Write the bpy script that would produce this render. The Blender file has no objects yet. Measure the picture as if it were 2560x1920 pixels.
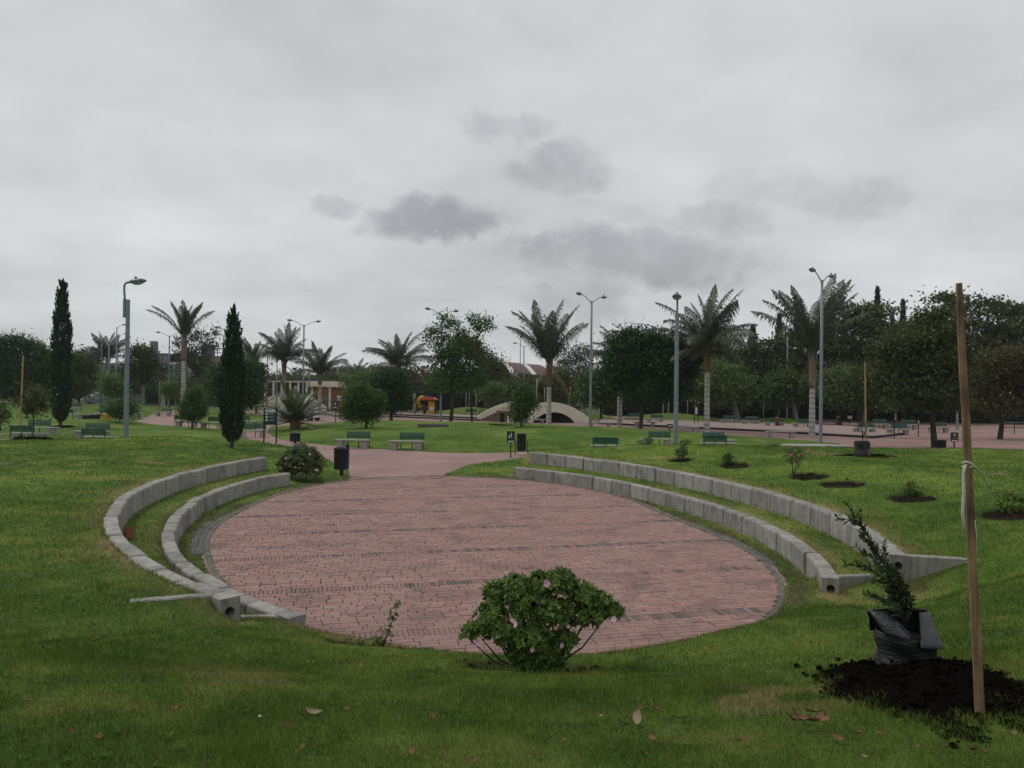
import bpy, bmesh, math, random
import numpy as np
from mathutils import Matrix, Vector

RND = random.Random(7)
NR = np.random.default_rng(11)
rad = math.radians
scene = bpy.context.scene
COL = scene.collection

# ------------------------------------------------------------------ camera
F, H0, ROLL, CAMZ = 1900.0, 975.0, 0.012, 3.3          # focal length in photo pixels, horizon row, roll, eye height
cam = bpy.data.cameras.new('camera')
cam.sensor_width = 36.0
cam.lens = F / 2560.0 * 36.0
cam.clip_start = 0.05
cam.clip_end = 4000.0
cam_o = bpy.data.objects.new('camera', cam)
COL.objects.link(cam_o)
cam_o.matrix_world = (Matrix.Translation((0, 0, CAMZ)) @ Matrix.Rotation(rad(90) + math.atan((H0 - 960.0) / F), 4, 'X')
                      @ Matrix.Rotation(ROLL, 4, 'Z'))
scene.camera = cam_o

# ------------------------------------------------------------------ sky, sun, exposure
SUN_EL, SUN_AZ = 54.0, -62.0        # degrees; azimuth clockwise from +Y (straight ahead)
world = bpy.data.worlds.new('World')
scene.world = world
world.use_nodes = True
wn, wl = world.node_tree.nodes, world.node_tree.links
wn.clear()


def N(nodes, kind, **kw):
    n = nodes.new(kind)
    for k, v in kw.items():
        setattr(n, k, v)
    return n


def pixdir(u, v):
    uu = (u - 1280) * math.cos(ROLL) + (v - H0) * math.sin(ROLL)
    vv = -(u - 1280) * math.sin(ROLL) + (v - H0) * math.cos(ROLL)
    return uu / F, vv / F


w_out = N(wn, 'ShaderNodeOutputWorld')
w_bg = N(wn, 'ShaderNodeBackground')
w_bg.inputs['Strength'].default_value = 0.1
wl.new(w_bg.outputs[0], w_out.inputs[0])
sky = N(wn, 'ShaderNodeTexSky', sky_type='NISHITA', sun_disc=False)
sky.sun_elevation = rad(SUN_EL)
sky.sun_rotation = rad(SUN_AZ)
tc = N(wn, 'ShaderNodeTexCoord')
sep = N(wn, 'ShaderNodeSeparateXYZ')
wl.new(tc.outputs['Generated'], sep.inputs[0])


def wmath(op, a, b=None, clamp=False):
    m = N(wn, 'ShaderNodeMath', operation=op, use_clamp=clamp)
    for i, s in enumerate((a, b)):
        if s is None:
            continue
        if isinstance(s, (int, float)):
            m.inputs[i].default_value = s
        else:
            wl.new(s, m.inputs[i])
    return m.outputs[0]


# a cloud deck: the view direction is projected on a flat layer, so clouds shrink towards the horizon
den = wmath('ADD', wmath('MAXIMUM', sep.outputs['Z'], 0.0), 0.22)
comb = N(wn, 'ShaderNodeCombineXYZ')
wl.new(wmath('DIVIDE', sep.outputs['X'], den), comb.inputs[0])
wl.new(wmath('DIVIDE', sep.outputs['Y'], den), comb.inputs[1])


def wnoise(scale, detail, rough, off=(0, 0, 0), vec=None):
    mp = N(wn, 'ShaderNodeMapping')
    mp.inputs['Location'].default_value = off
    wl.new(vec or comb.outputs[0], mp.inputs[0])
    n = N(wn, 'ShaderNodeTexNoise')
    n.inputs['Scale'].default_value = scale
    n.inputs['Detail'].default_value = detail
    n.inputs['Roughness'].default_value = rough
    wl.new(mp.outputs[0], n.inputs[0])
    return n.outputs[0]


n_big = wnoise(0.8, 3, 0.5, (3.1, 1.7, 0))
n_mid = wnoise(2.0, 8, 0.58, (7.3, 0.4, 2))
n_edge = wnoise(9.0, 6, 0.6, (0, 0, 0), tc.outputs['Generated'])
n_edge2 = wnoise(22.0, 5, 0.6, (4, 2, 0), tc.outputs['Generated'])
# separate grey cloud banks: centre and half size (photo pixels turned into directions), depth
BANKS = [(1080, 560, 165, 55, .95), (1395, 425, 130, 62, .62), (1265, 315, 125, 42, .52), (1610, 645, 300, 75, .85),
         (1800, 560, 190, 52, .55), (2030, 480, 260, 70, .5), (1480, 750, 150, 62, .55), (820, 505, 60, 26, .5),
         (900, 560, 40, 28, .6), (1560, 520, 130, 34, .35), (2250, 560, 300, 90, .28), (250, 420, 420, 130, .25), (1220, 590, 60, 20, .3)]
# horizontal tangent-plane coordinates x/y and z/y
yy = wmath('MAXIMUM', sep.outputs['Y'], 0.02)
tx = wmath('DIVIDE', sep.outputs['X'], yy)
tz = wmath('DIVIDE', sep.outputs['Z'], yy)
wob = wmath('MULTIPLY', wmath('SUBTRACT', n_edge, 0.5), 0.16)
wob2 = wmath('MULTIPLY', wmath('SUBTRACT', n_edge2, 0.5), 0.07)
wob = wmath('ADD', wob, wob2)
acc = None
for (u, v, a, b, dep) in BANKS:
    cx, cv = pixdir(u, v)
    ex = wmath('DIVIDE', wmath('SUBTRACT', wmath('ADD', tx, wob), cx), a / F)
    ez = wmath('DIVIDE', wmath('SUBTRACT', wmath('SUBTRACT', tz, wmath('MULTIPLY', wob, 0.55)), -cv), b / F)
    q = wmath('ADD', wmath('MULTIPLY', ex, ex), wmath('MULTIPLY', ez, ez))
    g = wmath('MULTIPLY', wmath('POWER', 2.718, wmath('MULTIPLY', wmath('MULTIPLY', q, q), -0.55)), dep)
    acc = g if acc is None else wmath('MAXIMUM', acc, g)
front = wmath('GREATER_THAN', sep.outputs['Y'], 0.05)
bank = wmath('MULTIPLY', acc, front)
n_w = wnoise(15.0, 7, 0.62, (1.3, 5.1, 0.7), tc.outputs['Generated'])
bsum = wmath('ADD', bank, wmath('MULTIPLY', wmath('SUBTRACT', n_w, 0.5), wmath('MULTIPLY', 1.5, wmath('ADD', 0.12, bank))))
bmr = N(wn, 'ShaderNodeMapRange', interpolation_type='SMOOTHSTEP')
bmr.inputs[1].default_value = 0.08
bmr.inputs[2].default_value = 1.0
wl.new(bsum, bmr.inputs[0])
bank = bmr.outputs[0]
# overall brightness of the deck
lum = wmath('ADD', 0.61, wmath('MULTIPLY', wmath('SUBTRACT', n_big, 0.5), 0.34))
lum = wmath('ADD', lum, wmath('MULTIPLY', wmath('SUBTRACT', n_mid, 0.5), 0.36))
ramp = N(wn, 'ShaderNodeMapRange', interpolation_type='SMOOTHSTEP')
ramp.inputs[1].default_value = 0.0
ramp.inputs[2].default_value = 0.22
ramp.inputs[3].default_value = -0.03
ramp.inputs[4].default_value = 0.03
wl.new(sep.outputs['Z'], ramp.inputs[0])
lum = wmath('ADD', lum, ramp.outputs[0])
lum = wmath('MULTIPLY', lum, wmath('SUBTRACT', 1.0, wmath('MULTIPLY', bank, 0.36)))
cr = N(wn, 'ShaderNodeMix', data_type='RGBA')
cr.inputs[6].default_value = (0.972, 0.997, 1.015, 1)
cr.inputs[7].default_value = (0.965, 1.0, 1.03, 1)
wl.new(bank, cr.inputs[0])
vm = N(wn, 'ShaderNodeVectorMath', operation='SCALE')
wl.new(cr.outputs[2], vm.inputs[0])
wl.new(wmath('MULTIPLY', lum, 10.4), vm.inputs['Scale'])
wmix = N(wn, 'ShaderNodeMix', data_type='RGBA')
wmix.inputs[0].default_value = 0.95
wl.new(sky.outputs[0], wmix.inputs[6])
wl.new(vm.outputs[0], wmix.inputs[7])
wl.new(wmix.outputs[2], w_bg.inputs[0])

sun = bpy.data.lights.new('sun', 'SUN')
sun.energy = 1.25
sun.angle = rad(12)
sun.color = (1.0, 0.965, 0.91)
sun_o = bpy.data.objects.new('sun', sun)
COL.objects.link(sun_o)
_sd = Vector((math.sin(rad(SUN_AZ)) * math.cos(rad(SUN_EL)), math.cos(rad(SUN_AZ)) * math.cos(rad(SUN_EL)), math.sin(rad(SUN_EL))))
sun_o.rotation_euler = _sd.to_track_quat('Z', 'Y').to_euler()
sun_o.location = (0, 0, 60)

vs = scene.view_settings
vs.view_transform = 'Standard'
vs.look = 'None'
vs.exposure = 0.0
vs.gamma = 1.0
vs.use_curve_mapping = False
scene.cycles.max_bounces = 4
scene.cycles.diffuse_bounces = 2
scene.cycles.transparent_max_bounces = 8


# ------------------------------------------------------------------ helpers: places
def at(u, v, d):
    """photo pixel and distance ahead -> world point"""
    a, b = pixdir(u, v)
    return Vector((a * d, d, CAMZ - b * d))


def gp(u, v, z=0.0):
    """photo pixel on a level of known height -> world point"""
    a, b = pixdir(u, v)
    d = (CAMZ - z) / b
    return Vector((a * d, d, z))


def px(n, d):
    return n * d / F


def sstep(a, b, x):
    t = np.clip((np.asarray(x, float) - a) / (b - a), 0, 1)
    return t * t * (3 - 2 * t)


def _hash(ix, iy, seed):
    h = (ix.astype(np.int64) * 374761393 + iy.astype(np.int64) * 668265263 + seed * 974634777) & 0x7fffffff
    h = ((h ^ (h >> 13)) * 1274126177) & 0x7fffffff
    return ((h ^ (h >> 16)) & 0xffff) / 65535.0


def vnoise(x, y, scale, seed=0):
    x = np.asarray(x, float) * scale
    y = np.asarray(y, float) * scale
    ix, iy = np.floor(x), np.floor(y)
    fx, fy = x - ix, y - iy
    fx = fx * fx * (3 - 2 * fx)
    fy = fy * fy * (3 - 2 * fy)
    a = _hash(ix, iy, seed); b = _hash(ix + 1, iy, seed)
    c = _hash(ix, iy + 1, seed); d = _hash(ix + 1, iy + 1, seed)
    return (a * (1 - fx) + b * fx) * (1 - fy) + (c * (1 - fx) + d * fx) * fy


def fbm(x, y, scale, seed=0, o=3):
    s, a, t = 0, 1.0, 0
    for i in range(o):
        s = s + a * vnoise(x, y, scale * 2 ** i, seed + i * 17)
        t += a
        a *= .55
    return s / t


# ------------------------------------------------------------------ the oval amphitheatre (plan curves)
CX, CY = -1.3, 18.9
KERB = [(2.73, 25.43), (4.13, 20.59), (4.83, 17.06), (4.94, 14.88), (4.67, 13.28), (4.21, 11.79), (-6.91, 24.45), (-7.2, 20.56), (-6.9, 17.92),
        (-6.23, 15.63), (-5.63, 14.31), (-4.8, 12.83), (-5.55, 27.6), (-4.19, 28.5), (-2.7, 28.8), (-0.95, 28.5), (0.6, 27.9),
        (3.4, 10.5), (2.5, 9.85), (1.5, 9.4), (0.4, 9.15), (-0.6, 9.1), (-1.4, 9.3), (-2.2, 9.75), (-3.5, 11.0)]
LOW_R = [(0.06, 28.51), (2.73, 25.5), (4.13, 22.63), (5.08, 19.67), (5.51, 16.61), (5.31, 13.61), (4.85, 11.85)]
LOW_L = [(-7.42, 25.74), (-8.0, 22.9), (-7.98, 20.2), (-7.65, 18.3), (-7.2, 16.7), (-6.84, 15.59), (-6.06, 13.96), (-5.33, 12.68), (-4.02, 10.98),
         (-3.32, 10.3), (-2.57, 9.63)]
UP_R = [(0.71, 30.26), (3.44, 26.7), (4.92, 23.81), (5.92, 20.82), (6.49, 17.66), (6.57, 15.61), (6.05, 12.56), (5.84, 11.7)]
UP_L = [(-8.58, 26.81), (-9.0, 24.29), (-9.15, 21.17), (-8.8, 18.64), (-8.21, 16.37), (-7.75, 15.14), (-6.9, 13.48), (-6.06, 12.09), (-5.27, 11.13),
        (-4.56, 10.25), (-3.16, 8.97)]


def _pol(pts):
    p = np.array(pts)
    return np.arctan2(p[:, 1] - CY, p[:, 0] - CX), np.hypot(p[:, 0] - CX, p[:, 1] - CY)


def _basis(t, n=5):
    return np.stack([np.ones_like(t)] + [f(k * t) for k in range(1, n + 1) for f in (np.cos, np.sin)], -1)


_t, _r = _pol(KERB)
_kc = np.linalg.lstsq(_basis(_t), 1 / _r, rcond=None)[0]


def r_kerb(t):
    return 1 / (_basis(np.asarray(t, float)) @ _kc)


class Arc:
    """a wall curve in polar form; left arcs use angles 0..2pi"""
    def __init__(self, pts, left):
        self.left = left
        t, r = _pol(pts)
        if left:
            t = np.where(t < 0, t + 2 * math.pi, t)
        self.t0, self.t1 = t.min(), t.max()
        self.c = np.polyfit(t - t.mean(), r, 5)
        self.m = t.mean()

    def ang(self, t):
        t = np.asarray(t, float)
        return np.where(t < 0, t + 2 * math.pi, t) if self.left else t

    def r(self, t):
        t = np.clip(self.ang(t), self.t0, self.t1)
        return np.polyval(self.c, t - self.m)

    def p(self, t, off=0.0):
        r = float(self.r(t)) + off
        return (CX + r * math.cos(t), CY + r * math.sin(t))


A_LR, A_LL, A_UR, A_UL = Arc(LOW_R, False), Arc(LOW_L, True), Arc(UP_R, False), Arc(UP_L, True)
Z1, Z2 = 0.42, 0.84
WALL_T = 0.26


# ------------------------------------------------------------------ ground heights
def poly_sdf(x, y, poly):
    """positive inside"""
    P = np.array(poly, float)
    if P[:, 0].min() > -80:                       # a small lawn: only look at points near it
        lo, hi = P.min(0) - .6, P.max(0) + .6
        box = (x > lo[0]) & (x < hi[0]) & (y > lo[1]) & (y < hi[1])
        out = np.full(x.shape, -9.0)
        if box.any() and not box.all():
            out[box] = poly_sdf(x[box], y[box], poly)
            return out
        if not box.any():
            return out
    Q = np.roll(P, -1, 0)
    best = np.full(x.shape, 1e9)
    inside = np.zeros(x.shape, bool)
    for (ax, ay), (bx, by) in zip(P, Q):
        dx, dy = bx - ax, by - ay
        t = np.clip(((x - ax) * dx + (y - ay) * dy) / (dx * dx + dy * dy), 0, 1)
        best = np.minimum(best, np.hypot(x - ax - t * dx, y - ay - t * dy))
        if ay != by:
            c = (ay > y) != (by > y)
            inside ^= c & (x < (bx - ax) * (y - ay) / (by - ay) + ax)
    return np.where(inside, best, -best)


def chaikin(poly, n=2):
    for _ in range(n):
        out = []
        for i in range(len(poly)):
            a, b = poly[i], poly[(i + 1) % len(poly)]
            out += [(a[0] * .75 + b[0] * .25, a[1] * .75 + b[1] * .25), (a[0] * .25 + b[0] * .75, a[1] * .25 + b[1] * .75)]
        poly = out
    return poly


NEAR_LAWN = [(-2.75, 28.0), (-2.6, 29.3), (-1.9, 33.2), (0.6, 37.2), (5, 42.0), (12, 44.5), (18.5, 44.5), (21, 41.0), (30, 38.5), (48, 37), (75, 38), (75, -9), (-90, -9),
             (-90, 108), (-47, 108), (-43.5, 92), (-38, 79), (-34.5, 69.5), (-30, 64), (-22, 58.6), (-17.7, 50), (-14.3, 44.9), (-11.2, 41), (-8.2, 34.5), (-6.4, 30.2), (-5.8, 27.5),
             (-4.2, 27.0)]
MID_LAWN = chaikin([(-15.6, 50), (-14.2, 47.2), (-9.5, 42.6), (-5.9, 40.6), (-2.6, 39.2), (0.8, 40.5), (5, 44.5), (12, 47.5), (18, 47.6), (21, 48.6), (22.0, 50.5), (18, 57), (12, 63.5), (7, 68), (0, 71),
                    (-8, 73), (-17, 72), (-20, 66), (-18.5, 57)], 2)
LEFT_LAWN = chaikin([(-41, 92), (-30.5, 71), (-24, 62.5), (-19.3, 56.0), (-18.2, 55.6), (-20.4, 60), (-22.5, 70), (-26, 84), (-33, 97), (-44, 104)], 2)
# dug planting holes and soil rings: x, y, radius x, radius y, depth
PITS = []


def Z(x, y, pits=True):
    x = np.asarray(x, float); y = np.asarray(y, float)
    shp = np.broadcast(x, y).shape
    x = np.broadcast_to(x, shp).astype(float).ravel(); y = np.broadcast_to(y, shp).astype(float).ravel()
    th = np.arctan2(y - CY, x - CX)
    r = np.hypot(x - CX, y - CY)
    s = r - r_kerb(th)
    und = (fbm(x, y, .22, 3) - .5) * .16 * sstep(.5, 4, s) + (fbm(x, y, .8, 9) - .5) * .05 * sstep(.2, 2, s) + (fbm(x, y, 2.1, 19) - .5) * .045 * sstep(.3, 1.5, s)
    # camera knoll, falling to the oval
    PS = [0, .5, 1.0, 1.8, 2.6, 4.0, 5.2, 6.4, 8.0, 12.0]; PZ = [.03, .33, .47, .63, .84, 1.20, 1.46, 1.63, 1.72, 1.74]
    zf = sum(np.interp(s + o, PS, PZ) for o in (-.3, -.15, 0, .15, .3)) / 5
    zf = np.minimum(zf, 1.72) * (1 - sstep(9, 24, y) * .55)
    zf = zf - .45 * np.exp(-(((x - 5.6) / 1.0) ** 2 + ((y - 11.1) / .9) ** 2)) * sstep(0, .5, s) - .28 * np.exp(-(((x - 7.1) / 1.5) ** 2 + ((y - 11.0) / 1.0) ** 2))
    zf = zf + .10 * np.exp(-(((x - 2.6) / 1.5) ** 2 + ((y - 9.1) / .9) ** 2)) * sstep(.05, .7, s)
    zf = np.maximum(zf, .02)
    # ground behind the terraces
    crest_r = .84 + .42 * sstep(0, 5, r - A_UR.r(th) - .3)
    crest_l = .83 + .22 * sstep(0, 5, r - A_UL.r(th) - .3)
    def terr(arcL, arcU, top):
        rl, ru = arcL.r(th), arcU.r(th)
        z = np.where(r < rl + .2, .012, np.where(r < ru + .2, .40 + .02 * (fbm(x, y, 1.2, 4) - .5), top))
        return z
    zr = terr(A_LR, A_UR, crest_r)
    zl = terr(A_LL, A_UL, crest_l)
    # far gap between the wall ends: low verge
    zg = .03 + .10 * sstep(0, 4, s)
    thp = np.where(th < 0, th + 2 * math.pi, th)
    # weights by angle
    d2 = math.pi / 180
    wr = sstep(A_UR.t0 - .5 * d2, A_UR.t0 + 3.0 * d2, th) * (1 - sstep(A_LR.t1 - 1.5 * d2, A_LR.t1 + .5 * d2, th))
    wl_ = sstep(A_LL.t0 - .5 * d2, A_LL.t0 + 1.5 * d2, thp) * (1 - sstep(A_UL.t1 - 2.5 * d2, A_UL.t1 + .5 * d2, thp))
    wline = sstep(-.10, .16, y - (11.86 - .085 * (x - 6.3)))
    wr = np.where((x > 5.9) & (r > A_UR.r(th)) & (y < 16), wline, wr)
    gap = ((thp > A_UR.t1 - 8 * d2) & (thp < A_LL.t0 + 8 * d2)).astype(float)
    base = np.where(gap > 0, zg, zf)
    # outside the gap but beyond the walls the verge climbs towards the mounds
    z = base * (1 - wr - wl_) + zr * wr + zl * wl_ + und * np.where(r < A_UR.r(th) + .3, np.where(wr + wl_ > .3, .0, 1), 1)
    z = np.where((s < .9) & (wr + wl_ > .5), .012, z)
    # mounds run out towards the far plaza
    fall_r = 1 - sstep(29, 39.5, y + .10 * np.maximum(x - 8, 0))
    fall_l = 1 - sstep(29, 41, y)
    right = x > -2
    zz = np.where(right, z * fall_r + .03 * (1 - fall_r), z * fall_l + (.10 + .55 * sstep(60, 105, y) + (fbm(x, y, .05, 21) - .45) * .9 * sstep(45, 60, y) * sstep(-24, -38, x)
                                                                      + (fbm(x, y, .12, 31) - .4) * .45 * sstep(38, 46, y)) * (1 - fall_l))
    # swell on the left lawn where the second cypress stands
    zz = zz + .42 * np.exp(-(((x + 12.5) / 5.5) ** 2 + ((y - 34.5) / 4.5) ** 2)) * np.where(right, 0, 1) * sstep(0, 3, s)
    sd = poly_sdf(x, y, NEAR_LAWN)
    edge = sstep(0, 1.6, sd)
    zn = np.where(sd > 0, .025 + (np.maximum(zz, 0.012) - .025) * np.where(y > 25, edge, 1), -.12)
    zn = np.where(s < .20, -.012 + (zn + .012) * sstep(.08, .20, s), zn)
    zn = np.where(s < -.30, -.12, zn)
    # other lawns
    sm = poly_sdf(x, y, MID_LAWN)
    zm = .03 + (.22 * sstep(0, 4, sm) + .42 * sstep(1, 11, sm) + (fbm(x, y, .15, 41) - .5) * .28 * sstep(0, 5, sm))
    zm = zm - .30 * sstep(52, 44, y) * sstep(8, 14, x) * sstep(0, 3, sm)
    zn = np.where(sm > 0, np.maximum(zm, .03), zn)
    sl = poly_sdf(x, y, LEFT_LAWN)
    zl2 = .03 + .5 * sstep(0, 7, sl) + (fbm(x, y, .12, 51) - .5) * .3 * sstep(0, 4, sl)
    zn = np.where(sl > 0, zl2, zn)
    if pits:
        for (qx, qy, rx, ry, dep) in PITS:
            q = np.hypot((x - qx) / rx, (y - qy) / ry) * (1 + .25 * (vnoise(x, y, 5, 77) - .5))
            zn = zn - dep * (1 - sstep(.62, 1.0, q)) + .02 * np.exp(-((q - 1.1) / .15) ** 2)
    return zn.reshape(shp)


def gz(x, y):
    return float(Z(np.array([x]), np.array([y]))[0])


def gpt(u, v, pits=True):
    """pixel -> the lawn surface by marching the sight line"""
    a, b = pixdir(u, v)
    ds = np.linspace(2.2, 60, 2400)
    zz = CAMZ - b * ds
    g = Z(a * ds, ds, pits)
    i = int(np.argmax(zz < g))
    return Vector((a * ds[i], ds[i], g[i]))


for (u, v, rx, ry, dep) in ((1838, 1164, .50, .75, .07), (2022, 1191, .58, .80, .08), (2105, 1209, .58, .80, .08), (2275, 1244, .52, .70, .07), (2530, 1285, .66, .75, .09),
                            (2265, 1506, .72, .42, .10), (1335, 1662, .82, .42, .11), (935, 1610, .62, .30, .09), (1703, 1151, .48, .6, .06)):
    p = gpt(u, v, False)
    PITS.append((p.x, p.y, rx, ry, dep))


def pit_mask(x, y, grow=1.0):
    m = np.zeros(x.shape)
    for (qx, qy, rx, ry, dep) in PITS:
        q = np.hypot((x - qx) / (rx * grow), (y - qy) / (ry * grow)) * (1 + .3 * (vnoise(x, y, 5, 77) - .5))
        m = np.maximum(m, 1 - sstep(.72, 1.0, q))
    return m


def grass_col(x, y):
    """base colour of the turf (clover, fresh, dry and trodden patches)"""
    x = np.asarray(x, float); y = np.asarray(y, float)
    a = fbm(x, y, .35, 101); b = fbm(x, y, 1.6, 111); c = fbm(x, y, .09, 121)
    g1 = np.array([.064, .118, .018]); g2 = np.array([.134, .194, .032]); g3 = np.array([.168, .190, .046]); dry = np.array([.265, .205, .095])
    t = np.clip((a - .35) * 2.0 + (b - .5) * 1.5 + (fbm(x, y, 5.0, 161) - .5) * 1.1, 0, 1)[..., None]
    k = np.clip((b - .62) * 3.0 + (c - .5) * 1.6, 0, .75)[..., None]
    col = g1 * (1 - t) + g2 * t
    col = col * (1 - k) + g3 * k
    th = np.arctan2(y - CY, x - CX); r = np.hypot(x - CX, y - CY)
    dd = np.zeros(x.shape)
    for arc in (A_LR, A_LL, A_UR, A_UL):
        e = r - arc.r(th) - WALL_T
        ta = arc.ang(th)
        ok = (ta > arc.t0 - .02) & (ta < arc.t1 + .02)
        dd = np.maximum(dd, np.where(ok & (e > -.3), np.exp(-np.maximum(e, 0) / .22), 0))
    dd = np.clip(dd * (fbm(x, y, 1.1, 131) * 2.2 - .35), 0, .85)[..., None]
    col = col * (1 - dd) + dry * dd
    worn = np.clip(np.exp(-((r - r_kerb(th) - .25) / .28) ** 2) * (fbm(x, y, 1.8, 171) * 2.4 - .55), 0, .85) * (y > 10)
    col = col * (1 - worn[..., None]) + np.array([.095, .075, .045]) * worn[..., None]
    e2 = np.clip((vnoise(x, y, .55, 141) - .86) * 7, 0, .7)[..., None] * (vnoise(x, y, 3, 151) > .35)[..., None]
    return col * (1 - e2) + dry * e2


# ------------------------------------------------------------------ helpers: materials
MATS = {}


def newmat(name):
    m = bpy.data.materials.new(name)
    m.use_nodes = True
    m.node_tree.nodes.clear()
    MATS[name] = m
    return m, m.node_tree.nodes, m.node_tree.links


def mat(name, c1, c2=None, scale=6.0, rough=.8, bump=0.0, metal=0.0, spec=.35, detail=5, coord='Object', c3=None, s3=30.0, k3=.3, ring=None):
    m, n, l = newmat(name)
    o = N(n, 'ShaderNodeOutputMaterial')
    b = N(n, 'ShaderNodeBsdfPrincipled')
    l.new(b.outputs[0], o.inputs[0])
    b.inputs['Roughness'].default_value = rough
    b.inputs['Metallic'].default_value = metal
    b.inputs['Specular IOR Level'].default_value = spec
    c2 = c2 or tuple(x * .78 for x in c1)
    if coord == 'World':
        vec = N(n, 'ShaderNodeNewGeometry').outputs['Position']
    else:
        vec = N(n, 'ShaderNodeTexCoord').outputs[coord]
    t = N(n, 'ShaderNodeTexNoise')
    t.inputs['Scale'].default_value = scale
    t.inputs['Detail'].default_value = detail
    t.inputs['Roughness'].default_value = .6
    l.new(vec, t.inputs['Vector'])
    r = N(n, 'ShaderNodeMapRange')
    r.inputs[1].default_value = .3
    r.inputs[2].default_value = .7
    l.new(t.outputs[0], r.inputs[0])
    mx = N(n, 'ShaderNodeMix', data_type='RGBA')
    mx.inputs[6].default_value = (*c1, 1)
    mx.inputs[7].default_value = (*c2, 1)
    l.new(r.outputs[0], mx.inputs[0])
    out = mx.outputs[2]
    if c3:
        t3 = N(n, 'ShaderNodeTexNoise')
        t3.inputs['Scale'].default_value = s3
        t3.inputs['Detail'].default_value = 4
        l.new(vec, t3.inputs['Vector'])
        r3 = N(n, 'ShaderNodeMapRange')
        r3.inputs[1].default_value = .52
        r3.inputs[2].default_value = .72
        r3.inputs[4].default_value = k3
        l.new(t3.outputs[0], r3.inputs[0])
        m3 = N(n, 'ShaderNodeMix', data_type='RGBA')
        m3.inputs[7].default_value = (*c3, 1)
        l.new(out, m3.inputs[6])
        l.new(r3.outputs[0], m3.inputs[0])
        out = m3.outputs[2]
    l.new(out, b.inputs['Base Color'])
    if bump:
        bp = N(n, 'ShaderNodeBump')
        bp.inputs['Strength'].default_value = bump
        bp.inputs['Distance'].default_value = .02
        t2 = N(n, 'ShaderNodeTexNoise')
        t2.inputs['Scale'].default_value = scale * 6
        t2.inputs['Detail'].default_value = 5
        l.new(vec, t2.inputs['Vector'])
        l.new(t2.outputs[0], bp.inputs['Height'])
        l.new(bp.outputs[0], b.inputs['Normal'])
    return m


def colmat(name, rough=.9, noise=0.0, nscale=40, bump=0, spec=.2, transl=0.0, c3=None, s3=3, k3=.4):
    """colour from the mesh attribute Col, broken up by noise"""
    m, n, l = newmat(name)
    o = N(n, 'ShaderNodeOutputMaterial')
    b = N(n, 'ShaderNodeBsdfPrincipled')
    b.inputs['Roughness'].default_value = rough
    b.inputs['Specular IOR Level'].default_value = spec
    a = N(n, 'ShaderNodeAttribute', attribute_name='Col')
    out = a.outputs['Color']
    pos = N(n, 'ShaderNodeNewGeometry').outputs['Position']
    if noise:
        t = N(n, 'ShaderNodeTexNoise')
        t.inputs['Scale'].default_value = nscale
        t.inputs['Detail'].default_value = 6
        t.inputs['Roughness'].default_value = .65
        l.new(pos, t.inputs['Vector'])
        r = N(n, 'ShaderNodeMapRange')
        r.inputs[1].default_value = .25
        r.inputs[2].default_value = .75
        r.inputs[3].default_value = 1 - noise
        r.inputs[4].default_value = 1 + noise
        l.new(t.outputs[0], r.inputs[0])
        v = N(n, 'ShaderNodeVectorMath', operation='SCALE')
        l.new(out, v.inputs[0])
        l.new(r.outputs[0], v.inputs['Scale'])
        out = v.outputs[0]
        if bump:
            bp = N(n, 'ShaderNodeBump')
            bp.inputs['Strength'].default_value = bump
            bp.inputs['Distance'].default_value = .03
            l.new(t.outputs[0], bp.inputs['Height'])
            l.new(bp.outputs[0], b.inputs['Normal'])
    if c3:
        t3 = N(n, 'ShaderNodeTexNoise')
        t3.inputs['Scale'].default_value = s3
        t3.inputs['Detail'].default_value = 6
        l.new(pos, t3.inputs['Vector'])
        r3 = N(n, 'ShaderNodeMapRange')
        r3.inputs[1].default_value = .5
        r3.inputs[2].default_value = .72
        r3.inputs[4].default_value = k3
        l.new(t3.outputs[0], r3.inputs[0])
        m3 = N(n, 'ShaderNodeMix', data_type='RGBA')
        m3.inputs[7].default_value = (*c3, 1)
        l.new(out, m3.inputs[6])
        l.new(r3.outputs[0], m3.inputs[0])
        out = m3.outputs[2]
    l.new(out, b.inputs['Base Color'])
    if transl:
        tr = N(n, 'ShaderNodeBsdfTranslucent')
        l.new(out, tr.inputs[0])
        ms = N(n, 'ShaderNodeMixShader')
        ms.inputs[0].default_value = transl
        l.new(b.outputs[0], ms.inputs[1])
        l.new(tr.outputs[0], ms.inputs[2])
        l.new(ms.outputs[0], o.inputs[0])
    else:
        l.new(b.outputs[0], o.inputs[0])
    return m


def leafmat(name, ca, cb, rough=.5, transl=.35, spec=.25):
    """leaf colour between two greens by the per-leaf attribute tint"""
    m, n, l = newmat(name)
    o = N(n, 'ShaderNodeOutputMaterial')
    b = N(n, 'ShaderNodeBsdfPrincipled')
    b.inputs['Roughness'].default_value = rough
    b.inputs['Specular IOR Level'].default_value = spec
    a = N(n, 'ShaderNodeAttribute', attribute_name='tint')
    mx = N(n, 'ShaderNodeMix', data_type='RGBA')
    mx.inputs[6].default_value = (*ca, 1)
    mx.inputs[7].default_value = (*cb, 1)
    l.new(a.outputs['Fac'], mx.inputs[0])
    l.new(mx.outputs[2], b.inputs['Base Color'])
    tr = N(n, 'ShaderNodeBsdfTranslucent')
    l.new(mx.outputs[2], tr.inputs[0])
    ms = N(n, 'ShaderNodeMixShader')
    ms.inputs[0].default_value = transl
    l.new(b.outputs[0], ms.inputs[1])
    l.new(tr.outputs[0], ms.inputs[2])
    l.new(ms.outputs[0], o.inputs[0])
    return m


# ------------------------------------------------------------------ helpers: objects
def tag(o, label=None, cat=None, group=None, kind=None):
    if label: o['label'] = label
    if cat: o['category'] = cat
    if group: o['group'] = group
    if kind: o['kind'] = kind
    return o


def link(o, parent=None):
    COL.objects.link(o)
    if parent is not None:
        o.parent = parent
    return o


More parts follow.
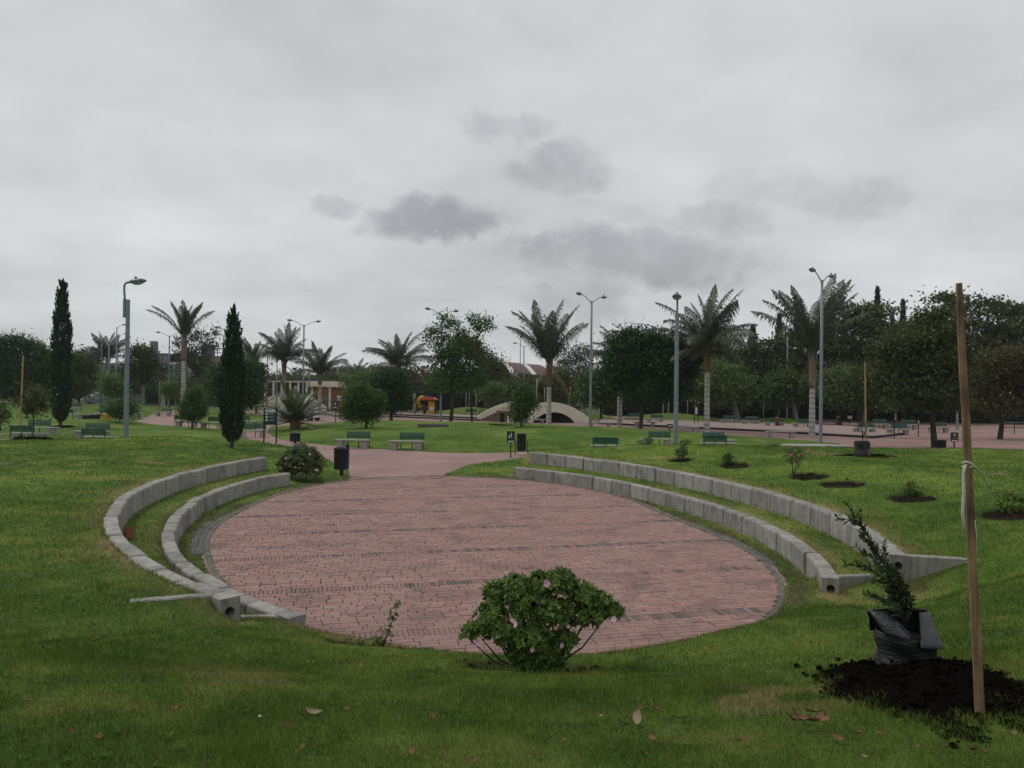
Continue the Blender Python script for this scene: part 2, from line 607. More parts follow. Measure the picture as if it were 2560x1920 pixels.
def thing(name, label, cat, loc=(0, 0, 0), rz=0.0, group=None):
    o = bpy.data.objects.new(name, None)
    o.empty_display_size = .2
    o.location = loc
    o.rotation_euler = (0, 0, rz)
    link(o)
    return tag(o, label, cat, group)


def meshobj(name, me, parent=None, loc=None, rot=None, scale=None):
    o = bpy.data.objects.new(name, me)
    if loc is not None: o.location = loc
    if rot is not None: o.rotation_euler = rot
    if scale is not None: o.scale = scale if hasattr(scale, '__len__') else (scale,) * 3
    return link(o, parent)


def copy_tree(o, parent=None):
    c = o.copy()
    link(c)
    c.parent = parent
    for ch in list(o.children):
        copy_tree(ch, c)
    return c


def np_mesh(name, V, Fc, material=None, smooth=False, attrs=None, cols=None):
    """V (n,3); Fc (m,k) all faces with k corners"""
    V = np.asarray(V, np.float32); Fc = np.asarray(Fc, np.int32)
    me = bpy.data.meshes.new(name)
    k = Fc.shape[1]
    me.vertices.add(len(V)); me.vertices.foreach_set('co', V.ravel())
    me.loops.add(Fc.size); me.loops.foreach_set('vertex_index', Fc.ravel())
    me.polygons.add(len(Fc))
    me.polygons.foreach_set('loop_start', np.arange(0, Fc.size, k, dtype=np.int32))
    if smooth:
        me.polygons.foreach_set('use_smooth', np.ones(len(Fc), bool))
    for an, av in (attrs or {}).items():
        at_ = me.attributes.new(an, 'FLOAT', 'POINT')
        at_.data.foreach_set('value', np.asarray(av, np.float32))
    if cols is not None:
        c4 = np.ones((len(V), 4), np.float32); c4[:, :3] = cols
        ca = me.color_attributes.new('Col', 'FLOAT_COLOR', 'POINT')
        ca.data.foreach_set('color', c4.ravel())
    me.update(calc_edges=True)
    if material: me.materials.append(material)
    return me


class MB:
    """collects simple solids into one mesh"""
    def __init__(self):
        self.v = []; self.f = []; self.sm = []

    def add(self, vs_, fs, smooth=False):
        b = len(self.v)
        self.v += [tuple(p) for p in vs_]
        self.f += [tuple(b + i for i in f) for f in fs]
        self.sm += [smooth] * len(fs)
        return self

    def box(self, c, s, rz=0.0, ch=0.0):
        """box by centre and full size, optional rotation about z and chamfer"""
        bm = bmesh.new()
        bmesh.ops.create_cube(bm, size=1.0)
        bmesh.ops.scale(bm, vec=s, verts=bm.verts)
        if ch:
            bmesh.ops.bevel(bm, geom=bm.edges[:], offset=ch, segments=1, affect='EDGES')
        M = Matrix.Translation(c) @ Matrix.Rotation(rz, 4, 'Z')
        bm.verts.index_update()
        self.add([M @ v.co for v in bm.verts], [[v.index for v in f.verts] for f in bm.faces])
        bm.free()
        return self

    def tube(self, path, radii, n=8, cap=True, smooth=True):
        path = [Vector(p) for p in path]
        if not hasattr(radii, '__len__'): radii = [radii] * len(path)
        vs_, fs = [], []
        up = None
        for i, p in enumerate(path):
            a = path[max(i - 1, 0)]; b = path[min(i + 1, len(path) - 1)]
            d = (b - a).normalized()
            if up is None:
                up = Vector((1, 0, 0)) if abs(d.z) > .9 else Vector((0, 0, 1))
            x = d.cross(up)
            if x.length < 1e-4: x = d.cross(Vector((0, 1, 0)))
            x.normalize(); y = x.cross(d).normalized(); up = y if abs(d.dot(y)) < .9 else up
            for k in range(n):
                t = 2 * math.pi * k / n
                vs_.append(p + (x * math.cos(t) + y * math.sin(t)) * radii[i])
        for i in range(len(path) - 1):
            for k in range(n):
                k2 = (k + 1) % n
                fs.append((i * n + k, i * n + k2, (i + 1) * n + k2, (i + 1) * n + k))
        self.add(vs_, fs, smooth)
        if cap:
            b = len(self.v) - len(vs_)
            self.f.append(tuple(b + k for k in range(n))[::-1]); self.sm.append(False)
            e = b + (len(path) - 1) * n
            self.f.append(tuple(e + k for k in range(n))); self.sm.append(False)
        return self

    def lathe(self, c, prof, n=16, smooth=True, sx=1.0, sy=1.0):
        vs_, fs = [], []
        for (r, z) in prof:
            for k in range(n):
                t = 2 * math.pi * k / n
                vs_.append((c[0] + r * math.cos(t) * sx, c[1] + r * math.sin(t) * sy, c[2] + z))
        for i in range(len(prof) - 1):
            for k in range(n):
                k2 = (k + 1) % n
                fs.append((i * n + k, i * n + k2, (i + 1) * n + k2, (i + 1) * n + k))
        self.add(vs_, fs, smooth)
        b = len(self.v) - len(vs_)
        if prof[0][0] > 1e-4:
            self.f.append(tuple(b + k for k in range(n))[::-1]); self.sm.append(False)
        if prof[-1][0] > 1e-4:
            e = b + (len(prof) - 1) * n
            self.f.append(tuple(e + k for k in range(n))); self.sm.append(False)
        return self

    def prism(self, poly, z0, z1):
        """vertical prism from a plan polygon (counter-clockwise)"""
        n = len(poly)
        vs_ = [(p[0], p[1], z0) for p in poly] + [(p[0], p[1], z1) for p in poly]
        fs = [tuple(range(n))[::-1], tuple(range(n, 2 * n))] + [(i, (i + 1) % n, n + (i + 1) % n, n + i) for i in range(n)]
        return self.add(vs_, fs)

    def plate(self, poly, y0, y1):
        """prism of an x,z polygon along y"""
        n = len(poly)
        vs_ = [(p[0], y0, p[1]) for p in poly] + [(p[0], y1, p[1]) for p in poly]
        fs = [tuple(range(n)), tuple(range(n, 2 * n))[::-1]] + [(i, n + i, n + (i + 1) % n, (i + 1) % n) for i in range(n)]
        return self.add(vs_, fs)

    def mesh(self, name, material):
        me = bpy.data.meshes.new(name)
        me.from_pydata(self.v, [], self.f)
        me.polygons.foreach_set('use_smooth', self.sm)
        me.update()
        if material: me.materials.append(material)
        return me

    def build(self, name, material, parent=None, loc=None, rot=None, scale=None):
        return meshobj(name, self.mesh(name, material), parent, loc, rot, scale)
def concrete_material():
    m, n, l = newmat('concrete')
    o = N(n, 'ShaderNodeOutputMaterial'); b = N(n, 'ShaderNodeBsdfPrincipled')
    b.inputs['Roughness'].default_value = .92
    b.inputs['Specular IOR Level'].default_value = .25
    l.new(b.outputs[0], o.inputs[0])
    pos = N(n, 'ShaderNodeNewGeometry').outputs['Position']
    oi = N(n, 'ShaderNodeObjectInfo')
    def noise(sc, det=6, vec=None, rough=.62):
        t = N(n, 'ShaderNodeTexNoise'); t.inputs['Scale'].default_value = sc; t.inputs['Detail'].default_value = det; t.inputs['Roughness'].default_value = rough
        l.new(vec or pos, t.inputs['Vector']); return t.outputs[0]
    def mr(v, a, b_, c, d):
        r = N(n, 'ShaderNodeMapRange'); r.inputs[1].default_value = a; r.inputs[2].default_value = b_; r.inputs[3].default_value = c; r.inputs[4].default_value = d
        l.new(v, r.inputs[0]); return r.outputs[0]
    def mixc(f, a, c2):
        x = N(n, 'ShaderNodeMix', data_type='RGBA'); x.inputs[7].default_value = (*c2, 1)
        if isinstance(a, tuple): x.inputs[6].default_value = (*a, 1)
        else: l.new(a, x.inputs[6])
        l.new(f, x.inputs[0]); return x.outputs[2]
    c = mixc(mr(noise(3.2), .3, .7, 0, 1), (.345, .335, .305), (.235, .228, .208))
    st = N(n, 'ShaderNodeMapping'); st.inputs['Scale'].default_value = (9, 9, 1.1); l.new(pos, st.inputs[0])
    c = mixc(mr(noise(1.0, 6, st.outputs[0]), .50, .72, 0, .78), c, (.105, .100, .088))        # run-off streaks
    c = mixc(mr(noise(2.1, 7), .54, .70, 0, .58), c, (.085, .085, .074))                        # grime blotches
    c = mixc(mr(noise(28, 3), .60, .74, 0, .5), c, (.10, .098, .09))                            # pits and specks
    c = mixc(mr(noise(1.4, 5, st.outputs[0], .7), .63, .75, 0, .35), c, (.10, .115, .055))       # thin algae
    v = N(n, 'ShaderNodeVectorMath', operation='SCALE'); l.new(c, v.inputs[0]); l.new(mr(oi.outputs['Random'], 0, 1, .80, 1.10), v.inputs['Scale'])
    l.new(v.outputs[0], b.inputs['Base Color'])
    bp = N(n, 'ShaderNodeBump'); bp.inputs['Strength'].default_value = .6; bp.inputs['Distance'].default_value = .012
    l.new(noise(34, 6), bp.inputs['Height']); l.new(bp.outputs[0], b.inputs['Normal'])
    return m


M_CONC = concrete_material()
M_CONC_D = mat('dark_concrete', (.115, .112, .108), (.07, .07, .066), 4, .9, .5, coord='World')
M_KERB = mat('kerb_concrete', (.145, .140, .125), (.075, .075, .062), 3, .9, .5, coord='World', c3=(.06, .075, .03), s3=4, k3=.6)
M_BRICK = colmat('paver_brick', .88, .20, 60, .35, .25, c3=(.12, .088, .078), s3=1.1, k3=.6)
M_MORTAR = mat('joint_sand', (.055, .040, .034), (.030, .030, .018), 9, .95, .3, coord='World')
M_TURF = colmat('turf', .95, .38, 26, .8, .1)
M_BLADE = colmat('grass_blade', .85, 0, 1, 0, .08, .25)
M_SOIL = mat('dark_soil', (.0045, .0040, .0036), (.0085, .0072, .006), 14, 1.0, 1.0, spec=.0)

# ---- far ground and the brick plaza sheet
def sheet(name, poly, z, m):
    me = bpy.data.meshes.new(name)
    me.from_pydata([(p[0], p[1], z) for p in poly], [], [tuple(range(len(poly)))])
    me.materials.append(m)
    return tag(meshobj(name, me), kind='structure')


M_FAR = mat('far_ground', (.055, .078, .028), (.08, .085, .04), .2, .95, coord='World')
sheet('ground', [(-700, -60), (700, -60), (700, 1200), (-700, 1200)], -.16, M_FAR)


def paving_material():
    m, n, l = newmat('plaza_brick')
    o = N(n, 'ShaderNodeOutputMaterial')
    b = N(n, 'ShaderNodeBsdfPrincipled')
    b.inputs['Roughness'].default_value = .85
    l.new(b.outputs[0], o.inputs[0])
    pos = N(n, 'ShaderNodeNewGeometry').outputs['Position']
    mp = N(n, 'ShaderNodeMapping')
    mp.inputs['Rotation'].default_value = (0, 0, -math.atan(.2526))
    l.new(pos, mp.inputs[0])
    br = N(n, 'ShaderNodeTexBrick')
    br.inputs['Color1'].default_value = (.315, .190, .166, 1)
    br.inputs['Color2'].default_value = (.270, .162, .143, 1)
    br.inputs['Mortar'].default_value = (.11, .08, .07, 1)
    br.inputs['Scale'].default_value = 1.0
    br.inputs['Mortar Size'].default_value = .006
    br.inputs['Brick Width'].default_value = .245
    br.inputs['Row Height'].default_value = .125
    l.new(mp.outputs[0], br.inputs['Vector'])
    t = N(n, 'ShaderNodeTexNoise')
    t.inputs['Scale'].default_value = .35
    t.inputs['Detail'].default_value = 7
    l.new(pos, t.inputs['Vector'])
    r = N(n, 'ShaderNodeMapRange')
    r.inputs[1].default_value = .3; r.inputs[2].default_value = .7
    r.inputs[3].default_value = .72; r.inputs[4].default_value = 1.15
    l.new(t.outputs[0], r.inputs[0])
    v = N(n, 'ShaderNodeVectorMath', operation='SCALE')
    l.new(br.outputs[0], v.inputs[0]); l.new(r.outputs[0], v.inputs['Scale'])
    l.new(v.outputs[0], b.inputs['Base Color'])
    return m


M_PAVE = paving_material()
_kp = [(CX + (float(r_kerb(t)) - .04) * math.cos(t), CY + (float(r_kerb(t)) - .04) * math.sin(t)) for t in np.linspace(-math.pi, math.pi, 120, endpoint=False)]
# plaza sheet with the oval left open: quads from the oval outline to the outer rectangle
def plaza():
    me = bpy.data.meshes.new('plaza_paving')
    inner, outer = [], []
    for (x, y) in _kp:
        dx, dy = x - CX, y - CY
        k = min([(105 - CY) / dy if dy > 0 else 1e9, (-9 - CY) / dy if dy < 0 else 1e9, (95 - CX) / dx if dx > 0 else 1e9, (-60 - CX) / dx if dx < 0 else 1e9])
        inner.append((x, y, 0)); outer.append((CX + dx * k, CY + dy * k, 0))
    n = len(inner)
    me.from_pydata(inner + outer, [], [(i, n + i, n + (i + 1) % n, (i + 1) % n) for i in range(n)])
    me.materials.append(M_PAVE)
    return tag(meshobj('plaza_paving', me), kind='structure')


plaza()

# ---- the near lawn: one height field
def grid_lines():
    xs = list(np.arange(-11.5, 13.0, .13))
    x = xs[0]; st = .13; left = []
    while x > -90: st = min(st * 1.045, 2.2); x -= st; left.append(x)
    x = xs[-1]; st = .13; rightl = []
    while x < 75: st = min(st * 1.045, 2.2); x += st; rightl.append(x)
    ys = list(np.arange(2.2, 31.5, .13))
    y = ys[0]; st = .13; near = []
    while y > -9: st *= 1.1; y -= st; near.append(y)
    y = ys[-1]; st = .13; far = []
    while y < 108: st = min(st * 1.03, .9); y += st; far.append(y)
    return np.array(left[::-1] + xs + rightl), np.array(near[::-1] + ys + far)


GX, GY = grid_lines()
def build_lawn():
    X, Y = np.meshgrid(GX, GY)
    x, y = X.ravel(), Y.ravel()
    z = Z(x, y)
    inm = (poly_sdf(x, y, MID_LAWN) > -.3) | (poly_sdf(x, y, LEFT_LAWN) > -.3)
    z = np.where(inm, -.12, z)
    nx, ny = len(GX), len(GY)
    i, j = np.meshgrid(np.arange(nx - 1), np.arange(ny - 1))
    a = (j * nx + i).ravel()
    Fc = np.stack([a, a + 1, a + nx + 1, a + nx], 1)
    zz = z[Fc]
    Fc = Fc[zz.max(1) > -.1]
    c = grass_col(x, y)
    thatch_shade = (1 - sstep(6, 22, np.hypot(x, y)))[:, None] * .30  # brown thatch plus painted shade between the blades, fading with distance from the camera
    c = c * (1 - thatch_shade) + np.array([.030, .036, .013]) * thatch_shade
    pm = pit_mask(x, y)[:, None]
    c = c * (1 - pm) + np.array([.016, .014, .011]) * pm
    used = np.unique(Fc)
    mp = np.zeros(len(x), np.int64); mp[used] = np.arange(len(used))
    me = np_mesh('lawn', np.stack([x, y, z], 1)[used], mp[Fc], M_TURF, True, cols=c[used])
    return tag(meshobj('lawn', me), kind='structure')


build_lawn()


def ring_lawn(name, poly, rings=26, m=240):
    P = np.array(poly)
    seg = np.hypot(*(np.roll(P, -1, 0) - P).T)
    cum = np.concatenate([[0], np.cumsum(seg)])
    s = np.linspace(0, cum[-1], m, endpoint=False)
    Pc = np.vstack([P, P[:1]])
    ox, oy = np.interp(s, cum, Pc[:, 0]), np.interp(s, cum, Pc[:, 1])
    cx, cy = ox.mean(), oy.mean()
    V = [np.stack([ox * 1.0, oy * 1.0, np.full(m, -.1)], 1)]
    for k in range(rings):
        t = 1 - (k / rings) ** 1.0 * .985
        e = .9985 if k == 0 else t
        x, y = cx + (ox - cx) * e, cy + (oy - cy) * e
        z = Z(x, y) if k else np.full(m, .03)
        V.append(np.stack([x, y, np.maximum(z, .025)], 1))
    V.append(np.array([[cx, cy, gz(cx, cy)]]))
    V = np.vstack(V)
    Fc = []
    for k in range(rings):
        a = k * m + np.arange(m); b = k * m + (np.arange(m) + 1) % m
        Fc.append(np.stack([a, b, b + m, a + m], 1))
    a = rings * m + np.arange(m); b = rings * m + (np.arange(m) + 1) % m
    tip = np.full(m, len(V) - 1)
    Fc.append(np.stack([a, b, tip, tip], 1)[:, :4])
    q = np.vstack(Fc[:-1])
    me = np_mesh(name, V, q, M_TURF, True, cols=grass_col(V[:, 0], V[:, 1]))
    return tag(meshobj(name, me), kind='structure')


ring_lawn('lawn', MID_LAWN)
ring_lawn('lawn', LEFT_LAWN)

# ---- the oval's floor: joint bed, bricks, kerb
me = bpy.data.meshes.new('oval_floor')
me.from_pydata([(x, y, -.018) for (x, y) in _kp], [], [tuple(range(len(_kp)))])
me.materials.append(M_MORTAR)
OVAL = tag(meshobj('oval_floor', me), kind='structure')

E2 = np.array([-.2526, 1.0]); E2 /= np.linalg.norm(E2)
E1 = np.array([E2[1], -E2[0]])
_q = gp(796, 1473)
S0 = float(np.array([_q.x, _q.y]) @ E2)
PERIOD = 2.52


def clip_poly(poly, px_, py_, nx_, ny_):
    """keep the side where (p - point).normal <= 0"""
    out = []
    for i in range(len(poly)):
        a, b = poly[i], poly[(i + 1) % len(poly)]
        da = (a[0] - px_) * nx_ + (a[1] - py_) * ny_
        db = (b[0] - px_) * nx_ + (b[1] - py_) * ny_
        if da <= 0: out.append(a)
        if (da < 0 < db) or (db < 0 < da):
            t = da / (da - db)
            out.append((a[0] + (b[0] - a[0]) * t, a[1] + (b[1] - a[1]) * t))
    return out


def brick_colour(soldier, x, y):
    base = np.array([.290, .179, .160])
    k = RND.gauss(1, .065)
    c = base * k
    if RND.random() < .12: c = c * np.array([1.04, .93, .88])
    if RND.random() < .10: c = c * np.array([1.02, 1.10, 1.12]) * 1.06
    q = RND.random()
    dark = soldier and float(vnoise(np.array([x]), np.array([y]), 1.4, 71)[0]) > .45
    if soldier: c = c * .86
    if (dark and q < .6) or q < .006:
        c = np.array([.120, .098, .094]) * RND.uniform(.8, 1.35)
    return np.clip(c, .03, .6)


def lay_bricks():
    out = []          # (centre, poly, colour, whole, soldier)
    for per in range(-8, 9):
        s_sold = S0 + per * PERIOD
        rows = [(s_sold - .125, .25, .071, True)]
        nrow = 18
        h = (PERIOD - .25) / nrow
        for k in range(nrow):
            rows.append((s_sold + .125 + k * h, h, .245, False))
        for (s_lo, hh, pitch, sold) in rows:
            sc = s_lo + hh / 2
            jit = RND.uniform(0, pitch)
            wav = RND.gauss(0, .003)
            for i in range(int(-16 / pitch), int(16 / pitch)):
                xs_ = i * pitch + jit + (RND.gauss(0, .0028) if not sold else 0)
                ln = pitch
                cx_, cy_ = E1 * xs_ + E2 * (sc + wav + RND.gauss(0, .0015))
                t = math.atan2(cy_ - CY, cx_ - CX)
                rr = math.hypot(cx_ - CX, cy_ - CY)
                rk = float(r_kerb(t)) - .045 if rr > 3 else 99
                if rr > rk + .14: continue
                g = .0058 if not sold else .005
                hx, hy = ln / 2 - g, hh / 2 - g
                if not sold and RND.random() < .03: hx -= .004
                a = RND.gauss(0, .008)
                ca, sa = math.cos(a), math.sin(a)
                poly = []
                for (qx, qy) in ((-hx, -hy), (hx, -hy), (hx, hy), (-hx, hy)):
                    ex, ey = qx * ca - qy * sa, qx * sa + qy * ca
                    p = np.array([cx_, cy_]) + E1 * ex + E2 * ey
                    poly.append((p[0], p[1]))
                whole = True
                if rr > rk - .16:
                    nx_, ny_ = math.cos(t), math.sin(t)
                    n0 = len(poly)
                    p2 = clip_poly(poly, CX + rk * nx_, CY + rk * ny_, nx_, ny_)
                    if len(p2) < 3: continue
                    ar = abs(sum(p2[k][0] * p2[(k + 1) % len(p2)][1] - p2[(k + 1) % len(p2)][0] * p2[k][1] for k in range(len(p2)))) / 2
                    if ar < .0012: continue
                    whole = (p2 == poly)
                    poly = p2
                out.append(((cx_, cy_), poly, brick_colour(sold, cx_, cy_), whole, sold, a))
    return out


def brick_geo(poly, zt, tilt=(0, 0), ins=.006):
    n = len(poly)
    cx_ = sum(p[0] for p in poly) / n; cy_ = sum(p[1] for p in poly) / n
    bot = [(p[0], p[1], -.03) for p in poly]
    mid = [(p[0], p[1], zt - .004 + (p[0] - cx_) * tilt[0] + (p[1] - cy_) * tilt[1]) for p in poly]
    top = []
    for p in poly:
        dx, dy = cx_ - p[0], cy_ - p[1]
        L = math.hypot(dx, dy)
        k = min(ins * 1.3 / L, .4)
        x_, y_ = p[0] + dx * k, p[1] + dy * k
        top.append((x_, y_, zt + (x_ - cx_) * tilt[0] + (y_ - cy_) * tilt[1]))
    V = bot + mid + top
    fs = [tuple(range(2 * n, 3 * n))]
    for i in range(n):
        j = (i + 1) % n
        fs.append((i, j, n + j, n + i)); fs.append((n + i, n + j, 2 * n + j, 2 * n + i))
    return V, fs


BR = lay_bricks()
# nearest whole bricks inside the frame become parts of their own; the rest is one part
def bkey(b):
    (x, y) = b[0]
    u = x / y * F
    return math.hypot(x, y) if (b[3] and abs(u) < 1300 and y > 9.25) else 1e9
order = sorted(range(len(BR)), key=lambda i: bkey(BR[i]))
solo = set(order[:290])
V, FS, C = [], [], []
proto = {}
for i, b in enumerate(BR):
    (c, poly, colr, whole, sold, a) = b
    if i in solo:
        key = (sold, RND.randrange(8))
        if key not in proto:
            hx, hy = ((.245 / 2 - .0045), (PERIOD - .25) / 36 - .0045) if not sold else (.071 / 2 - .004, .125 - .004)
            v_, f_ = brick_geo([(-hx, -hy), (hx, -hy), (hx, hy), (-hx, hy)], 0.0)
            mb = MB(); mb.add(v_, f_)
            me = mb.mesh('brick', M_BRICK)
            ca = me.color_attributes.new('Col', 'FLOAT_COLOR', 'POINT')
            ca.data.foreach_set('color', np.tile(np.array([*colr, 1.0], np.float32), len(v_)))
            proto[key] = me
        o = meshobj('brick', proto[key], OVAL, (c[0], c[1], RND.gauss(0, .0015)), (RND.gauss(0, .006), RND.gauss(0, .004), math.atan2(E1[1], E1[0]) + a))
    else:
        v_, f_ = brick_geo(poly, RND.gauss(0, .0015), (RND.gauss(0, .006), RND.gauss(0, .006)))
        k0 = len(V)
        V += v_; C += [colr] * len(v_)
        FS += [tuple(k0 + q for q in f) for f in f_]
me = bpy.data.meshes.new('brick_field')
me.from_pydata(V, [], FS)
ca = me.color_attributes.new('Col', 'FLOAT_COLOR', 'POINT')
c4 = np.ones((len(V), 4), np.float32); c4[:, :3] = np.array(C)
ca.data.foreach_set('color', c4.ravel())
me.materials.append(M_BRICK)
tag(meshobj('brick_field', me, OVAL), kind='stuff')


def ring_piece(name, t0, t1, r0, r1, z0, z1, m, parent=None, step=.05):
    n = max(2, int(abs(t1 - t0) / step))
    vs_, fs = [], []
    for k in range(n + 1):
        t = t0 + (t1 - t0) * k / n
        c, s = math.cos(t), math.sin(t)
        rk = float(r_kerb(t))
        for (dr, z) in ((r0, z0), (r0, z1 - .008), (r0 + .01, z1), (r1 - .01, z1), (r1, z1 - .008), (r1, z0)):
            vs_.append((CX + (rk + dr) * c, CY + (rk + dr) * s, z))
    for k in range(n):
        for j in range(5):
            a = k * 6 + j
            fs.append((a, a + 1, a + 7, a + 6))
    fs += [(0, 1, 2, 3, 4, 5), tuple(n * 6 + q for q in (5, 4, 3, 2, 1, 0))]
    mb = MB(); mb.add(vs_, fs)
    return mb.build(name, m, parent)


# thin edging made of separate kerb stones
nk = 56
for k in range(nk):
    t0 = -math.pi + 2 * math.pi * k / nk; t1 = t0 + 2 * math.pi / nk
    ring_piece('kerb_stone', t0 + .0012, t1 - .0012, -.035, .075, -.05, .008 + RND.uniform(0, .012), M_KERB, OVAL)
# wider apron slabs on both sides, as far as they are laid
d2 = math.pi / 180
for (a0, a1, m, w_) in ((-176, -140, M_CONC_D, .33), (172, 183.6, M_KERB, .17), (160, 171.7, M_KERB, .14), (-24, -12, M_KERB, .24), (-34, -24.3, M_CONC_D, .22), (-11.7, 4, M_KERB, .15)):
    ring_piece('apron_slab', a0 * d2, a1 * d2, .08, w_, -.05, .016 + RND.uniform(0, .006), m, OVAL, .02)

# ---- terrace walls of precast blocks
def block_mesh(p0, p1, n0, n1, zb, zt, name='block'):
    """p0,p1 plan points on the inner face, n0,n1 outward unit vectors"""
    sec = [(0, zb), (.012, zt - .035), (.03, zt - .008), (.05, zt), (WALL_T - .02, zt), (WALL_T, zt - .02), (WALL_T, zb)]
    vs_ = []
    for (p, nn) in ((p0, n0), (p1, n1)):
        for (o, z) in sec:
            vs_.append((p[0] + nn[0] * o, p[1] + nn[1] * o, z))
    k = len(sec)
    fs = [tuple(range(k)), tuple(range(k, 2 * k))[::-1]]
    for i in range(k):
        j = (i + 1) % k
        fs.append((i, k + i, k + j, j))
    bm = bmesh.new()
    bv = [bm.verts.new(v) for v in vs_]
    for f in fs: bm.faces.new([bv[q] for q in f])
    ends = [e for e in bm.edges if (e.verts[0].index < 0 or True) and len({id(f) for f in e.link_faces} & {id(f) for f in bm.faces[:]}) and any(len(f.verts) == k for f in e.link_faces)]
    bmesh.ops.bevel(bm, geom=ends, offset=.024, segments=1, affect='EDGES')
    bmesh.ops.recalc_face_normals(bm, faces=bm.faces)
    me = bpy.data.meshes.new(name)
    bm.to_mesh(me); bm.free()
    me.materials.append(M_CONC)
    return me


def holed_end(q0, q1, zb, zt, holes, parent, rh=.07, inward=(0, 1)):
    """end face of a wall with round duct holes: plate with openings and recessed tubes"""
    mb = MB(); dk = MB()
    nb = len(holes)
    hz = [(zb + (zt - zb) * k / nb, zb + (zt - zb) * (k + 1) / nb) for k in range(nb)]
    ax = Vector((q1[0] - q0[0], q1[1] - q0[1], 0)); W = ax.length; ax.normalize()
    inn = Vector((inward[0], inward[1], 0)).normalized()
    def P(a, z, dpt=0.0):
        return Vector((q0[0], q0[1], 0)) + ax * a + Vector((0, 0, z)) + inn * dpt
    for (z0, z1), (ha, hzc) in zip(hz, holes):
        nseg = 20
        ring, rect = [], []
        for k in range(nseg):
            t = 2 * math.pi * k / nseg
            c, s = math.cos(t), math.sin(t)
            ring.append((ha + rh * c, hzc + rh * s))
            kk = min(((W if c > 0 else 0) - ha) / c if abs(c) > 1e-6 else 1e9, ((z1 if s > 0 else z0) - hzc) / s if abs(s) > 1e-6 else 1e9)
            rect.append((ha + kk * c, hzc + kk * s))
        vs_ = [P(a, z) for a, z in ring] + [P(a, z) for a, z in rect] + [P(a, z, .35) for a, z in ring]
        fs = []
        for k in range(nseg):
            j = (k + 1) % nseg
            fs += [(k, nseg + k, nseg + j, j), (k, j, 2 * nseg + j, 2 * nseg + k)]
        fs.append(tuple(2 * nseg + k for k in range(nseg)))
        # corners of the rectangle
        for (ca_, cz_) in ((0, z0), (W, z0), (W, z1), (0, z1)):
            b = len(vs_)
            near = sorted(range(nseg), key=lambda k: (rect[k][0] - ca_) ** 2 + (rect[k][1] - cz_) ** 2)[:2]
            vs_.append(P(ca_, cz_)); fs.append((nseg + near[0], nseg + near[1], b))
        mb.add(vs_, fs)
    return mb.build('end_face', M_CONC, parent)


def wall(arc, zb, zt, label, near_is_t0, blk=1.0, holes=1):
    mid = (arc.t0 + arc.t1) / 2
    c = arc.p(mid)
    root = thing('terrace_wall', label, 'wall', (c[0], c[1], zb))
    inv = Matrix.Translation((-c[0], -c[1], -zb))
    ts = np.linspace(arc.t0, arc.t1, 800)
    pts = np.array([arc.p(t) for t in ts])
    cum = np.concatenate([[0], np.cumsum(np.hypot(*np.diff(pts, axis=0).T))])
    n = int(round(cum[-1] / blk))
    near_i = 0 if near_is_t0 else n - 1
    for i in range(n):
        s0, s1 = cum[-1] * i / n + .012, cum[-1] * (i + 1) / n - .012
        fr = []
        for s in (s0, s1):
            p = np.array([np.interp(s, cum, pts[:, 0]), np.interp(s, cum, pts[:, 1])])
            e = .05
            q = np.array([np.interp(s + e, cum, pts[:, 0]), np.interp(s + e, cum, pts[:, 1])]) - np.array([np.interp(s - e, cum, pts[:, 0]), np.interp(s - e, cum, pts[:, 1])])
            q /= np.linalg.norm(q)
            nn = np.array([q[1], -q[0]])
            if nn @ (p - np.array([CX, CY])) < 0: nn = -nn
            fr.append((p, nn))
        j = RND.gauss(0, .014)
        dz = RND.gauss(0, .009)
        (p0, n0), (p1, n1) = fr
        if i == near_i and holes:                      # the cut end block: leave room for its holed face
            far = fr[1] if near_is_t0 else fr[0]; nr = fr[0] if near_is_t0 else fr[1]
            dv = far[0] - nr[0]; dv = dv / np.linalg.norm(dv)
            cut = nr[0] + dv * .30
            if near_is_t0: p0 = cut; n0 = nr[1]
            else: p1 = cut; n1 = nr[1]
            zz = zt + dz
            q0 = nr[0]; q1 = nr[0] + nr[1] * WALL_T
            hl = [(WALL_T * .5, (zb - .05) + (zz - zb + .05) * (.5 + k) / holes) for k in range(holes)]
            ef = holed_end(q0, q1, zb - .25, zz, [(WALL_T * .52, zz - .17 - .20 * (holes - 1 - k)) for k in range(holes)], root, .065, dv)
            ef.matrix_local = inv
            # shell of the hollow end piece: inner face, top, outer face
            mb = MB()
            a0, a1 = q0, cut; b0, b1 = q1, cut + nr[1] * WALL_T
            for (ua, ub) in ((a0, a1), (b0, b1)):
                mb.add([(ua[0], ua[1], zb - .25), (ub[0], ub[1], zb - .25), (ub[0], ub[1], zz), (ua[0], ua[1], zz)], [(0, 1, 2, 3)])
            mb.add([(a0[0], a0[1], zz), (a1[0], a1[1], zz), (b1[0], b1[1], zz), (b0[0], b0[1], zz)], [(0, 1, 2, 3)])
            sh = mb.build('end_shell', M_CONC, root); sh.matrix_local = inv
        p0 = p0 + n0 * j; p1 = p1 + n1 * j
        o = meshobj('block', block_mesh(p0, p1, n0, n1, zb - .25, zt + dz), root)
        o.matrix_local = inv
    return root, inv, arc


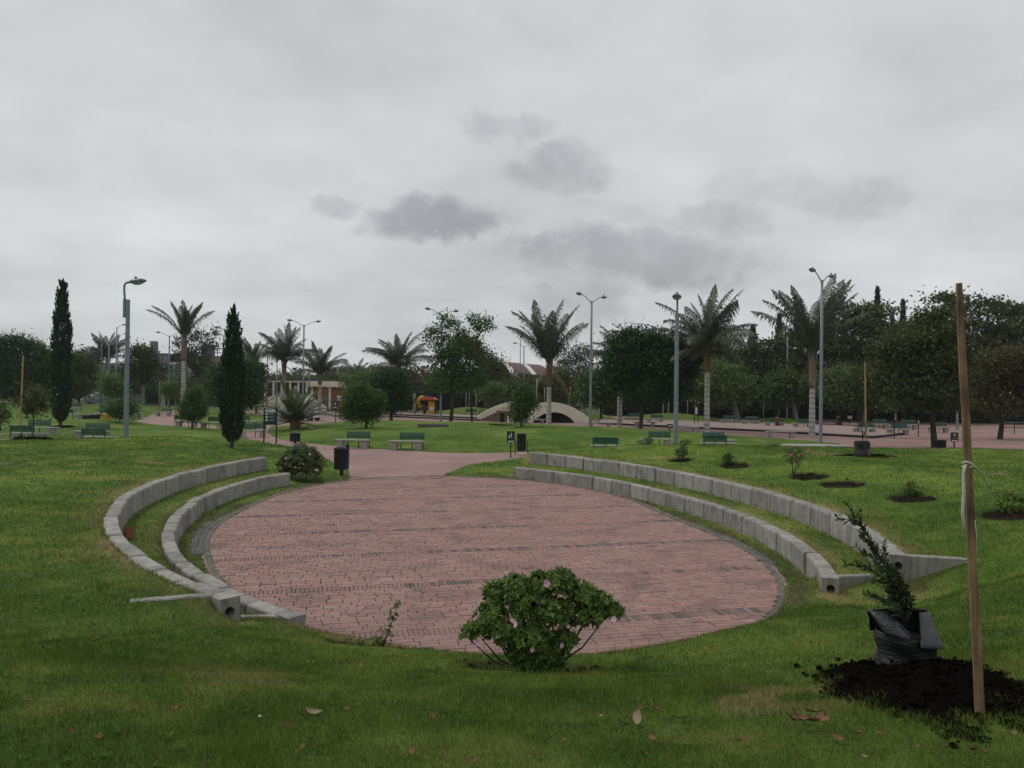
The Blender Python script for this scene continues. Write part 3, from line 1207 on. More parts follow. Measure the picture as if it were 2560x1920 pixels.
def wing(W, corners, z_top0, z_top1, zb, label=None):
    """retaining wing running from a wall's cut end into the slope"""
    root, inv, arc = W
    (ax, ay), (bx, by), th_ = corners
    d = np.array([bx - ax, by - ay]); d /= np.linalg.norm(d); nn = np.array([-d[1], d[0]]) * th_
    A, B = np.array([ax, ay]), np.array([bx, by])
    vs_ = []
    for (p, zt) in ((A, z_top0), (B, z_top1)):
        for (o, z) in ((0, zb), (0, zt - .015), (.1, zt), (.9, zt), (1, zt - .015), (1, zb)):
            q = p + nn * o
            vs_.append((q[0], q[1], z))
    fs = [(0, 1, 2, 3, 4, 5), (11, 10, 9, 8, 7, 6)] + [(i, i + 6, (i + 1) % 6 + 6, (i + 1) % 6) for i in range(6)]
    mb = MB(); mb.add(vs_, fs)
    o = mb.build('wing', M_CONC, root); o.matrix_local = inv
    return o


W_LL = wall(A_LL, 0.0, Z1, 'lower curved concrete block wall on the left of the brick oval', False)
W_UL = wall(A_UL, .40, Z2, 'upper curved concrete block wall on the left, behind the lower one', False)
W_LR = wall(A_LR, 0.0, Z1, 'lower curved concrete block wall on the right of the brick oval', True)
W_UR = wall(A_UR, .40, Z2, 'upper curved concrete block wall on the right, below the planted mound', True, holes=2)


def endp(arc, near0, off):
    t = arc.t0 + .26 / float(arc.r(arc.t0)) if near0 else arc.t1 - .30 / float(arc.r(arc.t1))
    return arc.p(t, off)


e = endp(A_UR, True, WALL_T + .02); wing(W_UR, (e, (e[0] + 1.12, e[1] - .1), .14), Z2 - .03, Z2 - .06, .1)
e = endp(A_LR, True, WALL_T + .02); wing(W_LR, (e, (e[0] + .62, e[1] + .12), .12), Z1 + .02, Z1 + .02, 0)
e = endp(A_UL, False, WALL_T + .02); wing(W_UL, (e, (e[0] - .82, e[1] - .30), -.15), max(Z2 - .01, gz(e[0] - .1, e[1] - .06) + .035), gz(e[0] - .82, e[1] - .30) + .012, .2)
e = endp(A_LL, False, WALL_T + .02); wing(W_LL, (e, (e[0] - .40, e[1] - .22), -.12), Z1 + .0, Z1 + .05, 0)

# ---- grass blades on the near lawn: one uncountable mass
def blades():
    Vs, Fs, Cs = [], [], []
    base = 0
    # (depth range, blades per m2, height, width)
    for (y0, y1, dens, h, w) in ((2.6, 4.4, 7500, .042, .0034), (4.4, 6.5, 5200, .042, .0045), (6.5, 10, 2300, .042, .0065), (10, 16, 900, .045, .010), (16, 30, 260, .05, .017), (30, 46, 70, .055, .03)):
        x1 = y1 * .72 + .6
        n = int(dens * (y1 - y0) * 2 * x1)
        x = NR.uniform(-x1, x1, n); y = NR.uniform(y0, y1, n)
        keep = np.abs(x) < y * .72 + .4
        # bare and thin places
        dn = fbm(x, y, 2.2, 201)
        keep &= NR.random(n) < np.clip(.45 + dn * 1.1, 0, 1)
        x, y = x[keep], y[keep]
        th = np.arctan2(y - CY, x - CX); r = np.hypot(x - CX, y - CY)
        ok = r > r_kerb(th) + .12
        for arc in (A_LR, A_LL, A_UR, A_UL):
            ta = arc.ang(th); rr = arc.r(th)
            ok &= ~((ta > arc.t0 - .03) & (ta < arc.t1 + .03) & (r > rr - .015) & (r < rr + WALL_T + .01))
        ok &= pit_mask(x, y, .95) < .4
        ok &= (poly_sdf(x, y, NEAR_LAWN) > .05) | (poly_sdf(x, y, MID_LAWN) > .05)
        x, y = x[ok], y[ok]
        z = Z(x, y)
        ok = z > -.02
        x, y, z = x[ok], y[ok], z[ok]
        n = len(x)
        hh = h * NR.uniform(.45, 1.25, n) * (.55 + .9 * fbm(x, y, 1.3, 211))
        ww = w * NR.uniform(.6, 1.3, n)
        th = np.arctan2(y - CY, x - CX); r = np.hypot(x - CX, y - CY)
        for arc in (A_LR, A_LL, A_UR, A_UL):                 # unmown tufts along the walls
            ta = arc.ang(th)
            e_ = np.minimum(np.abs(r - arc.r(th)), np.abs(r - arc.r(th) - WALL_T))
            hh = np.where((ta > arc.t0 - .03) & (ta < arc.t1 + .03) & (e_ < .09), hh * (1.1 + 1.3 * vnoise(x, y, 3, 221)), hh)
        tuft = sstep(.80, .92, vnoise(x, y, 2.4, 231))
        hh = hh * (1 + .8 * tuft)
        a = NR.uniform(0, 2 * math.pi, n)
        lean = hh * NR.uniform(.1, 1.1, n); la = NR.uniform(0, 2 * math.pi, n)
        ca, sa = np.cos(a) * ww / 2, np.sin(a) * ww / 2
        p0 = np.stack([x - ca, y - sa, z - .004], 1); p1 = np.stack([x + ca, y + sa, z - .004], 1)
        p2 = np.stack([x + np.cos(la) * lean, y + np.sin(la) * lean, z + hh], 1)
        Vs.append(np.stack([p0, p1, p2], 1).reshape(-1, 3))
        Fs.append(base + np.arange(n * 3).reshape(-1, 3)); base += n * 3
        c = grass_col(x, y) * (NR.uniform(.6, 1.0, n) + .75 * NR.random(n) ** 2)[:, None]
        dryb = (NR.random(n) < .035)[:, None]
        c = np.where(dryb, np.array([.26, .21, .10]), c)
        Cs.append(np.repeat(c, 3, 0))
    V_ = np.vstack(Vs)
    me = np_mesh('grass', V_, np.vstack(Fs), M_BLADE, False, cols=np.vstack(Cs))
    print('grass blades', len(V_) // 3)
    return tag(meshobj('grass', me), 'short mown green grass covering the near lawn and banks', 'grass', kind='stuff')


blades()
# ==================================================================== materials for the things
M_GREENP = mat('green_bench_paint', (.010, .085, .045), (.007, .060, .033), 8, .45, spec=.5)
M_SLAB = mat('bench_concrete', (.36, .345, .315), (.24, .235, .22), 5, .9, .3)
M_POLE = mat('galvanised_pole', (.20, .235, .275), (.15, .18, .21), 3, .5, metal=.15, spec=.5)
M_LUM = mat('luminaire_grey', (.18, .20, .225), (.12, .13, .15), 6, .4, metal=.2)
M_LENS = mat('luminaire_lens', (.30, .32, .35), (.22, .24, .27), 6, .15, spec=.6)
M_BARK = mat('bark_brown', (.055, .042, .032), (.028, .022, .017), 9, .95, .8)
M_BARKP = mat('bark_pale', (.27, .25, .21), (.13, .115, .095), 3, .95, .8)
M_TWIG = mat('twig_grey', (.12, .10, .085), (.07, .06, .05), 9, .95)
M_STAKE = mat('fresh_stake_wood', (.40, .28, .115), (.29, .19, .075), 5, .85, .3)
M_DSIGN = mat('sign_dark_green', (.008, .030, .026), (.006, .022, .020), 8, .5)
M_WHITE = mat('white_paint', (.66, .66, .64), (.56, .56, .55), 6, .6)
M_BLACKP = mat('black_paint', (.016, .018, .022), (.010, .011, .013), 7, .5)
M_NAVY = mat('bin_blue', (.020, .026, .045), (.013, .017, .030), 7, .55)
M_CREAM = mat('cream_plaster', (.74, .68, .53), (.66, .60, .46), 2.2, .9, .15, c3=(.48, .42, .32), s3=1.2, k3=.35)
M_CREAMB = mat('bridge_plaster', (.86, .80, .655), (.78, .72, .575), 2.2, .9, .15, c3=(.58, .52, .41), s3=1.2, k3=.3)
M_RED = mat('red_brick_wall', (.30, .105, .065), (.23, .075, .05), 6, .9, .4)
M_GREYW = mat('grey_wall', (.17, .18, .18), (.12, .125, .125), 1.2, .9)
M_ROOFD = mat('dark_roof', (.085, .085, .09), (.05, .05, .055), 3, .8)
M_GLASS = mat('dark_glass', (.025, .03, .035), (.04, .05, .055), 2, .12, spec=.6)
M_YEL = mat('yellow_plastic', (.60, .31, .025), (.50, .25, .02), 3, .4)
M_REDP = mat('orange_roof_plastic', (.46, .10, .045), (.36, .075, .035), 3, .5)
M_BLUEP = mat('blue_plastic', (.035, .08, .24), (.03, .06, .18), 3, .45)
M_CARW = mat('white_car_paint', (.60, .61, .62), (.55, .56, .57), 2, .22, spec=.6)
M_TYRE = mat('tyre_rubber', (.012, .012, .012), (.02, .02, .02), 6, .9)
M_SKIN = mat('skin', (.30, .17, .11), (.26, .145, .09), 9, .6)
M_HAIR = mat('dark_hair', (.012, .009, .008), (.02, .015, .012), 20, .7)
M_SHIRTW = mat('white_cloth', (.62, .63, .64), (.5, .5, .52), 8, .9)
M_JEANS = mat('dark_denim', (.03, .045, .085), (.02, .03, .06), 12, .9)
M_MAROON = mat('maroon_cloth', (.14, .04, .04), (.10, .03, .03), 8, .9)
M_PLAST = mat('black_plastic_film', (.008, .008, .009), (.015, .016, .017), 8, .38, .6, spec=.45)
M_PLASTG = mat('plastic_film_lit', (.085, .088, .098), (.040, .042, .048), 5, .55, .6, spec=.35)  # black film where the upturned flap catches light, brightness put into the colour
M_DRYL = mat('dry_leaf', (.190, .098, .045), (.115, .060, .030), 30, .9)
M_DRYL2 = mat('pale_dry_leaf', (.27, .205, .135), (.19, .14, .09), 30, .85)
M_FLOWER = mat('pink_petal', (.60, .36, .50), (.52, .27, .42), 30, .7)
M_FLOWER2 = mat('magenta_petal', (.50, .07, .22), (.40, .05, .16), 30, .7)
M_ROPE = mat('pale_rope', (.52, .55, .48), (.40, .43, .36), 40, .9)
M_CLAY = mat('clay_block', (.235, .072, .035), (.17, .05, .028), 12, .9, .4)

L_DARK = leafmat('leaf_dark_green', (.011, .036, .012), (.055, .120, .030), .45)
L_MID = leafmat('leaf_mid_green', (.026, .062, .016), (.108, .180, .046), .5)
L_OLIVE = leafmat('leaf_olive', (.028, .048, .015), (.112, .145, .046), .55)
L_GREY = leafmat('leaf_grey_green', (0.061, 0.073, 0.046), (0.128, 0.144, 0.085), .6)
L_LIGHT = leafmat('leaf_light_green', (0.073, 0.120, 0.037), (0.152, 0.217, 0.061), .5)
L_RUST = leafmat('leaf_rusty', (.036, .044, .016), (.130, .110, .042), .55)
L_CYP = leafmat('leaf_cypress', (0.012, 0.032, 0.017), (0.041, 0.073, 0.032), .6, .12)
L_CONI = leafmat('leaf_conifer_blue', (0.015, 0.029, 0.027), (0.044, 0.071, 0.059), .6, .12)
L_ACAC = leafmat('leaf_acacia', (.024, .042, .014), (.110, .142, .048), .55)
L_PALM = leafmat('palm_leaflet', (.034, .048, .028), (.105, .122, .076), .42, .22, .5)
L_PALMD = leafmat('palm_leaflet_dead', (.16, .105, .06), (.26, .18, .11), .7, .1)
L_PHX = leafmat('date_palm_leaflet', (.024, .050, .014), (.098, .125, .032), .4, .2, .5)
L_AZA = leafmat('azalea_leaf', (.034, .080, .014), (.165, .255, .045), .5, .28, .25)
L_AZA2 = leafmat('azalea_leaf_dusky', (.028, .058, .014), (.125, .165, .038), .45, .25)
L_HEDGE = leafmat('hedge_leaf', (0.012, 0.024, 0.011), (0.036, 0.058, 0.022), .6, .15)
L_AGAVE = leafmat('agave_leaf', (.022, .048, .020), (.06, .095, .04), .45, .1)


def trunk_material(name, c, ring, freq):
    m, n, l = newmat(name)
    o = N(n, 'ShaderNodeOutputMaterial'); b = N(n, 'ShaderNodeBsdfPrincipled')
    b.inputs['Roughness'].default_value = .9
    l.new(b.outputs[0], o.inputs[0])
    tcn = N(n, 'ShaderNodeTexCoord')
    t = N(n, 'ShaderNodeTexNoise'); t.inputs['Scale'].default_value = 2.5; t.inputs['Detail'].default_value = 5
    l.new(tcn.outputs['Object'], t.inputs['Vector'])
    sp = N(n, 'ShaderNodeSeparateXYZ'); l.new(tcn.outputs['Object'], sp.inputs[0])
    def mt(op, a, bb):
        q = N(n, 'ShaderNodeMath', operation=op)
        for i, s in enumerate((a, bb)):
            if s is None: continue
            if isinstance(s, (int, float)): q.inputs[i].default_value = s
            else: l.new(s, q.inputs[i])
        return q.outputs[0]
    z = mt('ADD', mt('MULTIPLY', sp.outputs['Z'], freq), mt('MULTIPLY', t.outputs[0], .9))
    fr = mt('FRACT', z, None)
    band = mt('LESS_THAN', fr, .2)
    mx = N(n, 'ShaderNodeMix', data_type='RGBA')
    mx.inputs[6].default_value = (*c, 1); mx.inputs[7].default_value = (*ring, 1)
    l.new(band, mx.inputs[0])
    m2 = N(n, 'ShaderNodeMix', data_type='RGBA', blend_type='MULTIPLY')
    m2.inputs[0].default_value = .6
    l.new(mx.outputs[2], m2.inputs[6]); l.new(t.outputs[0], m2.inputs[7])
    l.new(m2.outputs[2], b.inputs['Base Color'])
    return m


M_PTRUNK = trunk_material('palm_trunk_ringed', (.56, .53, .50), (.26, .235, .21), 2.6)
M_PSHAFT = mat('palm_leaf_base_brown', (.22, .125, .075), (.11, .075, .05), 5, .9, .5)
M_PSHAFTG = mat('palm_leaf_base_grey', (.20, .18, .155), (.10, .085, .07), 5, .9, .5)


# ==================================================================== plants: shapes
def unit(n, zb=0.0):
    v = NR.normal(size=(n, 3)); v[:, 2] += zb
    return v / np.linalg.norm(v, axis=1, keepdims=True)


def leaf_mesh(P, size, tint, m, asp=.42, A=None, name='foliage', fold=.15):
    n = len(P)
    A = unit(n, .15) if A is None else A
    B = np.cross(A, unit(n)); B /= np.linalg.norm(B, axis=1, keepdims=True) + 1e-9
    Cn = np.cross(A, B)
    s = (size * NR.uniform(.65, 1.3, n))[:, None] if np.isscalar(size) else size[:, None]
    v0 = P - A * s * .5; v2 = P + A * s * .5
    v1 = P + B * s * asp * .5 + Cn * s * fold * .5; v3 = P - B * s * asp * .5 + Cn * s * fold * .5
    V_ = np.stack([v0, v1, v2, v3], 1).reshape(-1, 3)
    return np_mesh(name, V_, np.arange(n * 4).reshape(-1, 4), m, False, {'tint': np.repeat(np.clip(tint, 0, 1), 4)})


def clumps(centres, radii, n, leaf, shell=(.55, 1.0), spread=1.7, per=26, flat=1.0):
    """leaf positions in clumps spread over ellipsoids"""
    centres = np.array(centres); radii = np.array(radii)
    wgt = radii[:, 0] * radii[:, 2]; wgt = wgt / wgt.sum()
    Ps, Ts = [], []
    for c, r, w in zip(centres, radii, wgt):
        k = max(8, int(n * w)); m = max(3, k // per)
        d = unit(m, .12)
        cc = c + d * r * NR.uniform(shell[0], shell[1], (m, 1)) * np.where(NR.random((m, 1)) < .16, NR.uniform(1.0, 1.12, (m, 1)), 1.0)
        ct = NR.uniform(0, 1, m)
        idx = NR.integers(0, m, k)
        sp = np.array([1, 1, flat]) * leaf * spread
        Ps.append(cc[idx] + NR.normal(size=(k, 3)) * sp * NR.uniform(.5, 1.25, (m, 1))[idx])
        Ts.append(ct[idx] ** 1.6 * .95 + NR.uniform(0, .25, k))
    return np.vstack(Ps), np.concatenate(Ts)


def limb_tubes(mb, base, targets, r0, lean=.25, n=6):
    for t in targets:
        t = Vector(t)
        mid = base.lerp(t, .5) + Vector((RND.gauss(0, .06), RND.gauss(0, .06), .12)) * (t - base).length * lean * 2
        mb.tube([base, mid, t], [r0, r0 * .6, r0 * .22], n)


def tree(label, u, d, blobs, n=2600, leaf=.26, m=None, bark=None, tr=.14, name='tree', group=None, base_v=None, shell=(.62, 1.04), flat=.75, spread=1.75,
         asp=.46, fork=.0, per=40, twigs=0, depthk=1.0, cat='tree', dens=2.3):
    x = pixdir(u, 1050)[0] * d
    z0 = max(gz(x, d), 0.0) if base_v is None else at(u, base_v, d).z
    root = thing(name, label, cat, (x, d, z0), 0, group)
    cs, rs = [], []
    for (bu, bv, ru, rv) in blobs:
        p = at(bu, bv, d)
        rx, rz = px(ru, d), px(rv, d)
        cs.append((p.x - x, RND.uniform(-.45, .45) * rx * depthk, p.z - z0))
        rs.append((rx, max(rx, rz) * .9 * depthk, rz))
    n = int(n * dens * 1.2); leaf = leaf * 1.12
    P, T = clumps(cs, rs, n, leaf, shell, spread, per, flat)
    P[:, 2] = np.maximum(P[:, 2], .15)
    meshobj('crown', leaf_mesh(P, leaf, T, m or L_MID, asp), root)
    mb = MB()
    zc = min(c[2] - r[2] * .3 for c, r in zip(cs, rs))
    cxm = float(np.mean([c[0] for c in cs]))
    zt = max(zc * (1 - fork), .6)
    top = Vector((cxm * .35, 0, zt))
    mb.tube([(0, 0, -.15), (0, 0, .1), (top.x * .4 + RND.gauss(0, .03), RND.gauss(0, .04), zt * .55), top], [tr * 1.35, tr, tr * .85, tr * .72], 9)
    limb_tubes(mb, top, cs, tr * .55)
    if twigs:
        for k in range(twigs):
            c, r = cs[RND.randrange(len(cs))], rs[RND.randrange(len(rs))]
            dd = unit(1, .6)[0]
            a = Vector(c); b = a + Vector(dd * np.array(r) * RND.uniform(1.0, 1.5))
            mb.tube([a, a.lerp(b, .55) + Vector((RND.gauss(0, .1), 0, 0)), b], [tr * .13, tr * .09, tr * .04], 4, False)
    mb.build('trunk', bark or M_BARK, root)
    return root


def spire(label, u, d, v_top, w_px, v_base=None, m=None, n=5200, leaf=.2, name='cypress_tree', prof=None, trunk_px=12, group=None, cat='tree'):
    x = pixdir(u, 1050)[0] * d
    z0 = max(gz(x, d), 0) if v_base is None else at(u, v_base, d).z
    h = at(u, v_top, d).z - z0
    root = thing(name, label, cat, (x, d, z0), 0, group)
    R0 = px(w_px, d) / 2
    zb = px(trunk_px, d)
    prof = prof or [(0, .25), (.04, .72), (.12, .95), (.25, 1.0), (.45, .97), (.62, .86), (.78, .62), (.9, .33), (.97, .13), (1, .02)]
    pt = np.array(prof)
    n = int(n * 1.7); leaf = leaf * 1.1
    t = NR.uniform(0, 1, n)
    keep = NR.random(n) < np.interp(t, pt[:, 0], pt[:, 1]) + .12
    t = t[keep]; n = len(t)
    a = NR.uniform(0, 2 * math.pi, n)
    # plumes: vertical sprays that stick out of the outline
    lob = 1 + .12 * np.sin(a * 5 + 9 * vnoise(t * 6, a, 1, 5)) + .26 * (vnoise(a * 3.2, t * h * 2.2, 1.0, 8) - .5) * 2 + .12 * NR.normal(size=n) * (NR.random(n) < .25)
    rr = np.interp(t, pt[:, 0], pt[:, 1]) * R0 * lob * np.sqrt(NR.uniform(.35, 1.0, n))
    P = np.stack([rr * np.cos(a), rr * np.sin(a), zb + t * (h - zb) + NR.normal(0, .06, n)], 1)
    npl = 120                                   # feathery side shoots that break the outline
    pt_t = NR.uniform(.03, .95, npl); pa = NR.uniform(0, 2 * math.pi, npl)
    pr = np.interp(pt_t, pt[:, 0], pt[:, 1]) * R0
    pick = NR.integers(0, npl, n); use = NR.random(n) < .30
    k_ = NR.random(n)
    sh_ = pr[pick] * .92 + k_ * R0 * .22
    Q = np.stack([sh_ * np.cos(pa[pick]), sh_ * np.sin(pa[pick]), zb + pt_t[pick] * (h - zb) + k_ * R0 * .75], 1) + NR.normal(0, R0 * .07, (n, 3)) * (1.1 - k_)[:, None]
    P = np.where(use[:, None], Q, P)
    A = np.stack([np.cos(a) * .35, np.sin(a) * .35, np.full(n, .8)], 1) + NR.normal(0, .28, (n, 3))
    A /= np.linalg.norm(A, axis=1, keepdims=True)
    tint = .5 * vnoise(a * 2.5, P[:, 2] * 2.2, 1, 4) + .5 * NR.random(n)
    meshobj('crown', leaf_mesh(P, leaf, tint, m or L_CYP, .3, A), root)
    MB().tube([(0, 0, -.1), (0, 0, zb * 1.3), (0, 0, h * .8)], [R0 * .20, R0 * .15, .02], 8).build('trunk', M_TWIG, root)
    return root


def conifer(label, u, d, v_top, w_px, v_bot, m=None, tiers=13, group=None):
    """tiered conifer whose upper part shows over other crowns"""
    x = pixdir(u, 1050)[0] * d
    z0 = max(gz(x, d), 0)
    h = at(u, v_top, d).z - z0
    zb = at(u, v_bot, d).z - z0
    root = thing('conifer_tree', label, 'tree', (x, d, z0), 0, group)
    R0 = px(w_px, d) / 2
    Ps, As, Ts = [], [], []
    tiers *= 2
    for k in range(tiers):
        f = k / (tiers - 1)
        r = R0 * (1 - f) ** .8 + .05
        nb = 6
        for j in range(nb):
            a = 2 * math.pi * (j + RND.random()) / nb
            q = 30
            z = zb + (h - zb) * min(f + RND.uniform(-.5, .5) / tiers, 1)
            s = NR.uniform(.05, 1, q)
            L = r * RND.uniform(.55, 1.25)
            P = np.stack([np.cos(a) * s * L, np.sin(a) * s * L, z - .30 * L * s + .30 * L * s ** 2 + NR.normal(0, .12, q)], 1) + NR.normal(0, .13, (q, 3)) * (1.2 - s)[:, None]
            Ps.append(P); Ts.append(np.full(q, RND.random() * .6) + NR.random(q) * .4)
            A = np.stack([np.full(q, math.cos(a)), np.full(q, math.sin(a)), np.full(q, .35)], 1) + NR.normal(0, .4, (q, 3))
            As.append(A / np.linalg.norm(A, axis=1, keepdims=True))
    P = np.vstack(Ps)
    meshobj('crown', leaf_mesh(P, .42, np.concatenate(Ts), m or L_CONI, .3, np.vstack(As)), root)
    MB().tube([(0, 0, -.1), (0, 0, h * .5), (0, 0, h)], [.24, .16, .02], 7).build('trunk', M_BARK, root)
    return root


def frond_mesh(name, elev, bend, m, nl=40, wide=.24, droop=.45, seed=1, stiff=False):
    """one feather leaf of unit length; base at the origin, growing along +Y and up"""
    rng = np.random.default_rng(seed)
    seg = 18
    s = np.linspace(0, 1, seg + 1)
    ang = rad(elev) - rad(bend) * s ** 1.5
    dy = np.cos(ang); dz = np.sin(ang)
    Yc = np.concatenate([[0], np.cumsum((dy[:-1] + dy[1:]) / 2) / seg]); Zc = np.concatenate([[0], np.cumsum((dz[:-1] + dz[1:]) / 2) / seg])
    V_, Fq, T_ = [], [], []
    w = .014 * (1 - s * .85)
    for i in range(seg + 1):
        nx = np.array([0, -np.sin(ang[i]), np.cos(ang[i])])
        c = np.array([0, Yc[i], Zc[i]])
        V_ += [c + np.array([-w[i], 0, 0]), c + nx * w[i] * .8, c + np.array([w[i], 0, 0]), c - nx * w[i] * .8]
        T_ += [.55] * 4
    for i in range(seg):
        for k in range(4):
            Fq.append((i * 4 + k, i * 4 + (k + 1) % 4, (i + 1) * 4 + (k + 1) % 4, (i + 1) * 4 + k))
    for k in range(nl):
        f = .10 + .90 * (k + .5) / nl
        L = wide * (math.sin(math.pi * min(f * .82 + .16, 1)) ** .6) * (1.0 if f < .9 else 1 - (f - .9) * 5)
        c = np.array([0, np.interp(f, s, Yc), np.interp(f, s, Zc)])
        a = np.interp(f, s, ang)
        tan = np.array([0, math.cos(a), math.sin(a)]); nor = np.array([0, -math.sin(a), math.cos(a)])
        for sd in (-1, 1):
            l = L * rng.uniform(.85, 1.12)
            fw = .55 + .35 * f + rng.normal(0, .07)
            lift = (.25 if stiff else .12) + rng.normal(0, .12)
            dv = np.array([sd, 0, 0]) * 1.0 + tan * fw + nor * lift
            dv /= np.linalg.norm(dv)
            wv = tan * (.0052 if not stiff else .005)
            p0 = c; p1 = c + dv * l * .5; p2 = c + dv * l * .95 + np.array([0, 0, -1]) * l * droop * rng.uniform(.6, 1.3)
            b = len(V_)
            V_ += [p0 - wv, p0 + wv, p1 + wv * 1.5, p1 - wv * 1.5, p2 + wv * .3, p2 - wv * .3]
            tt = rng.uniform(0, 1)
            T_ += [tt] * 6
            Fq += [(b, b + 1, b + 2, b + 3), (b + 3, b + 2, b + 4, b + 5)]
    return np_mesh(name, np.array(V_), np.array(Fq), m, False, {'tint': np.array(T_)})


FR = {}
for kind, args in {'up': (83, 34, .15, .55), 'up2': (68, 46, .16, .6), 'mid': (54, 62, .18, .7), 'out': (36, 66, .18, .8), 'low': (10, 66, .18, .85)}.items():
    FR[kind] = [frond_mesh('frond', args[0], args[1], L_PALM, 60, args[2], args[3], seed=sd) for sd in (1, 2, 3)]
FR['dead'] = [frond_mesh('frond', -35, 45, L_PALMD, 24, .10, .6, seed=5)]
FR['phx'] = [frond_mesh('frond', e_, b_, L_PHX, 46, .14, .10, seed=sd, stiff=True) for (e_, b_, sd) in ((66, 40, 1), (48, 48, 2), (30, 52, 3), (12, 50, 4))]
FR['phxdead'] = [frond_mesh('frond', 2, 60, L_PALMD, 34, .12, .2, seed=9, stiff=True)]


def palm(label, u, d, v_heart, len_px, mix, tr=.2, base_v=None, shaft='brown', shaft_px=40, lean=0.0, name='palm_tree', dead=0, group='tall palms of the park', twist=0.0):
    """mix: list of (frond kind, count, length factor)"""
    x = pixdir(u, 1050)[0] * d
    z0 = max(gz(x, d), 0) if base_v is None else at(u, base_v, d).z
    hz = at(u, v_heart, d).z - z0
    root = thing(name, label, 'palm', (x, d, z0), 0, group)
    L = px(len_px, d) * 1.12
    sh = px(shaft_px, d)
    zs = max(hz - sh, .2)
    # trunk with shallow leaf-scar rings
    prof = []
    k = 0
    z = -.15
    while z < zs:
        f = z / max(zs, .1)
        r = tr * (1.12 - .22 * f)
        prof += [(r, z), (r * 1.03, z + .16), (r * .97, z + .2)]
        z += .38
    prof.append((tr * .9, zs))
    mb = MB(); mb.lathe((0, 0, 0), [(a_ * .86, b_) for a_, b_ in prof], 12)
    mb.build('trunk', M_PTRUNK, root)
    mb = MB()
    mb.lathe((0, 0, 0), [(tr * .92, zs), (tr * 1.02, zs + sh * .15), (tr * .95, zs + sh * .5), (tr * .8, zs + sh * .85), (tr * .25, zs + sh * 1.05)], 12)
    for k in range(9):
        a = 2 * math.pi * k / 9 + RND.random()
        c, s = math.cos(a), math.sin(a)
        mb.tube([(c * tr * .85, s * tr * .85, zs + sh * .25), (c * tr * 1.0, s * tr * 1.0, zs + sh * .75), (c * tr * 1.5, s * tr * 1.5, hz + sh * .25)], [.05, .04, .02], 4, False)
    mb.build('leaf_base', M_PSHAFT if shaft == 'brown' else M_PSHAFTG, root)
    ga = 2.39996
    i = 0
    for (kind, cnt, lf) in mix:
        for q in range(max(2, int(round(cnt * .95)))):
            a = i * ga + RND.gauss(0, .18) + twist
            i += 1
            o = meshobj('frond', RND.choice(FR[kind]), root, (math.cos(a) * tr * .4, math.sin(a) * tr * .4, hz - .1 + RND.uniform(-.12, .12) - (.3 if kind in ('low', 'dead') else 0)),
                        (RND.gauss(-.02, .13), RND.gauss(0, .2), a - math.pi / 2), L * lf * RND.uniform(.78, 1.12))
    return root


def rosette_mesh(name, m, nl=9, L=.055, seed=0, up=.55, wid=.32):
    """a whorl of lance-shaped leaves with a folded midrib"""
    rng = np.random.default_rng(seed)
    V_, Q, T_ = [], [], []
    base_t = rng.uniform(.25, .75)
    for k in range(nl):
        a = 2.4 * k + rng.normal(0, .25)
        el = rng.uniform(.05, up) + .5 * (k / nl)
        l = L * rng.uniform(.7, 1.2)
        out = np.array([math.cos(a) * math.cos(el), math.sin(a) * math.cos(el), math.sin(el)])
        sd = np.array([-math.sin(a), math.cos(a), 0]); nr = np.cross(out, sd)
        w = l * wid * .5
        drp = np.array([0, 0, -1]) * l * .18
        pts = [(0.08, .25, 0), (.45, 1.0, .1), (.75, .75, .55), (1.0, .02, 1.0)]
        b = len(V_)
        for (f, ww, dd) in pts:
            c = out * l * f + drp * dd
            V_ += [c - sd * w * ww - nr * w * ww * .35, c, c + sd * w * ww - nr * w * ww * .35]
        tt = np.clip(base_t + rng.normal(0, .22), 0, 1)
        T_ += [tt] * 12
        for i in range(3):
            for j in range(2):
                q = b + i * 3 + j
                Q.append((q, q + 1, q + 4, q + 3))
    return np_mesh(name, np.array(V_), np.array(Q), m, True, {'tint': np.array(T_)})


def flower_mesh(name, m, s=.04, seed=0):
    rng = np.random.default_rng(seed)
    V_, Q = [], []
    for k in range(5):
        a = 2 * math.pi * k / 5 + rng.normal(0, .1)
        out = np.array([math.cos(a), math.sin(a), .55]); sd = np.array([-math.sin(a), math.cos(a), 0])
        b = len(V_)
        V_ += [out * 0, out * s * .6 - sd * s * .38, out * s * 1.0 - sd * s * .1 - np.array([0, 0, .2 * s]), out * s * .6 + sd * s * .38]
        Q.append((b, b + 1, b + 2, b + 3))
    return np_mesh(name, np.array(V_), np.array(Q), m, False)


AZ_R = [rosette_mesh('leaf_whorl', L_AZA, 7 + s, (.044, .052, .060, .068, .050, .062)[s], s, .4 + .12 * s, .28 + .02 * s) for s in range(6)]
AZ_D = [rosette_mesh('leaf_whorl', L_AZA2, 9, .055, s + 20) for s in range(3)]
FLW = [flower_mesh('flower', M_FLOWER, .045, s) for s in range(3)]
FLM = [flower_mesh('flower', M_FLOWER2, .05, s) for s in range(2)]


def rot_to(dirv, spin):
    q = Vector(dirv).to_track_quat('Z', 'Y').to_matrix().to_4x4() @ Matrix.Rotation(spin, 4, 'Z')
    return q.to_euler()


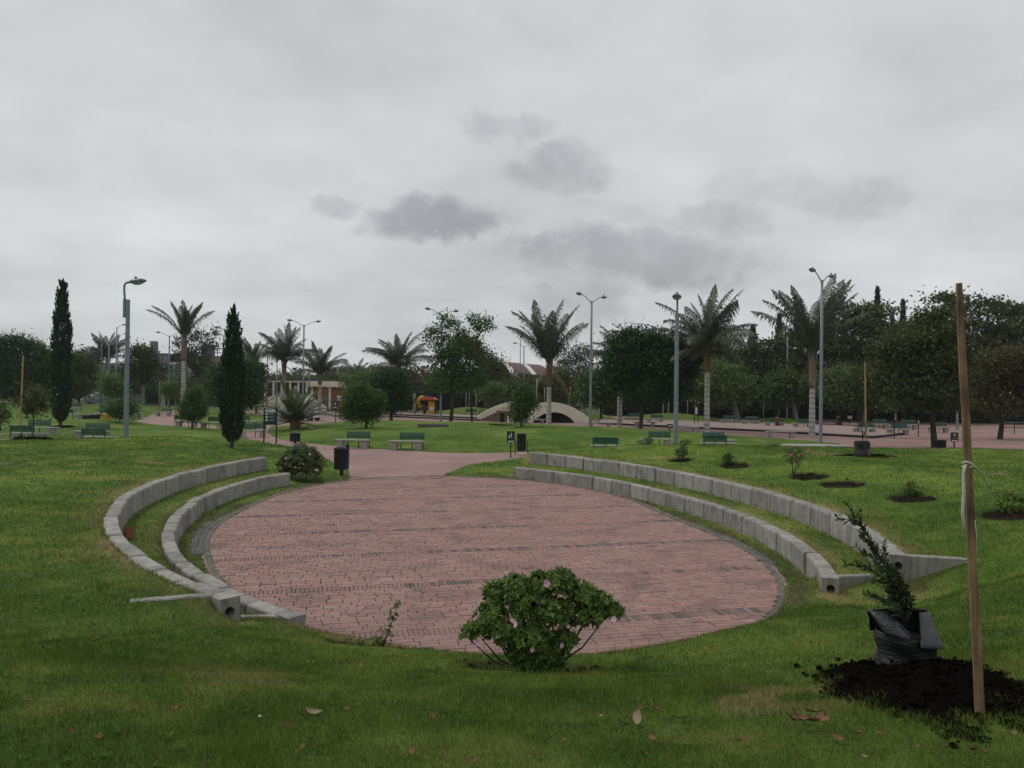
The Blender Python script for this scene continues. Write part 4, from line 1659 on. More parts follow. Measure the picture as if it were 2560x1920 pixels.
def join_instances(items, name, m, parent):
    """items: (mesh, Matrix); joined into one mesh with its tint attribute"""
    cache = {}
    Vs, Qs, Ts = [], [], []
    b = 0
    for me, M in items:
        if me.name not in cache:
            v = np.empty(len(me.vertices) * 3, np.float32); me.vertices.foreach_get('co', v)
            q = np.empty(len(me.loops), np.int32); me.loops.foreach_get('vertex_index', q)
            t = np.empty(len(me.vertices), np.float32); me.attributes['tint'].data.foreach_get('value', t)
            cache[me.name] = (v.reshape(-1, 3), q.reshape(-1, 4), t)
        v, q, t = cache[me.name]
        A = np.array(M)
        Vs.append(v @ A[:3, :3].T + A[:3, 3]); Qs.append(q + b); Ts.append(np.clip(t + RND.uniform(-.2, .2), 0, 1)); b += len(v)
    o = meshobj(name, np_mesh(name, np.vstack(Vs), np.vstack(Qs), m, True, {'tint': np.concatenate(Ts)}), parent)
    return tag(o, kind='stuff')


def azalea(label, loc, blobs, n, solo, meshes, m, stems, flowers=(), name='azalea_bush', group=None, size=1.0, stem_r=.012, inner=0, cat='shrub'):
    """blobs: (centre, radii) local; whorls sit on the shell, the outermost ones as parts of their own"""
    root = thing(name, label, cat, loc, 0, group)
    C = np.array([b[0] for b in blobs], float); Rr = np.array([b[1] for b in blobs], float)
    w = (Rr[:, 0] * Rr[:, 2]); w /= w.sum()
    items = []
    for c, r, ww in zip(C, Rr, w):
        k = int(n * ww)
        d = unit(k, .25)
        f = NR.uniform(.72, 1.05, k)
        for dd, ff in zip(d, f):
            p = c + dd * r * ff
            if p[2] < .03: continue
            # skip whorls buried inside another lobe
            if any(np.linalg.norm((p - c2) / r2) < .72 for c2, r2 in zip(C, Rr)) and RND.random() < .8: continue
            items.append((p, dd, ff))
        for q in range(int(inner * ww)):
            dd = unit(1)[0]
            items.append((c + dd * r * NR.uniform(.3, .75), dd, .1))
    items.sort(key=lambda t: t[0][1] - .3 * t[2])
    rest = []
    for i, (p, dd, ff) in enumerate(items):
        nrm = dd * np.array([1, 1, .7]) + np.array([0, 0, .55])
        e_ = rot_to(nrm, RND.uniform(0, 6.28))
        sc = size * RND.uniform(.75, 1.25)
        me = RND.choice(meshes)
        if i < solo:
            meshobj('leaf_whorl', me, root, tuple(p), e_, sc)
        else:
            rest.append((me, Matrix.Translation(p) @ e_.to_matrix().to_4x4() @ Matrix.Scale(sc, 4)))
    if rest: join_instances(rest, 'foliage', m, root)
    mb = MB()
    for (c, r) in blobs:
        for k in range(stems):
            b0 = Vector((RND.gauss(0, .03), RND.gauss(0, .03), -.03))
            dd = unit(1, .3)[0]
            e_ = Vector(np.array(c) + dd * np.array(r) * .75)
            mb.tube([b0, b0.lerp(e_, .5) + Vector((e_.x * .12, e_.y * .12, -.03)), e_], [stem_r, stem_r * .75, stem_r * .35], 5, False)
    mb.build('stem', M_BARK, root)
    for (fm, p, s) in flowers:
        meshobj('flower', fm, root, p, rot_to((RND.gauss(0, .4), -1 + RND.gauss(0, .3), .5), RND.uniform(0, 6)), s)
    return root
# ==================================================================== street furniture
def luminaire(root, p, direction, s=1.0):
    """cobra-head: flattened body, lens below, photocell on top"""
    ang = math.atan2(direction[1], direction[0])
    mb = MB()
    prof = [(0.02, -.30), (.10, -.27), (.17, -.12), (.185, .05), (.15, .22), (.07, .33), (.02, .36)]
    n = 12
    vs_, fs = [], []
    for (r, a) in prof:
        for k in range(n):
            t = 2 * math.pi * k / n
            vs_.append((a, r * math.cos(t), max(r * .62 * math.sin(t), -r * .28)))
    for i in range(len(prof) - 1):
        for k in range(n):
            k2 = (k + 1) % n
            fs.append((i * n + k, i * n + k2, (i + 1) * n + k2, (i + 1) * n + k))
    fs += [tuple(range(n)), tuple(range((len(prof) - 1) * n, len(prof) * n))[::-1]]
    mb.add(vs_, fs, True)
    mb.lathe((-.02, 0, .09), [(.05, 0), (.05, .09), (.03, .11)], 8)
    o = mb.build('luminaire', M_LUM, root, p, (0, -.12, ang), s)
    ml = MB(); ml.lathe((.04, 0, -.05), [(.16, 0), (.14, -.04), (.08, -.065), (.0, -.07)], 12, sx=1.3, sy=.9)
    ml.build('lens', M_LENS, o)
    return o


def lamp_double(label, u, d, v_top, rz, name='street_lamp', group='tall twin lamps', arm=1.3, scale=1.0, sides=(-1, 1), r=.105):
    x = pixdir(u, 1050)[0] * d
    z0 = max(gz(x, d), 0)
    h = at(u, v_top, d).z - z0
    root = thing(name, label, 'lamp post', (x, d, z0), rz, group)
    MB().tube([(0, 0, -.2), (0, 0, .05), (0, 0, h * .5), (0, 0, h)], [r * 1.1, r * 1.1, r * .95, r * .78], 10).lathe((0, 0, 0), [(r * 1.5, 0), (r * 1.5, .05), (r * 1.1, .08)], 10).build('pole', M_POLE, root)
    for sd in sides:
        a = [(0, 0, h - .25), (sd * .10, 0, h - .12), (sd * arm * .55, 0, h + .25), (sd * arm * .85, 0, h + .40), (sd * arm, 0, h + .42)]
        MB().tube(a, [.04, .036, .032, .03, .03], 7).build('arm', M_POLE, root)
        luminaire(root, (sd * (arm + .22), 0, h + .43), (sd, 0), scale)
    return root


def lamp_single(label, u, d, v_top, rz, extra=.85, group='single-headed park lamps'):
    x = pixdir(u, 1050)[0] * d
    z0 = max(gz(x, d), 0)
    h = at(u, v_top, d).z - z0
    root = thing('park_lamp', label, 'lamp post', (x, d, z0), rz, group)
    MB().tube([(0, 0, -.2), (0, 0, 0), (0, 0, h * .5), (0, 0, h)], [.125, .125, .115, .10], 8, smooth=False).build('pole', M_POLE, root)
    MB().box((-.17, 0, h - .42), (.11, .12, .95)).build('bracket', M_POLE, root)
    MB().tube([(-.17, 0, h - .85), (-.17, 0, h + .1), (-.20, 0, h + extra * .55), (-.20, 0, h + extra * .85), (-.10, 0, h + extra), (.18, 0, h + extra * 1.06)], .055, 8).build('arm', M_POLE, root)
    luminaire(root, (.42, 0, h + extra * 1.07), (1, 0), 1.35)
    return root


def pole_plain(label, u, d, v_top, name='utility_pole', r=.09, m=None):
    x = pixdir(u, 1050)[0] * d
    z0 = max(gz(x, d), 0)
    h = at(u, v_top, d).z - z0
    root = thing(name, label, 'pole', (x, d, z0))
    MB().tube([(0, 0, -.2), (0, 0, h * .5), (0, 0, h)], [r, r * .95, r * .8], 8).build('shaft', m or M_POLE, root)
    MB().lathe((0, 0, h), [(r * .9, 0), (r * .9, .06), (r * .3, .09)], 8).build('cap', M_LUM, root)
    return root


# ---- benches
def make_bench():
    root = thing('park_bench', 'x', 'bench')
    MB().box((0, -.02, .445), (1.95, .46, .075), 0, .012).build('seat', M_SLAB, root)
    for sx in (-.66, .66):
        mb = MB()
        mb.add([(sx - .15, -.17, -.06), (sx + .15, -.17, -.06), (sx + .15, .15, -.06), (sx - .15, .15, -.06), (sx - .18, -.19, .408), (sx + .18, -.19, .408), (sx + .18, .17, .408), (sx - .18, .17, .408)],
               [(3, 2, 1, 0), (4, 5, 6, 7), (0, 1, 5, 4), (1, 2, 6, 5), (2, 3, 7, 6), (3, 0, 4, 7)])
        mb.build('pedestal', M_SLAB, root)
    bx0, bx1 = -.42, .92
    for sx in (bx0 + .06, (bx0 + bx1) / 2, bx1 - .06):
        MB().tube([(sx, .27, -.05), (sx, .28, .5), (sx, .34, .93)], .026, 6).build('back_post', M_GREENP, root)
    for half in ((bx0, (bx0 + bx1) / 2 - .012), ((bx0 + bx1) / 2 + .012, bx1)):
        w = half[1] - half[0]; c = (half[0] + half[1]) / 2
        for k, (yy_, zz_, tilt) in enumerate(((.238, .60, .05), (.245, .69, -.08), (.265, .78, -.22), (.30, .865, -.45))):
            mb = MB()
            mb.box((0, 0, 0), (w, .022, .082), 0, .005)
            mb.build('back_slat', M_GREENP, root, (c, yy_, zz_), (tilt, 0, 0))
    return root


def make_slab_bench():
    root = thing('slab_bench', 'x', 'bench')
    MB().box((0, 0, .445), (2.2, .48, .085), 0, .012).build('seat', M_SLAB, root)
    for sx in (-.78, .78):
        MB().box((sx, 0, .175), (.26, .34, .455), 0, .01).build('pedestal', M_SLAB, root)
    return root


BENCH0 = make_bench()
SLAB0 = make_slab_bench()
_used = {'b': False, 's': False}


def bench(label, u, v, d, rz=0.0, kind='b', flip=False, group='park benches with green backs', sc=1.0, v_is='foot'):
    src = BENCH0 if kind == 'b' else SLAB0
    o = src if not _used[kind] else copy_tree(src)
    _used[kind] = True
    x = pixdir(u, v)[0] * d
    z0 = max(gz(x, d), 0.0)
    o.location = (x, d, z0)
    o.rotation_euler = (0, 0, rz)
    o.scale = ((-sc if flip else sc), sc, sc)
    tag(o, label, 'bench', group if kind == 'b' else 'concrete slab benches without backs')
    return o


def bin_round(label, u, d, v_top, w_px, m, name='litter_bin', post=True, h_body=None, z_up=.22):
    x = pixdir(u, 1100)[0] * d
    z0 = max(gz(x, d), 0)
    htop = at(u, v_top, d).z - z0
    r = px(w_px, d) / 2
    root = thing(name, label, 'bin', (x, d, z0))
    hb = h_body or (htop - z_up)
    zb = htop - hb
    MB().lathe((0, 0, 0), [(r * .93, zb), (r * .97, zb + .03), (r, htop - .05), (r * 1.05, htop - .04), (r * 1.05, htop), (r * .92, htop), (r * .9, htop - .12), (.0, htop - .12)], 20).build('body', m, root)
    for k in range(1, 3):
        zk = zb + hb * k / 3
        MB().lathe((0, 0, 0), [(r * .95, zk - .012), (r * 1.025, zk - .008), (r * 1.025, zk + .008), (r * .95, zk + .012)], 20).build('band', m, root)
    if post:
        MB().box((0, r * .2, zb * .5 - .04), (.11, .11, zb + .12)).build('post', m, root)
    return root


def sign_panel(label, u, d, v0, v1, w_px, v_foot=None, posts=1, name='park_sign', face=None, icon=None, tilt=0.0, pm=None, fm=None):
    x = pixdir(u, 1080)[0] * d
    z0 = max(gz(x, d), 0)
    zt, zb = at(u, v0, d).z - z0, at(u, v1, d).z - z0
    w = px(w_px, d)
    root = thing(name, label, 'sign', (x, d, z0), tilt)
    if posts == 1:
        MB().box((0, .03, zb / 2 + .02), (.06, .06, zb + .2)).build('post', pm or M_DSIGN, root)
    else:
        for sx in (-1, 1):
            MB().box((sx * (w / 2 + .035), 0, zt / 2 - .02), (.07, .07, zt + .2)).build('post', pm or M_DSIGN, root)
    MB().box((0, 0, (zt + zb) / 2), (w, .035, zt - zb), 0, .004).build('panel', fm or M_DSIGN, root)
    return root, w, zb, zt


def flat(root, name, m, polys, y=-.0225):
    """thin raised lettering or pictogram pieces on a panel's front"""
    mb = MB()
    for p in polys: mb.plate(p, y, y + .006)
    return mb.build(name, m, root)


def circ(cx_, cz_, r, n=12):
    return [(cx_ + r * math.cos(2 * math.pi * k / n), cz_ + r * math.sin(2 * math.pi * k / n)) for k in range(n)]


def rect(x0, z0_, x1, z1):
    return [(x0, z0_), (x1, z0_), (x1, z1), (x0, z1)]


def litter_icon(root, w, zb, zt, m):
    """person dropping litter into a bin, and a white caption strip"""
    h = zt - zb; cz_ = zb + h * .62; s = min(w, h) * .36
    P = [circ(.12 * s, cz_ + s * .78, s * .16),
         [(-.02 * s, cz_ + s * .55), (.30 * s, cz_ + s * .55), (.34 * s, cz_ - s * .15), (.02 * s, cz_ - s * .15)],
         [(.04 * s, cz_ - s * .17), (.18 * s, cz_ - s * .17), (.16 * s, cz_ - s * .85), (.05 * s, cz_ - s * .85)],
         [(.20 * s, cz_ - s * .17), (.34 * s, cz_ - s * .17), (.42 * s, cz_ - s * .85), (.30 * s, cz_ - s * .85)],
         [(-.50 * s, cz_ + s * .22), (-.45 * s, cz_ + s * .12), (.02 * s, cz_ + s * .36), (.0 * s, cz_ + s * .52)],
         [(-.70 * s, cz_ - s * .85), (-.34 * s, cz_ - s * .85), (-.28 * s, cz_ - s * .10), (-.76 * s, cz_ - s * .10)]]
    flat(root, 'pictogram', m, P)
    flat(root, 'caption_strip', m, [rect(-w * .36, zb + h * .04, w * .36, zb + h * .14)])


# ---- people
def person(label, loc, rz, pose, top, legs, h=1.7):
    root = thing('person', label, 'person', loc, rz)
    k = h / 1.7
    if pose == 'sit':
        J = dict(pel=(0, 0, .52), che=(0, .04, .92), nek=(0, .03, 1.08), hed=(0, -.01, 1.22), lsh=(-.18, .03, 1.0), rsh=(.18, .03, 1.0), lel=(-.22, -.04, .75), rel=(.22, -.04, .75),
                 lha=(-.12, -.24, .66), rha=(.12, -.24, .66), lhi=(-.09, -.02, .50), rhi=(.09, -.02, .50), lkn=(-.11, -.42, .50), rkn=(.11, -.42, .50), lan=(-.11, -.44, .07), ran=(.11, -.44, .07),
                 lto=(-.11, -.60, .04), rto=(.11, -.60, .04))
    else:
        J = dict(pel=(0, 0, .92), che=(0, .01, 1.30), nek=(0, 0, 1.46), hed=(0, -.02, 1.60), lsh=(-.18, .01, 1.39), rsh=(.18, .01, 1.39), lel=(-.23, .07, 1.12), rel=(.23, -.04, 1.12),
                 lha=(-.22, -.04, .88), rha=(.22, -.16, .90), lhi=(-.09, 0, .90), rhi=(.09, 0, .90), lkn=(-.10, -.14, .50), rkn=(.10, .08, .50), lan=(-.10, -.10, .08), ran=(.10, .34, .12),
                 lto=(-.10, -.27, .04), rto=(.10, .20, .04))
    names = list(J)
    rad_ = dict(pel=.135, che=.145, nek=.055, hed=.098, lsh=.065, rsh=.065, lel=.045, rel=.045, lha=.038, rha=.038, lhi=.09, rhi=.09, lkn=.06, rkn=.06, lan=.042, ran=.042, lto=.035, rto=.035)
    ed = [('pel', 'che'), ('che', 'nek'), ('nek', 'hed'), ('che', 'lsh'), ('che', 'rsh'), ('lsh', 'lel'), ('rsh', 'rel'), ('lel', 'lha'), ('rel', 'rha'), ('pel', 'lhi'), ('pel', 'rhi'),
          ('lhi', 'lkn'), ('rhi', 'rkn'), ('lkn', 'lan'), ('rkn', 'ran'), ('lan', 'lto'), ('ran', 'rto')]

    def skin(nm, keep, grow, m):
        used = [q for q in names if q in keep]
        me = bpy.data.meshes.new(nm)
        me.from_pydata([tuple(c * k for c in J[q]) for q in used], [(used.index(a), used.index(b)) for a, b in ed if a in keep and b in keep], [])
        me.materials.append(m)
        o = meshobj(nm, me, root)
        o.modifiers.new('skin', 'SKIN')
        lay = me.skin_vertices[0] if me.skin_vertices else None
        if lay is None:
            bm = bmesh.new(); bm.from_mesh(me); bm.verts.layers.skin.verify(); bm.to_mesh(me); bm.free(); lay = me.skin_vertices[0]
        for i, q in enumerate(used):
            r = (rad_[q] + grow) * k
            lay.data[i].radius = (r, r)
            lay.data[i].use_root = (i == 0)
        o.modifiers.new('sub', 'SUBSURF').levels = 1
        o.modifiers['sub'].render_levels = 1
        return o
    skin('body', set(names), 0, M_SKIN)
    skin('shirt', {'pel', 'che', 'lsh', 'rsh', 'lel', 'rel'}, .016, top)
    skin('trousers', {'pel', 'lhi', 'rhi', 'lkn', 'rkn', 'lan', 'ran'}, .014, legs)
    hx, hy, hz = (c * k for c in J['hed'])
    MB().lathe((hx, hy + .02, hz - .01), [(.107 * k, -.02), (.112 * k, .03), (.09 * k, .09), (.045 * k, .118), (0, .122 * k)], 12).build('hair', M_HAIR, root)
    return root


# ==================================================================== buildings and large structures
# ---- the footbridge
def footbridge(label, n0, n1, f0, f1, rise, m_par, arch=(.30, .83, .62), steps=True, par_h=.95, base_drop=.0, name='footbridge'):
    """n0,n1 ends of the near parapet, f0,f1 of the far one (plan points)"""
    root = thing(name, label, 'bridge', (n0[0], n0[1], 0))
    n0, n1, f0, f1 = (np.array(p, float) - np.array(n0, float) for p in (n0, n1, f0, f1))
    def deck(t):                      # height of the parapet's top
        return .55 + (rise - .55) * (1 - (2 * t - 1.06) ** 2 / 1.1236) if t < .53 else .55 + (rise - .55) * (1 - ((2 * t - 1.06) / .94) ** 2)
    a0, a1, ah = arch
    ns = 40
    for nm, (A, B), opened in (('parapet', (n0, n1), True), ('parapet', (f0, f1), False)):
        d = B - A; L = np.linalg.norm(d); d = d / L; nn = np.array([-d[1], d[0]]) * .28
        vs_, fs = [], []
        for k in range(ns + 1):
            t = k / ns
            top = deck(t)
            q = (t - a0) / (a1 - a0)
            bot = -.15 if not (opened and 0 < q < 1) else max(-.15, ah * rise * (1 - (2 * q - 1) ** 2) ** .75 - .1)
            for (o, z) in ((0, bot), (0, top - .02), (.08, top), (.92, top), (1, top - .02), (1, bot)):
                p = A + d * L * t + nn * o
                vs_.append((p[0], p[1], z))
        for k in range(ns):
            for j in range(6):
                a = k * 6 + j; b = k * 6 + (j + 1) % 6
                fs.append((a, a + 6, b + 6, b))
        fs += [tuple(range(6)), tuple(ns * 6 + q for q in range(6))[::-1]]
        MB().add(vs_, fs).build(nm, m_par, root)
        # rail: posts and two bars
        pts = [A + d * L * t + nn * .5 for t in np.linspace(.02, .98, 13)]
        zs = [deck(t) for t in np.linspace(.02, .98, 13)]
        for p, z in list(zip(pts, zs))[::2]:
            MB().tube([(p[0], p[1], z - .05), (p[0], p[1], z + .42)], .03, 6).build('rail_post', M_DSIGN, root)
        for up in (.20, .42):
            MB().tube([(p[0], p[1], z + up) for p, z in zip(pts, zs)], .028, 6).build('handrail', M_DSIGN, root)
    # vault under the deck and an added floor, coloured dark to shade the arch
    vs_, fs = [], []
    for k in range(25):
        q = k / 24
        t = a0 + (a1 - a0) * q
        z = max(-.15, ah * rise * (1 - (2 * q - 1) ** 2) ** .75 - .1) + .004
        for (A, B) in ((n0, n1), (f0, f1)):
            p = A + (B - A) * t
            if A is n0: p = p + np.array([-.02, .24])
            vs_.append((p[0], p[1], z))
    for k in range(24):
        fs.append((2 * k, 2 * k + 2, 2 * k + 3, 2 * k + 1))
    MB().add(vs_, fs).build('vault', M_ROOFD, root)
    fl = [n0 + (n1 - n0) * a0, n0 + (n1 - n0) * a1, f0 + (f1 - f0) * a1, f0 + (f1 - f0) * a0]
    MB().prism([tuple(p) for p in fl], -.06, .02).build('arch_floor_dark', M_DKEDGE, root)
    # deck
    vs_, fs = [], []
    for k in range(21):
        t = .22 + .70 * k / 20
        z = deck(t) - .5
        for (A, B) in ((n0, n1), (f0, f1)):
            p = A + (B - A) * t
            vs_ += [(p[0], p[1], z), (p[0], p[1], z - .18)]
    for k in range(20):
        b = k * 4
        fs += [(b, b + 4, b + 6, b + 2), (b + 1, b + 3, b + 7, b + 5)]
    MB().add(vs_, fs).build('deck', M_PAVE, root)
    if steps:
        for k in range(5):
            t0_ = .02 + .042 * k
            ps = [n0 + (n1 - n0) * t0_, n0 + (n1 - n0) * .235, f0 + (f1 - f0) * .235, f0 + (f1 - f0) * t0_]
            ps = [tuple(p) for p in ps]
            MB().prism(ps, -.05 if k == 0 else .165 * k + .0015, .165 * (k + 1)).build('step', M_STEP, root)
    return root


M_DKEDGE = mat('black_edge_stone', (.020, .019, .018), (.012, .012, .011), 3, .7)
M_STEP = mat('step_brick', (.15, .085, .07), (.10, .06, .05), 5, .9, .3)
footbridge('cream arched footbridge with stairs and green rails', (-.4, 77), (7.95, 78.2), (-3.55, 80.4), (4.9, 81.6), 2.1, M_CREAMB, (.30, .83, .56))
_b = at(655, 1012, 108); _c = at(812, 1012, 108)
footbridge('distant low cream footbridge half hidden behind the date palm', (_b.x, 108), (_c.x, 109), (_b.x - 2.5, 111.5), (_c.x - 2.5, 112.5), 2.3, M_CREAM, (.38, .70, .4), False)

# ---- raised plaza with a dark edge, and the basin rim beside the playground
M_PLAZTOP = mat('plaza_top_brick', (.30, .225, .205), (.24, .175, .16), .8, .9, coord='World')


def platform(label, poly, h, cap):
    root = thing('raised_plaza', label, 'platform', (poly[0][0], poly[0][1], 0))
    q = [(p[0] - poly[0][0], p[1] - poly[0][1]) for p in poly]
    MB().prism(q, -.05, h).build('edge', M_DKEDGE, root)
    c = np.mean(q, axis=0)
    MB().prism([tuple(c + (np.array(p) - c) * .994) for p in q], h + .001, h + .012).build('paving_top', cap, root)
    return root


platform('low raised brick plaza with a black edge, right of the bridge', [(8.6, 75.8), (21.7, 64.2), (27.0, 56.8), (33, 63.2), (34, 74), (20, 84), (10, 86)], .17, M_PLAZTOP)
platform('long low paved step with a black edge before the playground', [(-14.5, 90.5), (-2.9, 81.6), (-2.6, 84.5), (-5, 90), (-14, 97)], .30, M_PLAZTOP)
platform('thin black-edged kerb plinth in front of the playground step', [(-14.0, 88.2), (-3.5, 79.9), (-3.2, 80.8), (-13.8, 89.4)], .16, M_PLAZTOP)


def low_building():
    d = 116
    a, b = at(659, 1012, d), at(866, 1012, d)
    W = b.x - a.x
    root = thing('park_building', 'low flat-roofed brick park building behind the distant bridge', 'building', (a.x, d, 0))
    zt = at(700, 946, d).z
    MB().box((W / 2, 3.4, zt - .16), (W + 1.2, 7.6, .28), 0, .02).build('roof', M_ROOFD, root)
    MB().box((W * .77, -.25, zt - .78), (W * .46, .3, .9), 0, .01).build('fascia', M_CREAM, root)
    MB().box((W * .27, -.15, zt - .45), (W * .54, .25, .25), 0, .01).build('fascia', M_CREAM, root)
    MB().box((W * .79, 3, (zt - 1.3) / 2), (W * .42, 5.6, zt - 1.3)).build('wall', M_RED, root)
    MB().box((W * .28, 4.5, (zt - .7) / 2), (W * .54, 2.4, zt - .7)).build('wall', M_GREYW, root)
    for k in range(6):
        MB().box((W * (.02 + .1 * k), 0, (zt - .6) / 2), (.28, .28, zt - .6)).build('column', M_CREAM, root)
    for k in range(5):
        w = MB().box((W * (.07 + .1 * k), 3.24, 1.7), (.75, .1, 1.3), 0, .01).build('window', M_CREAM, root)
        MB().box((W * (.07 + .1 * k), 3.17, 1.7), (.6, .06, 1.12)).build('pane', M_GLASS, w)
    for fx in (.585, .80, .985):
        MB().box((W * fx, .05, (zt - 1.25) / 2), (.3, .34, zt - 1.25)).build('column', M_CREAM, root)
    dr = MB().box((W * .765, .17, 1.1), (.95, .1, 2.2), 0, .01).build('door', M_GREYW, root)
    MB().box((W * .765 + .35, .10, 1.05), (.06, .05, .18)).build('handle', M_LUM, dr)
    n = MB().box((W * .92, .16, 1.75), (.9, .07, .8), 0, .01).build('notice_board', M_WHITE, root)
    MB().box((W * .66, .17, 1.6), (.75, .08, 1.0), 0, .01).build('window', M_GLASS, root)
    return root


low_building()


def hangar():
    d = 165
    root = thing('hangar', 'far barrel-roofed shed with red and white striped roof', 'building', (at(1300, 1000, d).x, d, 0), rad(28))
    zt = at(1300, 908, d).z; ze = at(1300, 946, d).z
    W, L = 12.5, 16
    n = 10
    stripes = 13
    x0 = -5.5
    for s in range(stripes):
        xa, xb = x0 + L * s / stripes, x0 + L * (s + 1) / stripes
        vs_, fs = [], []
        for k in range(n + 1):
            t = k / n
            y = -6 + 12 * t
            z = ze + (zt - ze) * math.sin(math.pi * (.08 + .84 * t)) + .02 * (s % 2)
            vs_ += [(xa, y, z - xa * .05), (xb, y, z - xb * .05), (xb, y, z - .2 - xb * .05), (xa, y, z - .2 - xa * .05)]
        for k in range(n):
            for j in range(4):
                a = k * 4 + j; b = k * 4 + (j + 1) % 4
                fs.append((a, b, b + 4, a + 4))
        MB().add(vs_, fs).build('roof_sheet', M_ROOFR if s % 4 else M_WHITE, root)
    MB().box((x0 + L / 2, 0, ze / 2), (L - .4, 11.4, ze)).build('wall', M_GREYW, root)
    for fx in (-4, 0, 5):
        w = MB().box((fx, -5.76, ze * .55), (1.8, .1, 1.2)).build('window', M_WHITE, root)
        MB().box((fx, -5.83, ze * .55), (1.5, .06, .95)).build('pane', M_GLASS, w)
    return root


M_ROOFR = mat('rusty_red_roof', (.15, .085, .08), (.11, .062, .06), 1.5, .7)
hangar()


def block_building(label, u0, u1, v_top, d, m, windows=(3, 2), extra=None):
    a, b = at(u0, v_top, d), at(u1, v_top, d)
    W = b.x - a.x; h = a.z
    root = thing('far_building', label, 'building', ((a.x + b.x) / 2, d, 0))
    MB().box((0, 4, h / 2), (W, 8, h)).build('wall', m, root)
    MB().box((0, 4, h + .1), (W + .3, 8.3, .22)).build('roof', M_ROOFD, root)
    nx_, nz_ = windows
    for i in range(nx_):
        for k in range(nz_):
            cx_ = W * ((i + .5) / nx_ - .5); cz_ = h - 1.4 - k * 2.6
            w = MB().box((cx_, -.02, cz_), (W / nx_ * .55, .08, 1.1)).build('window', M_WHITE, root)
            MB().box((cx_, -.07, cz_), (W / nx_ * .45, .05, .9)).build('pane', M_GLASS, w)
    if extra: extra(root, W, h)
    return root


def _chim(root, W, h):
    MB().box((-W * .42, 3, h + 1.6), (1.4, 1.4, 3.4)).build('stair_tower', M_GREYW, root)


M_TAN = mat('tan_wall', (.30, .235, .18), (.24, .19, .145), 1.5, .9)
M_BLUES = mat('blue_steel', (.05, .075, .16), (.04, .06, .12), 3, .6)
block_building('far grey concrete block building behind the green net fence', 366, 420, 885, 185, M_GREYW, (4, 1), _chim)


def _vault(root, W, h):
    mb = MB()
    n = 14
    vs_, fs = [], []
    for k in range(n + 1):
        a = math.pi * k / n
        x_, z_ = -math.cos(a) * W * .52, h + .2 + math.sin(a) * 2.0
        vs_ += [(x_, -.3, z_), (x_, 8.2, z_), (x_, 8.2, z_ - .35), (x_, -.3, z_ - .35)]
    for k in range(n):
        for j in range(4):
            a = k * 4 + j; b = k * 4 + (j + 1) % 4
            fs.append((a, b, b + 4, a + 4))
    mb.add(vs_, fs).build('vault_roof', M_ROOFD, root)


block_building('far white building with a curved dark roof', 424, 462, 905, 175, M_WHITE, (4, 1), _vault)


def _frame(root, W, h):
    for k in range(7):
        x_ = -W / 2 + W * k / 6
        MB().tube([(x_, .3, h), (x_, .3, h + 2.0)], .09, 5).build('frame_post', M_BLUES, root)
    for z_ in (h + 1.0, h + 2.0):
        MB().tube([(-W / 2, .3, z_), (W / 2, .3, z_)], .09, 5).build('frame_beam', M_BLUES, root)
    MB().box((-W * .28, 3, h + 1.7), (W * .3, 3, 2.6)).build('roof_box', M_BLUES, root)
    MB().tube([(W * .33, 1, h), (W * .33, 1, h + 5.2)], .16, 6).build('chimney', M_GREYW, root)


block_building('far tan building with a blue steel frame on its roof', 490, 568, 892, 178, M_TAN, (5, 1), _frame)


def net_fence():
    """green sports netting on posts"""
    m, n, l = newmat('green_netting')
    o = N(n, 'ShaderNodeOutputMaterial'); b = N(n, 'ShaderNodeBsdfPrincipled')
    b.inputs['Base Color'].default_value = (.055, .105, .085, 1); b.inputs['Roughness'].default_value = .9
    t = N(n, 'ShaderNodeBsdfTransparent'); ms = N(n, 'ShaderNodeMixShader'); ms.inputs[0].default_value = .72
    l.new(t.outputs[0], ms.inputs[1]); l.new(b.outputs[0], ms.inputs[2]); l.new(ms.outputs[0], o.inputs[0])
    d = 150
    a, b2 = at(200, 905, d), at(470, 908, d)
    W = b2.x - a.x; h = a.z
    root = thing('net_fence', 'tall green netting fence of the far sports ground', 'fence', (a.x, d, 0))
    k = 9
    for i in range(k):
        MB().tube([(W * i / (k - 1), 0, 0), (W * i / (k - 1), 0, h)], .09, 6).build('post', M_POLE, root)
    for i in range(k - 1):
        MB().box((W * (i + .5) / (k - 1), .1, h / 2 + .3), (W / (k - 1) - .1, .02, h - .8)).build('net', m, root)
    MB().box((W / 2, -.4, .9), (W, .2, 1.8)).build('dado', M_GREYW, root)
    return root


net_fence()


def pink_wall():
    d = 140
    a, b = at(185, 990, d), at(232, 990, d)
    root = thing('boundary_wall', 'far pinkish panelled boundary wall at the left street', 'wall', (a.x, d, 0))
    W = b.x - a.x
    n = 9
    for k in range(n):
        MB().box((W * (k + .5) / n, 0, 1.1), (W / n - .12, .2, 2.0), 0, .02).build('panel', M_PINKW, root)
    for k in range(n + 1):
        MB().box((W * k / n, -.05, 1.2), (.2, .3, 2.4), 0, .02).build('pier', M_PINKW, root)
    return root


M_PINKW = mat('pinkish_wall', (.38, .30, .27), (.30, .23, .21), 2, .9)
pink_wall()


